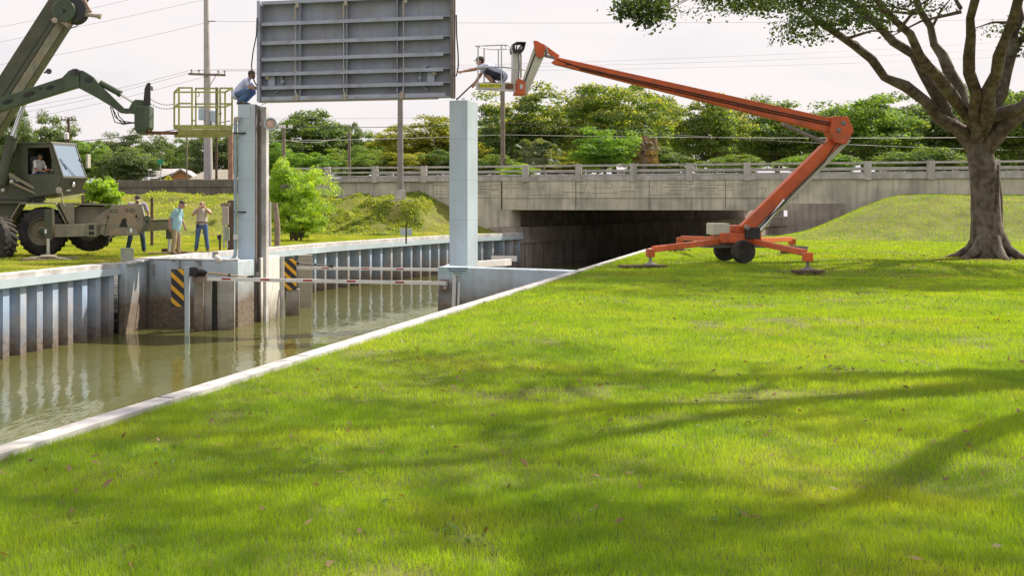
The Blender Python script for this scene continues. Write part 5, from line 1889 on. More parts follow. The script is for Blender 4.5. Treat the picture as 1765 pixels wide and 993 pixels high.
b.build('jack_foot', M['steel'], jk, smooth=40)
b = MB()
b.plate([(247, 381), (291, 379.5), (291, 396), (242, 399.5)], 39.3, 0.35)
b.plate([(246, 379), (291, 377.5), (291, 379.4), (247, 380.9)], 39.22, 0.5)
b.build('outrigger_beam', M['green_lt'], CR, bevel=0.012)
b = MB()
b.plate([(286, 379), (298, 379), (298, 412), (286, 412)], 39.45, 0.3)
jk = b.build('jack_housing', M['green'], CR, bevel=0.01)
b = MB()
b.tube([at(292, 412, 39.6), at(292, 434, 39.6)], 0.058, 12)
b.build('jack_rod', M['chrome'], jk, smooth=60)
# turntable and superstructure
b = MB()
b.lathe(at(20, 349, 39.7), (0, 0, 1), [(-0.05, 1.1), (0.1, 1.1), (0.12, 0.95), (0.2, 0.95)], 32)
b.build('turntable', M['black'], CR, smooth=40)
b = MB()
b.plate([(-70, 290), (-5, 288), (14, 305), (66, 331), (80, 345), (-70, 346)], 38.7, 0.09)
b.plate([(-70, 270), (-20, 262), (20, 312), (20, 340), (-70, 342)], 39.9, 0.09)
b.plate([(-70, 300), (0, 300), (40, 330), (40, 345), (-70, 345)], 39.0, 0.8)
b.build('upper_frame', M['green'], CR, bevel=0.012)
b = MB()
b.tube([at(18, 314, 38.55), at(70, 338, 38.5)], 0.05, 8)
b.bar(at(16, 300, 38.6), at(65, 327, 38.55), 0.12, 0.09)
b.build('hoist_link', M['green_lt'], CR, smooth=50)
b = MB()
b.ball(at(20, 313, 38.48), 0.075, 10)
b.ball(at(5, 328, 38.5), 0.07, 10)
b.build('grease_cover', M['grey_paint'], CR, smooth=80)
# boom
b0, b1 = at(-62, 282, 39.4), at(158, -62, 39.4)
bd = (b1 - b0).normalized()
bu = bd.cross(Vector((0, -1, 0))).normalized()
bu = bu if bu.x < 0 else -bu
b = MB()
b.bar(b0, b1, 0.80, 0.96, up=bu)
bm_ = b.build('boom', M['green'], CR, bevel=0.02)
b = MB()
for o, w in ((0.02, 0.035), (-0.16, 0.025)):
    b.bar(b0 + bu * o + Vector((0, -0.404, 0)), b0.lerp(b1, 0.80) + bu * o + Vector((0, -0.404, 0)), 0.012, w, up=bu)
b.build('boom_seam', M['black'], bm_)
b = MB()
b.bar(b0 + bu * -0.30 + Vector((0, -0.40, 0)), b0.lerp(b1, 0.84) + bu * -0.30 + Vector((0, -0.40, 0)), 0.02, 0.30, up=bu)
b.build('boom_side_plate', M['green_lt'], bm_)
hd = at(111, 19, 38.75)
b = MB()
b.lathe(hd, (0, 1, 0), [(-0.14, 0.24), (-0.14, 0.36), (-0.10, 0.40), (0.2, 0.40)], 28)
b.build('winch_rim', M['green_arm'], bm_, smooth=40)
b = MB()
b.lathe(hd + Vector((0.28, 0.35, 0.06)), (0, 1, 0), [(-0.35, 0.30), (-0.34, 0.42), (-0.2, 0.40), (-0.15, 0.34), (0.2, 0.34), (0.3, 0.42)], 28)
b.lathe(hd, (0, 1, 0), [(-0.05, 0.235), (0.0, 0.235)], 24)
b.lathe(hd, (0, 1, 0), [(-0.18, 0.06), (-0.06, 0.09)], 12)
b.build('hoist_drum', M['black'], bm_, smooth=40)
b = MB()
b.bar(hd + Vector((-0.42, -0.1, -0.32)), hd + Vector((0.02, -0.12, 0.05)), 0.05, 0.06)
b.bar(hd + Vector((-0.12, -0.08, -0.3)), hd + Vector((0.2, -0.08, -0.52)), 0.08, 0.14)
b.bar(at(133, -20, 39.0), at(155, 20, 39.0), 0.3, 0.12, up=(1, 0, 0.4))
b.build('drum_bracket', M['rust_lt'], bm_)
b = MB()
b.lathe(hd + Vector((-0.28, -0.18, -0.33)), (0, -1, 0), [(0, 0.10), (0.05, 0.09), (0.06, 0.03)], 14)
b.build('swivel_cap', M['beige'], bm_, smooth=40)
b = MB()
b.tube([at(141, 23, 38.9), at(170, 27, 38.9)], 0.07, 12)
b.tube([at(169, 26.8, 38.9), at(174.5, 27.8, 38.9)], 0.095, 12)
b.build('anchor_tube', M['beige'], bm_, smooth=50)
b = MB()
b.tube([at(146, 2, 38.9), at(147, 15, 38.85), at(143, 32, 38.85), at(133, 44, 38.85), at(122, 48, 38.9)], 0.018, 6)
b.tube([at(140, -10, 38.9), at(146, 14, 38.85)], 0.012, 5)
b.build('hose', M['black'], bm_, smooth=60)
b = MB()
b.bar(at(76, 125, 39.3), at(82, 122, 39.3), 0.05, 0.05)
b.lathe(at(84, 122.8, 39.2), (0.3, -0.9, 0.3), [(-0.06, 0.04), (0.0, 0.1), (0.03, 0.1)], 14)
b.build('work_lamp', M['black'], bm_, smooth=50)
# luffing cylinder
b = MB()
b.tube([at(2, 318, 38.6), at(21, 236, 38.65)], 0.20, 16)
b.tube([at(20.5, 238, 38.65), at(21.3, 234, 38.65)], 0.225, 16)
cy = b.build('lift_cylinder', M['green'], CR, smooth=50)
b = MB()
b.tube([at(21, 236, 38.65), at(46, 165, 38.75)], 0.085, 14)
b.tube([at(25, 238, 38.45), at(49, 166, 38.6)], 0.02, 6)
b.build('cylinder_rod', M['chrome'], cy, smooth=60)
# cab, turned about thirty degrees so that its windshield shows
CA = R(29)
FWD, FAR = Vector((math.cos(CA), -math.sin(CA), 0)), Vector((math.sin(CA), math.cos(CA), 0))
K0 = at(26, 0, 38.9)
def cp(x, y, z):
    return Vector((K0.x, K0.y, 0)) + FWD * x + FAR * y + ZAX * z
CW = 1.22
def side_quad(b, y, pts, th=0.04):
    b.prism([cp(x, y, z) for x, z in pts], FAR * th)
side = [(-0.02, 3.70), (1.58, 3.70), (2.06, 2.60), (1.78, 2.02), (0.55, 1.90), (0.30, 2.25), (-0.02, 2.70)]
b = MB()
for y in (0.0, CW - 0.04):
    side_quad(b, y, [(-0.02, 2.70), (2.016, 2.70), (2.06, 2.60), (1.80, 2.05), (0.55, 1.90), (0.30, 2.25)])
    side_quad(b, y, [(-0.02, 3.70), (0.55, 3.70), (0.55, 2.702), (-0.02, 2.702)])
    side_quad(b, y, [(0.552, 3.70), (1.58, 3.70), (1.636, 3.57), (0.552, 3.57)])
    side_quad(b, y, [(1.50, 3.568), (1.637, 3.568), (2.015, 2.702), (1.72, 2.702)])
b.prism([cp(-0.02, 0.042, 2.70), cp(-0.02, 0.042, 3.70), cp(0.02, 0.042, 3.70), cp(0.02, 0.042, 2.70)], FAR * (CW - 0.084))
b.prism([cp(0.55, 0.042, 1.9), cp(1.8, 0.042, 2.05), cp(1.8, 0.042, 2.09), cp(0.55, 0.042, 1.94)], FAR * (CW - 0.084))
cab = b.build('cab', M['green'], CR, bevel=0.012)
b = MB()
b.prism([cp(-0.06, -0.03, 3.702), cp(1.62, -0.03, 3.702), cp(1.60, -0.03, 3.76), cp(-0.02, -0.03, 3.77)], FAR * (CW + 0.06))
b.build('roof', M['green'], cab, bevel=0.015)
b = MB()
fr = lambda t, y: cp(1.60 + 0.46 * t, y, 3.68 - 1.08 * t)
nrm = (fr(1, 0) - fr(0, 0)).cross(FAR).normalized()
nrm = nrm if nrm.x > 0 else -nrm
b.prism([fr(0.02, 0.07), fr(0.02, CW - 0.07), fr(0.97, CW - 0.07), fr(0.97, 0.07)], nrm * 0.012)
b.build('windshield', M['windshield'], cab)
b = MB()
for p, q in ((fr(0, 0.05), fr(1, 0.05)), (fr(0, CW - 0.05), fr(1, CW - 0.05)), (fr(0.0, 0.05), fr(0.0, CW - 0.05)), (fr(1, 0.05), fr(1, CW - 0.05))):
    b.bar(p + nrm * 0.008, q + nrm * 0.008, 0.05, 0.035, up=nrm)
b.build('windshield_frame', M['black'], cab)
b = MB()
b.bar(fr(0.45, 0.16) + nrm * 0.04, fr(0.78, 0.32) + nrm * 0.03, 0.02, 0.02)
b.bar(fr(0.60, 0.22) + nrm * 0.05, fr(0.98, 0.6) + nrm * 0.04, 0.015, 0.015)
b.build('wiper', M['black'], cab)
b = MB()
b.prism([cp(2.06, 0.0, 2.60), cp(1.80, 0.0, 2.05), cp(1.80, CW, 2.05), cp(2.06, CW, 2.60)], FWD * -0.04)
b.prism([cp(2.02, -0.01, 2.60), cp(2.10, -0.01, 2.60), cp(2.10, CW + .01, 2.60), cp(2.02, CW + .01, 2.60)], ZAX * -0.05)
b.build('nose_panel', M['green'], cab, bevel=0.01)
b = MB()
b.lathe(cp(1.96, 0.62, 2.36), FWD * 1 + ZAX * -0.3, [(0, 0.06), (0.05, 0.075), (0.07, 0.06)], 14)
b.build('headlight', M['chrome'], cab, smooth=50)
b = MB()
b.prism([cp(1.88, 0.40, 2.14), cp(1.88, 0.58, 2.14), cp(1.90, 0.58, 2.19), cp(1.90, 0.40, 2.19)], FWD * 0.02)
b.build('white_tag', M['white'], cab)
b = MB()
b.box(cp(0.42, CW / 2, 2.75), (0.5, 0.5, 0.14), Matrix.Rotation(-CA, 3, 'Z'))
b.box(cp(0.22, CW / 2, 3.05), (0.14, 0.46, 0.62), Matrix.Rotation(-CA, 3, 'Z'))
b.box(cp(0.42, CW / 2, 2.4), (0.3, 0.3, 0.6), Matrix.Rotation(-CA, 3, 'Z'))
b.build('seat', M['black'], cab, bevel=0.03)
b = MB()
b.box(cp(1.45, 0.6, 2.55), (0.25, 0.8, 0.45), Matrix.Rotation(-CA, 3, 'Z'))
b.tube([cp(1.30, 0.6 + 0.19 * math.cos(t), 2.86 + 0.15 * math.sin(t)) for t in np.linspace(0, 2 * math.pi, 16)], 0.016, 6)
b.tube([cp(1.42, 0.6, 2.7), cp(1.30, 0.6, 2.86)], 0.025, 6)
b.tube([cp(1.25, 0.3, 2.5), cp(1.22, 0.3, 2.92)], 0.014, 6)
b.tube([cp(1.25, 0.42, 2.5), cp(1.22, 0.42, 2.9)], 0.014, 6)
b.build('controls', M['black'], cab, smooth=50)
b = MB()
b.bar(cp(2.02, CW + .02, 3.1), cp(1.95, CW + 0.16, 3.1), 0.02, 0.02)
b.box(cp(1.94, CW + 0.2, 3.16), (0.10, 0.16, 0.46), Matrix.Rotation(-CA, 3, 'Z'))
b.build('wing_mirror', M['cream'], cab, bevel=0.015)
b = MB()
b.lathe(at(102, 328, 37.7), (-0.4, -0.9, 0.0), [(-0.05, 0.06), (0.0, 0.10), (0.03, 0.115), (0.04, 0.1)], 16, )
b.tube([at(104, 329, 37.75), at(107, 335, 37.8), at(107, 347, 37.9), at(112, 357, 38.0)], 0.025, 8)
b.build('fender_mirror', M['beige'], CR, smooth=50)
b = MB()
b.tube([at(156.5, 308, 40.6), at(156.5, 314, 40.6)], 0.045, 10)
b.tube([at(148, 313, 40.4), at(156.5, 314, 40.6)], 0.025, 6)
b.build('beacon', M['paint_blue'], CR, smooth=50)

# wooden cribbing under the jacks
def cribbing(label, px, py, d, specs, name='timber_mat'):
    c = gp(px, py)
    root = thing(name, c, label, 'timber mat', 'timber mats under the outriggers')
    for dx, dy, l, w, h, z, rot, m in specs:
        b = MB()
        b.box(c + Vector((dx, dy, z + h / 2)), (l, w, h), Matrix.Rotation(rot, 3, 'Z'))
        b.build('plank', M[m], root, bevel=0.012)
    return root
c_ = cribbing('stack of grey planks with yellow strapping under the front jack foot', 84, 447.5, 36, [(-0.1, -0.35, 1.25, 0.24, 0.09, -0.03, 0.25, 'wood'), (0.05, 0.0, 1.35, 0.26, 0.10, -0.03, 0.25, 'wood'), (0.15, 0.32, 1.3, 0.24, 0.09, -0.03, 0.28, 'wood'), (0.0, 0.0, 0.5, 0.8, 0.06, 0.075, 0.25, 'wood')])
b = MB()
cc = gp(84, 447.5)
b.tube([cc + Vector(p) for p in ((-0.45, -0.5, 0.09), (-0.2, -0.45, 0.11), (0.1, -0.42, 0.12), (0.4, -0.45, 0.10), (0.6, -0.5, 0.05), (0.8, -0.55, 0.02))], 0.014, 6)
b.tube([cc + Vector(p) for p in ((-0.1, -0.35, 0.15), (0.2, -0.4, 0.14), (0.5, -0.55, 0.05))], 0.014, 6)
b.build('strap', M['cream'], c_, smooth=60)
cribbing('flat planks on the grass beside the man in khaki trousers', 300, 437.5, 40, [(-0.35, -0.05, 1.05, 0.28, 0.07, -0.02, 0.12, 'wood'), (0.1, 0.25, 0.9, 0.25, 0.09, -0.02, 0.4, 'wood_dk'), (0.95, 0.22, 1.1, 0.22, 0.08, -0.02, 0.10, 'wood'), (-0.15, 0.5, 0.7, 0.15, 0.18, -0.02, -0.3, 'wood_dk')])

# ------------------------------------------------------------------ lifting arm with forks
root = thing('lifting_arm', at(-120, 260, 37.9), 'dark green jointed loader arm reaching past the crane boom, with forks', 'loader arm')
LA = root
b = MB()
b.plate([(-130, 216), (-60, 193), (0, 168), (55, 150), (107, 133), (118, 121.5), (125, 118), (131, 118), (136, 122), (136, 150), (131, 150.5), (90, 163), (48, 176), (0, 192), (-60, 214), (-130, 238)], 37.55, 0.34)
b.build('main_arm', M['green_arm'], LA, bevel=0.02)
for x, y, rx, ry in ((86, 150.5, 8, 3.6), (50, 162, 11, 4.2), (13, 175, 10, 4), (70, 152, 3, 2.2)):
    b = MB()
    a = math.atan2(-1, 3.2)
    b.plate([(x + rx * math.cos(t) * math.cos(a) - ry * math.sin(t) * math.sin(a), y + rx * math.cos(t) * math.sin(a) + ry * math.sin(t) * math.cos(a)) for t in np.linspace(0, 2 * math.pi, 14, endpoint=False)], 37.544, 0.004)
    b.build('cutout', M['dark'], LA)
b = MB()
b.plate([(133, 119), (140, 121), (143, 121), (161, 132), (172, 146), (201, 174), (214, 186.5), (220, 186), (226, 190), (219, 195), (207, 194), (190, 182), (165, 167), (132, 149.5), (137, 132)], 37.62, 0.30)
b.build('jib_arm', M['green_arm'], LA, bevel=0.02)
b = MB()
b.lathe(at(131, 123, 37.5), (0, 1, 0), [(0, 0.06), (0, 0.10), (0.45, 0.10)], 16)
b.plate([(152.5 + 8 * math.cos(t) * 1.0, 137.5 + 5.6 * math.sin(t)) for t in np.linspace(0, 2 * math.pi, 18, endpoint=False)], 37.614, 0.005)
b.build('pivot_pin', M['black'], LA, smooth=40)
b = MB()
b.tube([at(172, 142, 37.75), at(206, 160.5, 37.75)], 0.10, 12)
b.tube([at(204, 159.5, 37.75), at(208.5, 162, 37.75)], 0.115, 12)
cy = b.build('tilt_cylinder', M['green_arm'], LA, smooth=50)
b = MB()
b.tube([at(206, 161, 37.75), at(228, 175, 37.75)], 0.04, 10)
b.build('cylinder_rod', M['chrome'], cy, smooth=60)
b = MB()
b.plate([(216, 190), (222, 186), (228, 175), (233, 171), (247, 172), (247, 184), (236, 196), (218, 194)], 37.60, 0.32)
b.build('coupler', M['green_arm'], LA, bevel=0.015)
b = MB()
b.plate([(231, 182), (237, 182), (258, 181), (257.5, 219), (248, 230), (236, 230), (231.5, 222)], 37.30, 0.95)
b.plate([(236.5, 183), (257.5, 182), (257, 218), (250, 224), (236.5, 224)], 37.26, 0.035)
b.build('carriage', M['green_arm'], LA, bevel=0.02)
b = MB()
b.plate([(246.5, 181), (249, 152), (253.5, 142.5), (258.8, 142), (258.8, 181)], 37.32, 0.12)
b.plate([(246.5, 181), (249, 152), (253.5, 142.5), (258.8, 142), (258.8, 181)], 38.1, 0.12)
b.plate([(255, 146), (258.8, 146), (258.8, 152), (255, 152)], 37.445, 0.65)
b.build('backrest', M['black'], LA, bevel=0.01)
for d in (37.45, 38.15):
    b = MB()
    b.bar(at(250, 226, d), at(257, 226.5, d), 0.12, 0.14)
    b.bar(at(253, 228.5, d), at(345, 229.8, d), 0.14, 0.10)
    b.build('fork', M['rust'], LA, bevel=0.008)
b = MB()
hs = [[(190, 183), (193, 195), (198, 210), (213, 214), (232, 211)], [(194, 186), (198, 200), (210, 212), (232, 212)], [(203, 192), (205, 200), (214, 209), (233, 211.5)], [(192, 184), (197, 192), (204, 206), (220, 213), (240, 209)]]
for h in hs:
    b.tube([at(x, y, 37.6) for x, y in h], 0.017, 6)
b.build('hydraulic_hose', M['black'], LA, smooth=60)
# chains to the basket
for i, (p, q, s) in enumerate(((at(259, 170, 37.5), at(300, 178.5, 37.4), 0.10), (at(259, 178, 37.6), at(301, 185, 37.4), 0.10))):
    b = MB()
    pts = sag(p, q, s, 18)
    for k in range(18):
        b.bar(pts[k], pts[k + 1], 0.028 if k % 2 else 0.010, 0.010 if k % 2 else 0.028)
    tag(b.build('safety_chain', M['steel'], None), ('upper' if i == 0 else 'lower') + ' thin chain sagging from the loader carriage to the yellow basket', 'chain')

# ------------------------------------------------------------------ yellow work basket on the forks
root = thing('work_basket', at(350, 233, 37.8), 'yellow green railed work basket resting on the forks beside the gate post', 'work basket')
WB = root
FL, FR_, BL, BR_ = at(308, 0, 37.0), at(400.5, 0, 37.0), at(300, 0, 38.45), at(388, 0, 38.45)
def wb(px, py, back=False):
    return at(px, py, 38.45 if back else 37.0)
b = MB()
q = [FL.copy(), FR_.copy(), BR_.copy(), BL.copy()]
for p in q:
    p.z = 0
z0, z1 = wb(0, 232.5).z, wb(0, 223).z
b.hexa([p + ZAX * z0 for p in q] + [p + ZAX * z1 for p in q])
b.build('floor_frame', M['yellow_deck'], WB, bevel=0.01)
def rail(p, q, r=0.028):
    b = MB()
    b.bar(p, q, r * 1.7, r * 1.7, up=(0, 0, 1) if abs((Vector(q) - Vector(p)).z) < 0.5 else (0, 1, 0))
    return b
for px in (308.5, 331, 379.5, 400):
    rail(wb(px, 151), wb(px, 222.5), 0.034).build('post', M['yellow_basket'], WB)
for px in (300.5, 388):
    rail(wb(px, 158.5, True), wb(px, 222, True), 0.034).build('post', M['yellow_basket'], WB)
b = MB()
for y in (151, 178):
    b.bar(wb(307.5, y), wb(332, y), .05, .05)
    b.bar(wb(378.5, y + 0.6), wb(400.6, y + 0.6), .05, .05)
for y in (158.5, 184):
    b.bar(wb(299.6, y, True), wb(388.6, y, True), .05, .05)
for y0, y1 in ((151, 158.5), (178, 184)):
    b.bar(wb(308.5, y0), wb(300.5, y1, True), .05, .05)
    b.bar(wb(400, y0), wb(388, y1, True), .05, .05)
b.build('rails', M['yellow_basket'], WB)
b = MB()
b.prism([wb(308, 215), wb(331.5, 215.5), wb(331.5, 222.8), wb(308, 222.8)], (0, 0.03, 0))
b.build('toe_board', M['yellow_basket'], WB)
b = MB()
b.prism([wb(379, 215.5), wb(400.5, 215.5), wb(400.5, 222.8), wb(379, 222.8)], (0, 0.03, 0))
b.build('toe_board', M['yellow_basket'], WB)
b = MB()
b.prism([wb(300, 215, True), wb(388, 215, True), wb(388, 222.6, True), wb(300, 222.6, True)], (0, -0.03, 0))
b.build('toe_board', M['yellow_basket'], WB)
b = MB()
for p, q in (((337.5, 151.5), (337.5, 217.5)), ((375.2, 151.5), (375.2, 217.5))):
    b.bar(at(*p, 36.95), at(*q, 36.95), 0.05, 0.05, up=(0, 1, 0))
for y in (152, 178.8, 217):
    b.bar(at(336.8, y, 36.95), at(376, y, 36.95), 0.05, 0.05)
gt = b.build('gate', M['yellow_basket'], WB)
b = MB()
b.bar(at(377, 197, 36.92), at(382, 194, 36.92), 0.03, 0.03)
b.bar(at(332, 208, 36.95), at(336, 207, 36.95), 0.03, 0.03)
b.tube([at(341, 158, 36.92), at(344, 162, 36.92), at(343, 165.5, 36.92), at(340, 165, 36.92)], 0.012, 6)
b.build('latch', M['rust'], gt)

# ------------------------------------------------------------------ orange towable lift
LD = 33.6
root = thing('boom_lift', gp(1262, 452), 'orange and cream boom lift on outriggers, arm stretched over the gate post', 'boom lift')
BLF = root
def lp(px, py, dd=0.0):
    return at(px, py, LD + dd)
b = MB()
b.plate([(925, 71), (940, 92), (908.5, 163), (893, 163)], LD - 0.12, 0.24)
j = b.build('jib', M['cream'], BLF, bevel=0.012)
b = MB()
b.plate([(921.5, 92), (924, 92), (903.5, 146), (901, 146)], LD - 0.127, 0.005)
b.build('jib_slot', M['black'], j)
b = MB()
b.plate([(919.5, 69.5), (926, 69.5), (937, 76), (940.5, 82), (937, 97), (929, 99.5), (924.5, 93), (922, 84)], LD - 0.19, 0.07)
b.plate([(919.5, 69.5), (926, 69.5), (937, 76), (940.5, 82), (937, 97), (929, 99.5), (924.5, 93), (922, 84)], LD + 0.13, 0.07)
b.build('elbow_plate', M['orange'], BLF, bevel=0.012)
b = MB()
b.bar(lp(933, 78), lp(962, 99), 0.14, 0.10, up=(0, 1, 0))
b.build('link', M['orange'], BLF, bevel=0.01)
b = MB()
b.tube([lp(936, 95, -.05), lp(955, 99, -.05)], 0.045, 10)
b.tube([lp(939, 80, -.1), lp(943, 93, -.1)], 0.05, 10)
b.build('link_pin', M['steel'], BLF, smooth=50)
PV = lp(1452, 223)
b = MB()
b.prism([lp(952, 106, -.12), lp(962, 98, -.12), lp(1452, 207, -.12), lp(1458, 236, -.12), lp(958, 110, -.12)], (0, 0.24, 0))
b.build('upper_boom', M['orange'], BLF, bevel=0.02)
b = MB()
b.plate([(974, 109.5), (982, 110.5), (982, 112), (975, 111.5)], LD - 0.124, 0.003)
b.build('boom_slot', M['black'], BLF)
b = MB()
b.plate([(1436, 200), (1462, 200), (1472, 224), (1460, 248), (1440, 246), (1430, 226)], LD - 0.22, 0.44)
b.build('knuckle', M['orange'], BLF, bevel=0.02)
b = MB()
b.bar(lp(1280, 398, 0.1), lp(1448, 232, 0.1), 0.26, 0.34, up=(0.7, 0, 0.7))
b.build('riser', M['orange'], BLF, bevel=0.02)
b = MB()
b.bar(lp(1298, 402, 0.1), lp(1462, 240, 0.1), 0.18, 0.14, up=(0.7, 0, 0.7))
b.build('riser_link', M['cream'], BLF, bevel=0.015)
b = MB()
b.tube([lp(1310, 398, 0.0), lp(1352, 345, 0.0)], 0.07, 12)
b.build('riser_cylinder', M['chrome'], BLF, smooth=60)
bc = gp(1262, 452)
b = MB()
b.tube([lp(1442, 214, -.14), lp(1300, 184, -.15), lp(1150, 150, -.15), lp(1000, 116, -.14), lp(952, 100, -.1)], 0.018, 6)
b.tube([lp(1442, 218, -.14), lp(1300, 188, -.15), lp(1150, 154, -.15), lp(1000, 119, -.14)], 0.014, 6)
b.tube([lp(1446, 240, -.14), lp(1420, 280, -.12), lp(1350, 350, -.1), lp(1300, 402, -.1)], 0.02, 6)
b.build('hydraulic_hose', M['black'], BLF, smooth=60)
b = MB()
b.tube([lp(1420, 245, -.05), lp(1350, 214, -.05)], 0.06, 12)
b.build('boom_cylinder', M['steel'], BLF, smooth=50)
b = MB()
b.box(bc + Vector((0.42, -0.46, 0.86)), (0.42, 0.10, 0.34))
b.build('control_box', M['black'], BLF, bevel=0.015)
b = MB()
b.box(bc + Vector((-0.45, -0.1, 0.98)), (0.5, 0.6, 0.34))
b.build('battery_cover', M['cream'], BLF, bevel=0.03)
for px, py in ((1446, 224), (1454, 212), (1288, 392)):
    b = MB()
    b.lathe(lp(px, py, -.24), (0, -1, 0), [(-0.1, 0.07), (0.0, 0.07), (0.015, 0.045), (0.02, 0.02)], 14)
    b.build('pin', M['steel'], BLF, smooth=40)
b = MB()
b.box(bc + Vector((0.1, 0, 0.72)), (1.2, 0.9, 0.30))
b.box(bc + Vector((0.35, 0, 0.98)), (0.75, 0.75, 0.22))
b.build('turntable', M['orange'], BLF, bevel=0.03)
b = MB()
b.bar(bc + Vector((-0.9, 0, 0.5)), bc + Vector((0.9, 0, 0.5)), 0.5, 0.14)
b.bar(bc + Vector((0.9, 0, 0.48)), bc + Vector((2.4, 0.5, 0.40)), 0.10, 0.10)
b.build('chassis', M['steel'], BLF, bevel=0.01)
for s in (-1, 1):
    b = MB()
    c = bc + Vector((0.05, 0.75 * s, 0.34))
    b.lathe(c, (0, 1, 0), [(-0.1, 0.20), (-0.1, 0.30), (-0.06, 0.335), (0.06, 0.335), (0.1, 0.30), (0.1, 0.20)], 28)
    w = b.build('wheel', M['tyre'], BLF, smooth=35)
    b = MB()
    b.lathe(c, (0, 1, 0), [(-0.08, 0.2), (-0.05, 0.12), (0.05, 0.12), (0.08, 0.2)], 20)
    b.build('rim', M['grey_paint'], w, smooth=40)
feet = [gp(1116, 459), gp(1392, 470), gp(1172, 433), gp(1365, 436)]
feet[0] = gp(1121, 461)
for i, f in enumerate(feet):
    b = MB()
    t = Vector((bc.x + (0.5 if f.x > bc.x else -0.5), bc.y + (0.3 if f.y > bc.y else -0.3), 0.62))
    b.bar(t, f + ZAX * 0.46 + (t - f) * 0.04, 0.12, 0.16)
    b.bar(f + ZAX * 0.28, f + ZAX * 0.50, 0.22, 0.20, up=(1, 0, 0))
    o = b.build('outrigger', M['orange'], BLF, bevel=0.015)
    b = MB()
    b.tube([f + ZAX * 0.10, f + ZAX * 0.32], 0.04, 10)
    b.lathe(f + ZAX * 0.085, (0, 0, 1), [(-0.02, 0.17), (0.01, 0.17), (0.05, 0.06)], 14)
    b.build('foot', M['steel'], o, smooth=40)
    c2 = f + Vector((-0.2 if i == 0 else 0, 0, 0))
    rt = thing('outrigger_pad', c2, ('long dark plank pad nearest the canal under an orange outrigger foot', 'dark plank pad under the outrigger nearest the shade oak', 'dark plank pad under the rear outrigger by the seawall kerb', 'dark plank pad under the rear outrigger on the oak side')[i], 'pad')
    b = MB()
    b.box(c2 + ZAX * 0.03, (1.25 if i == 0 else 0.7, 0.34, 0.065), Matrix.Rotation(0.08, 3, 'Z'))
    b.build('plank', M['wood_dk'], rt, bevel=0.012)
    b = MB()
    for s in (-0.3, 0.3):
        b.box(c2 + Vector((s * (1.25 if i == 0 else 0.7), 0, -0.01)), (0.1, 0.4, 0.03))
    b.build('batten', M['wood_dk'], rt)
# basket of the orange lift
def bk(px, py, back=False):
    return at(px, py, LD + (0.35 if back else -0.35))
b = MB()
b.hexa([bk(819, 154.5), bk(889, 158), bk(889, 156.5, True), bk(826, 153, True), bk(819, 153), bk(889, 156.3), bk(889, 155, True), bk(826, 151.6, True)])
b.build('basket_floor', M['grey_paint'], BLF)
b = MB()
b.prism([bk(821, 142), bk(866, 142.5), bk(866, 154), bk(821, 153)], (0, 0.03, 0))
b.prism([bk(866.2, 142.5), bk(887, 143), bk(887, 155.2), bk(866.2, 154)], (0, 0.03, 0))
b.prism([bk(832, 141, True), bk(880, 141.5, True), bk(880, 152, True), bk(832, 151, True)], (0, 0.02, 0))
tb = b.build('toe_board', M['grey_paint'], BLF)
b = MB()
b.plate([(826.5, 143.8), (863, 144.2), (863, 150.6), (826.5, 150)], LD - 0.36, 0.006)
b.build('yellow_label', M['lemon'], tb)
text('Hertz RENTAL', at(845, 147.3, LD - 0.364), 0.105, M['black'], tb)
b = MB()
b.plate([(871, 143.5), (885, 143.8), (885, 153.6), (871, 153)], LD - 0.358, 0.006)
b.build('red_panel', M['rust'], tb)
b = MB()
for px, y0, y1, bk_ in ((824, 78.5, 153, False), (864.3, 77, 154, False), (834.5, 82, 151, True), (859, 84.5, 151, True)):
    b.tube([bk(px, y0, bk_), bk(px, y1, bk_)], 0.019, 8)
b.tube([bk(819.5, 79), bk(864, 77), bk(875, 77), bk(880, 80), bk(884, 92)], 0.019, 8)
b.tube([bk(819.5, 79), bk(834, 82, True), bk(847, 85, True), bk(874, 84, True)], 0.016, 8)
b.tube([bk(820, 116), bk(864, 114.5), bk(886, 118)], 0.017, 8)
b.tube([bk(834, 115.5, True), bk(859, 115.5, True), bk(886, 117.5, True), bk(905, 120, True)], 0.015, 8)
b.tube([bk(870, 77), bk(873, 82), bk(879, 85.5), bk(882, 85)], 0.012, 6)
b.build('guard_rail', M['galv'], BLF, smooth=60)
b = MB()
b.plate([(884.5, 90), (895, 90), (895, 144), (884, 144)], LD - 0.2, 0.35)
b.plate([(896.5, 92), (899.5, 92), (899.5, 134), (896.5, 134)], LD - 0.1, 0.06)
b.build('mast_column', M['grey_paint'], BLF, bevel=0.012)
b = MB()
b.plate([(883, 84), (903, 84), (901, 89.5), (884, 90)], LD - 0.3, 0.5)
b.plate([(884, 75), (887, 73), (888.5, 84), (883.5, 85)], LD - 0.3, 0.5)
b.plate([(884, 75), (891, 71), (907, 71.5), (907, 73.5), (892, 73.4), (887.5, 76.5)], LD - 0.3, 0.5)
b.plate([(905, 73), (907, 73), (903.5, 86), (900.5, 86)], LD - 0.3, 0.5)
b.plate([(895, 84), (897, 78), (901, 76), (902, 77.5), (898.5, 80), (897.5, 84)], LD - 0.2, 0.3)
b.plate([(890, 84), (890.4, 77), (891.6, 77), (892, 84)], LD - 0.2, 0.1)
b.build('control_console', M['black'], BLF, bevel=0.01)
b = MB()
b.tube([lp(894.5, 92, -.24), lp(895, 115, -.22), lp(894, 135, -.22), lp(893, 142, -.22)], 0.014, 6)
b.build('control_cable', M['black'], BLF, smooth=60)
b = MB()
b.plate([(890.5, 136), (896, 134.5), (902, 138), (906, 143), (905, 156), (907, 162.5), (887.5, 163), (889, 156), (890, 146)], LD - 0.26, 0.42)
rt_ = b.build('rotator_cover', M['orange'], BLF, bevel=0.02)
b = MB()
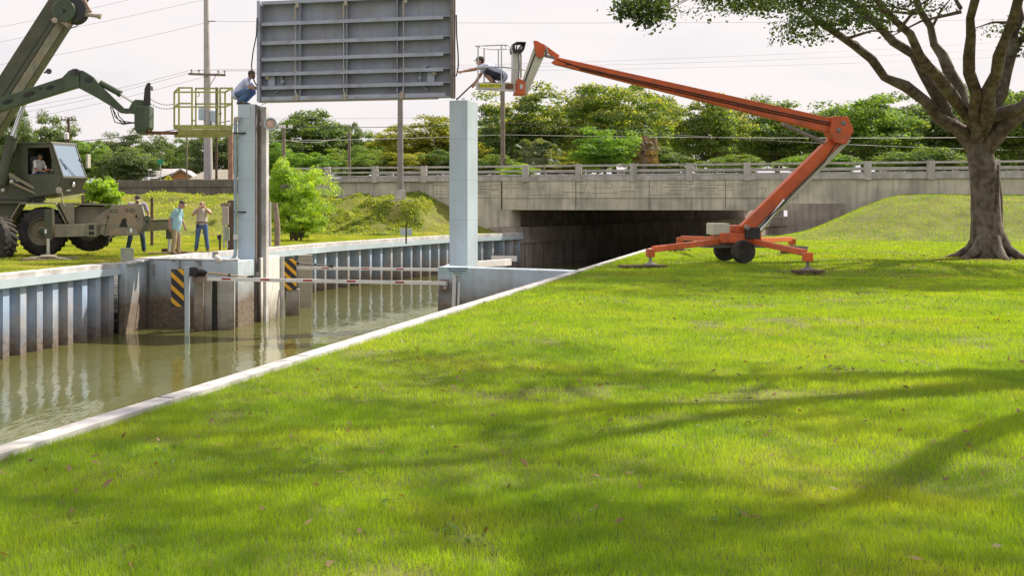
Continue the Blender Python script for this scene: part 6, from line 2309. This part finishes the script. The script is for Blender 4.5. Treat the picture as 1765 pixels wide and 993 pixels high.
b.plate([(896, 145), (901.5, 145), (901.5, 152.5), (896, 152.5)], LD - 0.268, 0.006)
b.build('rotator_tag', M['galv'], rt_)
# black pole held from the basket to the post
tag(MB().tube([at(787, 171.5, 34.5), at(829, 131, 34.1)], 0.022, 8).build('prying_bar', M['black'], None, smooth=60), 'black bar slanting from the lift basket to the gate panel corner', 'bar')
# ------------------------------------------------------------------ people
def chain_rings(b, pts, rad, side=Vector((0, 1, 0)), n=14, sub=3):
    """Smooth tapered limb or trunk through pts; rad is r or (across, deep) at each point; side is the across direction."""
    pts = [Vector(p) for p in pts]
    rad = [(r, r) if isinstance(r, (int, float)) else r for r in rad]
    P_, Q_ = [], []
    k = len(pts)
    for i in range(k - 1):
        p0, p1, p2, p3 = pts[max(i - 1, 0)], pts[i], pts[i + 1], pts[min(i + 2, k - 1)]
        for s in range(sub):
            t = s / sub
            P_.append(0.5 * ((2 * p1) + (p2 - p0) * t + (2 * p0 - 5 * p1 + 4 * p2 - p3) * t * t + (3 * p1 - p0 - 3 * p2 + p3) * t ** 3))
            Q_.append((rad[i][0] + (rad[i + 1][0] - rad[i][0]) * t, rad[i][1] + (rad[i + 1][1] - rad[i][1]) * t))
    P_.append(pts[-1])
    Q_.append(rad[-1])
    # round caps
    t0, t1 = (P_[1] - P_[0]).normalized(), (P_[-1] - P_[-2]).normalized()
    r0, r1 = min(Q_[0]), min(Q_[-1])
    P_ = [P_[0] - t0 * r0 * 0.75, P_[0] - t0 * r0 * 0.45] + P_ + [P_[-1] + t1 * r1 * 0.45, P_[-1] + t1 * r1 * 0.75]
    Q_ = [tuple(x * 0.35 for x in Q_[0]), tuple(x * 0.8 for x in Q_[0])] + Q_ + [tuple(x * 0.8 for x in Q_[-1]), tuple(x * 0.35 for x in Q_[-1])]
    vs, fs = [], []
    side = Vector(side)
    for i, p in enumerate(P_):
        t = (P_[min(i + 1, len(P_) - 1)] - P_[max(i - 1, 0)]).normalized()
        a = side - t * side.dot(t)
        if a.length < 0.15:
            a = Vector((1, 0, 0)) - t * t.x
        a.normalize()
        c = t.cross(a)
        for j in range(n):
            an = 2 * math.pi * j / n
            vs.append(p + a * math.cos(an) * Q_[i][0] + c * math.sin(an) * Q_[i][1])
    m = len(P_)
    for i in range(m - 1):
        for j in range(n):
            fs.append((i * n + j, i * n + (j + 1) % n, (i + 1) * n + (j + 1) % n, (i + 1) * n + j))
    fs.append(tuple(range(n - 1, -1, -1)))
    fs.append(tuple((m - 1) * n + j for j in range(n)))
    b.add(vs, fs)

def fuse(b, voxel, smooth=4):
    """One continuous skin over all the shapes in b."""
    bm = bmesh.new()
    me = b.mesh('raw')
    bm.from_mesh(me)
    bmesh.ops.recalc_face_normals(bm, faces=bm.faces)
    bm.to_mesh(me)
    bm.free()
    o = bpy.data.objects.new('raw', me)
    COL.objects.link(o)
    r = o.modifiers.new('r', 'REMESH')
    r.mode = 'VOXEL'
    r.voxel_size = voxel
    s = o.modifiers.new('s', 'SMOOTH')
    s.factor = 0.5
    s.iterations = smooth
    dg = bpy.context.evaluated_depsgraph_get()
    dg.update()
    out = bpy.data.meshes.new_from_object(o.evaluated_get(dg))
    out.materials.clear()
    bpy.data.objects.remove(o)
    bpy.data.meshes.remove(me)
    return out

def person(loc, rz, label, J, top, legs, shoe='boot', cap=None, hair='hair_dk', beard=None, head=(0, 0, 0), shirt_len=0.02, belly=0.0, sleeve=0.62, shorts=False, belt=None, pockets=None, curl=0.5, scale=1.0):
    """A clothed figure. J gives joints in the figure's own frame: x ahead, y to its left, z up from the ground (metres).
    head = (turn, nod, tilt)."""
    root = thing('person', loc, label, 'person', rz=rz)
    root.scale = (scale,) * 3
    O = Vector((0, 0, 0))
    ORIG[root.name] = O
    J = {k: Vector(v) for k, v in J.items()}
    ax = (J['shL'] - J['shR']).normalized()
    hx = (J['hipL'] - J['hipR']).normalized()
    B = MB()
    pel, che, nek, hed = J['pelvis'], J['chest'], J['neck'], J['head']
    mid = pel.lerp(che, 0.5)
    chain_rings(B, [pel, mid, che, che.lerp(nek, 0.75)], [(0.155, 0.11), (0.145 + belly * .4, 0.105 + belly * .6), (0.165, 0.115), (0.11, 0.085)], ax)
    chain_rings(B, [che.lerp(nek, 0.7), nek, nek.lerp(hed, 0.6)], [0.075, 0.06, 0.056], ax)
    for s in 'LR':
        sh, el, wr = J['sh' + s], J['el' + s], J['wr' + s]
        chain_rings(B, [che.lerp(nek, 0.55).lerp(sh, 0.5), sh, sh.lerp(el, 0.45), el, el.lerp(wr, 0.3), wr], [0.06, 0.058, 0.05, 0.042, 0.043, 0.029], Vector((0.3, 0.2, 1)))
        hi, kn, an = J['hip' + s], J['kn' + s], J['an' + s]
        chain_rings(B, [hi, hi.lerp(kn, 0.4), kn, kn.lerp(an, 0.35), an], [0.088, 0.078, 0.055, 0.056, 0.038], hx)
        # hand
        fwd = J['hand' + s].normalized() if ('hand' + s) in J else (wr - el).normalized()
        pal = J['palm' + s].normalized() if ('palm' + s) in J else Vector((0, -1 if s == 'L' else 1, 0))
        pal = (pal - fwd * pal.dot(fwd)).normalized()
        acr = fwd.cross(pal) * (1 if s == 'L' else -1)
        kn0 = wr + fwd * 0.085
        chain_rings(B, [wr, wr + fwd * 0.045, kn0], [(0.026, 0.02), (0.038, 0.017), (0.038, 0.014)], acr)
        for f, (off, ln) in enumerate(((0.030, 0.072), (0.010, 0.08), (-0.010, 0.075), (-0.030, 0.06))):
            p0 = kn0 + acr * off - fwd * 0.012
            c1, c2 = curl * 0.7, curl * 1.5
            d1 = fwd * math.cos(c1) + pal * math.sin(c1)
            d2 = fwd * math.cos(c2) + pal * math.sin(c2)
            p1 = p0 + d1 * (ln * 0.5 + 0.012)
            chain_rings(B, [p0, p1, p1 + d2 * ln * 0.55], [0.0098, 0.0092, 0.0078], acr, n=8, sub=2)
        th = wr + fwd * 0.03 + acr * 0.030
        d1 = (fwd * 0.7 + acr * 0.6 + pal * 0.35).normalized()
        d2 = (fwd * 0.9 + acr * 0.1 + pal * 0.5).normalized()
        chain_rings(B, [th, th + d1 * 0.04, th + d1 * 0.04 + d2 * 0.034], [0.014, 0.0115, 0.0095], acr, n=8, sub=2)
        # foot inside the shoe
        t = J['toe' + s] if ('toe' + s) in J else Vector((1, 0.15 if s == 'L' else -0.15, 0))
        t = t.normalized()
        chain_rings(B, [an, an + t * 0.08 - ZAX * 0.045], [0.036, 0.03], hx)
    # head
    HM = (Matrix.Rotation(head[0], 3, 'Z') @ Matrix.Rotation(head[1], 3, 'Y') @ Matrix.Rotation(head[2], 3, 'X'))
    hp = lambda x, y, z: hed + HM @ Vector((x, y, z))
    B.ball(hp(-0.005, 0, 0.03), (0.098, 0.077, 0.092), 20, HM)
    B.ball(hp(0.022, 0, -0.045), (0.066, 0.058, 0.072), 16, HM)
    B.ball(hp(0.062, 0, -0.090), (0.026, 0.026, 0.022), 12, HM)
    chain_rings(B, [hp(0.084, 0, 0.018), hp(0.100, 0, -0.018), hp(0.106, 0, -0.030)], [0.010, 0.014, 0.016], HM @ Vector((0, 1, 0)), n=8)
    B.ball(hp(0.080, 0, -0.060), (0.018, 0.026, 0.012), 10, HM)
    B.ball(hp(0.078, 0, 0.034), (0.02, 0.055, 0.014), 10, HM)
    for s in (1, -1):
        B.ball(hp(-0.005, s * 0.077, -0.012), (0.020, 0.010, 0.030), 10, HM)
    me = fuse(B, 0.0085, 3)
    body = finish('body', me, [M['skin'], M['hair_dk'], M['lips']], root, smooth=180)
    # eyes and mouth are marked on the same mesh
    bm = bmesh.new()
    bm.from_mesh(me)
    inv = HM.inverted()
    for f in bm.faces:
        q = inv @ (f.calc_center_median() - hed)
        if q.x > 0.04:
            if abs(abs(q.y) - 0.031) < 0.013 and abs(q.z - 0.006) < 0.007:
                f.material_index = 1
            elif abs(q.y) < 0.024 and abs(q.z + 0.060) < 0.007 and q.x > 0.075:
                f.material_index = 2
    bm.to_mesh(me)
    bm.free()
    # shirt
    S = MB()
    hem = pel + (pel - che).normalized() * shirt_len
    low = pel - ZAX * 0
    chain_rings(S, [hem, mid, che, che.lerp(nek, 0.72), che.lerp(nek, 0.92)], [(0.178 + belly * .35, 0.135 + belly * .55), (0.168 + belly * .5, 0.128 + belly * .8), (0.185, 0.135), (0.125, 0.10), (0.085, 0.08)], ax, n=20)
    for s in 'LR':
        sh, el = J['sh' + s], J['el' + s]
        chain_rings(S, [che.lerp(nek, 0.5).lerp(sh, 0.4), sh, sh.lerp(el, sleeve * 0.55), sh.lerp(el, sleeve)], [0.085, 0.076, 0.07, 0.066], Vector((0.3, 0.2, 1)))
    finish('shirt', fuse(S, 0.012, 3), [M[top]], root, smooth=180)
    # trousers
    T = MB()
    up = (che - pel).normalized()
    chain_rings(T, [pel + up * 0.075, pel, J['hipL'].lerp(J['hipR'], .5) - up * 0.02], [(0.165 + belly * .3, 0.122 + belly * .4), (0.172, 0.13), (0.165, 0.125)], hx, n=20)
    for s in 'LR':
        hi, kn, an = J['hip' + s], J['kn' + s], J['an' + s]
        if shorts:
            chain_rings(T, [hi, hi.lerp(kn, 0.4), hi.lerp(kn, 0.95)], [0.108, 0.10, 0.085], hx)
        else:
            chain_rings(T, [hi, hi.lerp(kn, 0.4), kn, kn.lerp(an, 0.4), an + (kn - an).normalized() * 0.01], [0.108, 0.098, 0.078, 0.074, 0.068], hx)
    tr = finish('trousers', fuse(T, 0.012, 3), [M[legs]], root, smooth=180)
    if belt:
        b = MB()
        c = pel + up * 0.06
        pts = [c + hx * math.cos(t) * (0.182 + belly * .3) + hx.cross(up) * math.sin(t) * (0.14 + belly * .45) for t in np.linspace(0, 2 * math.pi, 25)]
        for i in range(24):
            b.bar(pts[i], pts[i + 1], 0.01, 0.035, up=up)
        finish('belt', b.mesh('belt'), [M['black']], root)
        b = MB()
        b.box(pel + hx * -0.14 + Vector((0.12, 0, -0.05)), (0.04, 0.07, 0.12))
        finish('tool_pouch', b.mesh('tool_pouch'), [M['black']], root)
    # shoes
    for s in 'LR':
        an = J['an' + s]
        t = (J['toe' + s] if ('toe' + s) in J else Vector((1, 0.15 if s == 'L' else -0.15, 0))).normalized()
        d = (J['sole' + s] if ('sole' + s) in J else Vector((0, 0, -1))).normalized()
        K = MB()
        c = an + d * 0.045
        sd = t.cross(d)
        chain_rings(K, [c - t * 0.05, c + t * 0.03, c + t * 0.11, c + t * 0.17], [(0.037, 0.04), (0.042, 0.042), (0.047, 0.036), (0.040, 0.026)], sd)
        chain_rings(K, [an - d * 0.06, an, an + d * 0.03], [0.055, 0.05, 0.045], sd)
        b2 = MB()
        finish('shoe', fuse(K, 0.010, 2), [M[shoe]], root, smooth=180)
    # hair and cap
    H = MB()
    H.ball(hp(-0.020, 0, 0.035), (0.096, 0.083, 0.090), 18, HM)
    H.ball(hp(-0.045, 0, -0.015), (0.062, 0.072, 0.072), 14, HM)
    me = fuse(H, 0.012, 2)
    finish('hair', me, [M[hair]], root, smooth=180)
    if beard:
        H = MB()
        H.ball(hp(0.048, 0, -0.080), (0.052, 0.056, 0.042), 14, HM)
        finish('beard', fuse(H, 0.010, 2), [M[beard]], root, smooth=180)
    if cap:
        b = MB()
        n = 20
        prof = [(1.0, 0.0), (0.99, 0.35), (0.90, 0.65), (0.65, 0.90), (0.3, 1.0), (0.02, 1.01)]
        vs, fs = [], []
        for rr_, zz in prof:
            for jx in range(n):
                an = 2 * math.pi * jx / n
                vs.append(hp(-0.006 + math.cos(an) * rr_ * 0.108, math.sin(an) * rr_ * 0.088, 0.048 + zz * 0.088))
        for i in range(len(prof) - 1):
            for jx in range(n):
                fs.append((i * n + jx, i * n + (jx + 1) % n, (i + 1) * n + (jx + 1) % n, (i + 1) * n + jx))
        fs.append(tuple((len(prof) - 1) * n + jx for jx in range(n)))
        b.add(vs, fs)
        cp_ = finish('cap', b.mesh('cap'), [M[cap]], root, smooth=60)
        b = MB()
        pts = []
        for sgn in (1,):
            for t in np.linspace(-1.15, 1.15, 11):
                pts.append((0.09 + 0.0 * t, 0.082 * math.sin(t), 0))
        out_ = [(0.060 + 0.125 * math.cos(t), 0.086 * math.sin(t), 0.052 - 0.022 * math.cos(t)) for t in np.linspace(-1.3, 1.3, 11)]
        inn = [(0.055 + 0.045 * math.cos(t), 0.080 * math.sin(t), 0.060) for t in np.linspace(-1.3, 1.3, 11)]
        vs = [hp(*p) for p in inn] + [hp(*p) for p in out_]
        vs += [hp(p[0], p[1], p[2] + 0.006) for p in inn] + [hp(p[0], p[1], p[2] + 0.006) for p in out_]
        fs = [(i, i + 1, 11 + i + 1, 11 + i) for i in range(10)] + [(22 + i + 1, 22 + i, 33 + i, 33 + i + 1) for i in range(10)] + [(11 + i, 11 + i + 1, 33 + i + 1, 33 + i) for i in range(10)]
        b.add(vs, fs)
        cpb = finish('brim', b.mesh('brim'), [M['cap_tan' if cap == 'cap_brown' and beard is None else cap]], cp_, smooth=60)
    return root

# workman in light blue shirt, side on, leaning slightly, looking down to the right of the picture
g = gp(303, 440)
person(g, R(-12), 'person in light blue T-shirt, khaki trousers and cap, looking down at the planks', dict(
    pelvis=(-0.02, 0, 0.93), chest=(0.05, 0, 1.28), neck=(0.12, 0, 1.47), head=(0.20, 0, 1.60),
    shL=(0.09, 0.19, 1.42), shR=(0.07, -0.20, 1.41), elL=(0.12, 0.27, 1.14), elR=(-0.12, -0.25, 1.15), wrL=(0.22, 0.24, 0.90), wrR=(-0.10, -0.26, 0.90),
    hipL=(-0.02, 0.10, 0.90), hipR=(-0.02, -0.10, 0.90), knL=(0.06, 0.11, 0.50), knR=(0.0, -0.12, 0.50), anL=(0.05, 0.12, 0.09), anR=(-0.06, -0.13, 0.09)),
    'shirt_blue', 'khaki', cap='cap_brown', hair='hair_gr', head=(0.0, 0.40, 0), shirt_len=0.10, belly=0.09, sleeve=0.72, scale=1.05)
# man shouting through cupped hands, facing the camera
g = gp(348, 433.5)
person(g, R(-86), 'person in beige polo shirt and blue jeans, cupping both hands round the mouth', dict(
    pelvis=(0, 0, 0.95), chest=(-0.02, 0, 1.30), neck=(-0.02, 0, 1.49), head=(0.02, 0, 1.63),
    shL=(-0.02, 0.21, 1.43), shR=(-0.02, -0.21, 1.43), elL=(0.16, 0.32, 1.32), elR=(0.16, -0.30, 1.28), wrL=(0.20, 0.13, 1.50), wrR=(0.20, -0.12, 1.49),
    handL=(-0.15, -0.45, 0.7), handR=(-0.15, 0.45, 0.7), palmL=(-1, -0.5, 0), palmR=(-1, 0.5, 0),
    hipL=(0, 0.10, 0.92), hipR=(0, -0.10, 0.92), knL=(0.03, 0.15, 0.50), knR=(0.03, -0.15, 0.50), anL=(0, 0.20, 0.09), anR=(0.0, -0.20, 0.09)),
    'shirt_beige', 'jeans', hair='hair_gr', head=(0.0, -0.22, 0), shirt_len=-0.05, belly=0.05, sleeve=0.55, belt=True, scale=1.03)
# man bending behind the outrigger box
g = gp(236, 429.5)
g = Vector((g.x * 41.0 / g.y, 41.0, 0))
g.z = hz_(g.x, g.y)
person(g, R(-75), 'person in mauve grey T-shirt and dark jeans, bending behind the crane outrigger box', dict(
    pelvis=(-0.11, 0, 0.96), chest=(0.01, 0, 1.33), neck=(0.09, 0, 1.53), head=(0.19, 0, 1.64),
    shL=(0.06, 0.23, 1.49), shR=(0.06, -0.23, 1.49), elL=(0.12, 0.34, 1.18), elR=(0.18, -0.30, 1.12), wrL=(0.30, 0.28, 0.88), wrR=(0.34, -0.22, 0.90),
    hipL=(-0.14, 0.11, 0.90), hipR=(-0.14, -0.11, 0.90), knL=(0.0, 0.17, 0.50), knR=(0.02, -0.20, 0.50), anL=(-0.05, 0.22, 0.09), anR=(-0.04, -0.28, 0.09)),
    'shirt_grey', 'jeans_dk', cap='cap_brown', hair='hair_dk', head=(0.15, 0.5, 0), shirt_len=0.05, belly=0.03, scale=1.16)
# crane driver
g = cp(0.50, CW * 0.40, 1.79)
person(g, -CA + R(5), 'person in white T-shirt and dark cap, seated at the controls in the crane cab', dict(
    pelvis=(0.0, 0, 0.90), chest=(0.06, 0, 1.22), neck=(0.10, 0, 1.39), head=(0.15, 0, 1.52),
    shL=(0.09, 0.19, 1.33), shR=(0.09, -0.19, 1.33), elL=(0.18, 0.26, 1.06), elR=(0.18, -0.27, 1.05), wrL=(0.44, 0.18, 1.06), wrR=(0.42, -0.20, 1.02),
    hipL=(0.03, 0.10, 0.88), hipR=(0.03, -0.10, 0.88), knL=(0.46, 0.13, 0.88), knR=(0.46, -0.13, 0.88), anL=(0.52, 0.13, 0.46), anR=(0.52, -0.13, 0.46)),
    'shirt_white', 'jeans_dk', cap='hair_dk', hair='hair_dk', head=(-0.25, 0.12, 0), shirt_len=0.03, belly=0.03, curl=0.9)
# man crouching on the gate post
g = at(421, 176.5, 36.7)
g.z = 4.84
person(g, R(-14), 'person in pale lavender T-shirt, jeans and cap, crouching on top of the gate post', dict(
    pelvis=(-0.22, 0, 0.33), chest=(0.02, 0, 0.62), neck=(0.14, 0, 0.76), head=(0.23, 0, 0.88),
    shL=(0.10, 0.19, 0.70), shR=(0.10, -0.19, 0.70), elL=(0.28, 0.24, 0.50), elR=(0.26, -0.24, 0.48), wrL=(0.50, 0.12, 0.52), wrR=(0.48, -0.14, 0.50),
    palmL=(0, -1, -0.2), palmR=(0, 1, -0.2),
    hipL=(-0.20, 0.10, 0.31), hipR=(-0.20, -0.10, 0.31), knL=(0.26, 0.17, 0.42), knR=(0.22, -0.17, 0.40), anL=(-0.04, 0.13, 0.095), anR=(-0.12, -0.13, 0.095)),
    'shirt_lav', 'jeans', cap='cap_brown', hair='hair_dk', beard='hair_dk', head=(0.0, 0.0, 0), shirt_len=0.06, belly=0.03, curl=0.9, scale=1.08)
# man crouching in the orange lift's basket, reaching out
g = at(858, 151, LD)
person(g, R(176), 'person in pale blue T-shirt and navy shorts, squatting in the lift basket and reaching out', dict(
    pelvis=(-0.10, 0, 0.30), chest=(0.18, 0, 0.50), neck=(0.36, 0, 0.60), head=(0.46, 0, 0.70),
    shL=(0.32, 0.19, 0.56), shR=(0.32, -0.17, 0.56), elL=(0.62, 0.22, 0.47), elR=(0.46, -0.22, 0.34), wrL=(0.93, 0.16, 0.42), wrR=(0.58, -0.22, 0.16),
    handL=(1, -0.05, -0.1), palmL=(0, -0.6, -0.6), palmR=(0, 1, 0),
    hipL=(-0.08, 0.10, 0.28), hipR=(-0.08, -0.10, 0.28), knL=(0.32, 0.15, 0.40), knR=(0.30, -0.15, 0.38), anL=(0.12, 0.13, 0.095), anR=(0.08, -0.13, 0.095)),
    'shirt_lav', 'navy_short', cap='cap_brown', hair='hair_dk', head=(0.0, 0.12, 0), shirt_len=0.05, belly=0.02, shorts=True, sleeve=0.55, curl=0.35, scale=1.1)
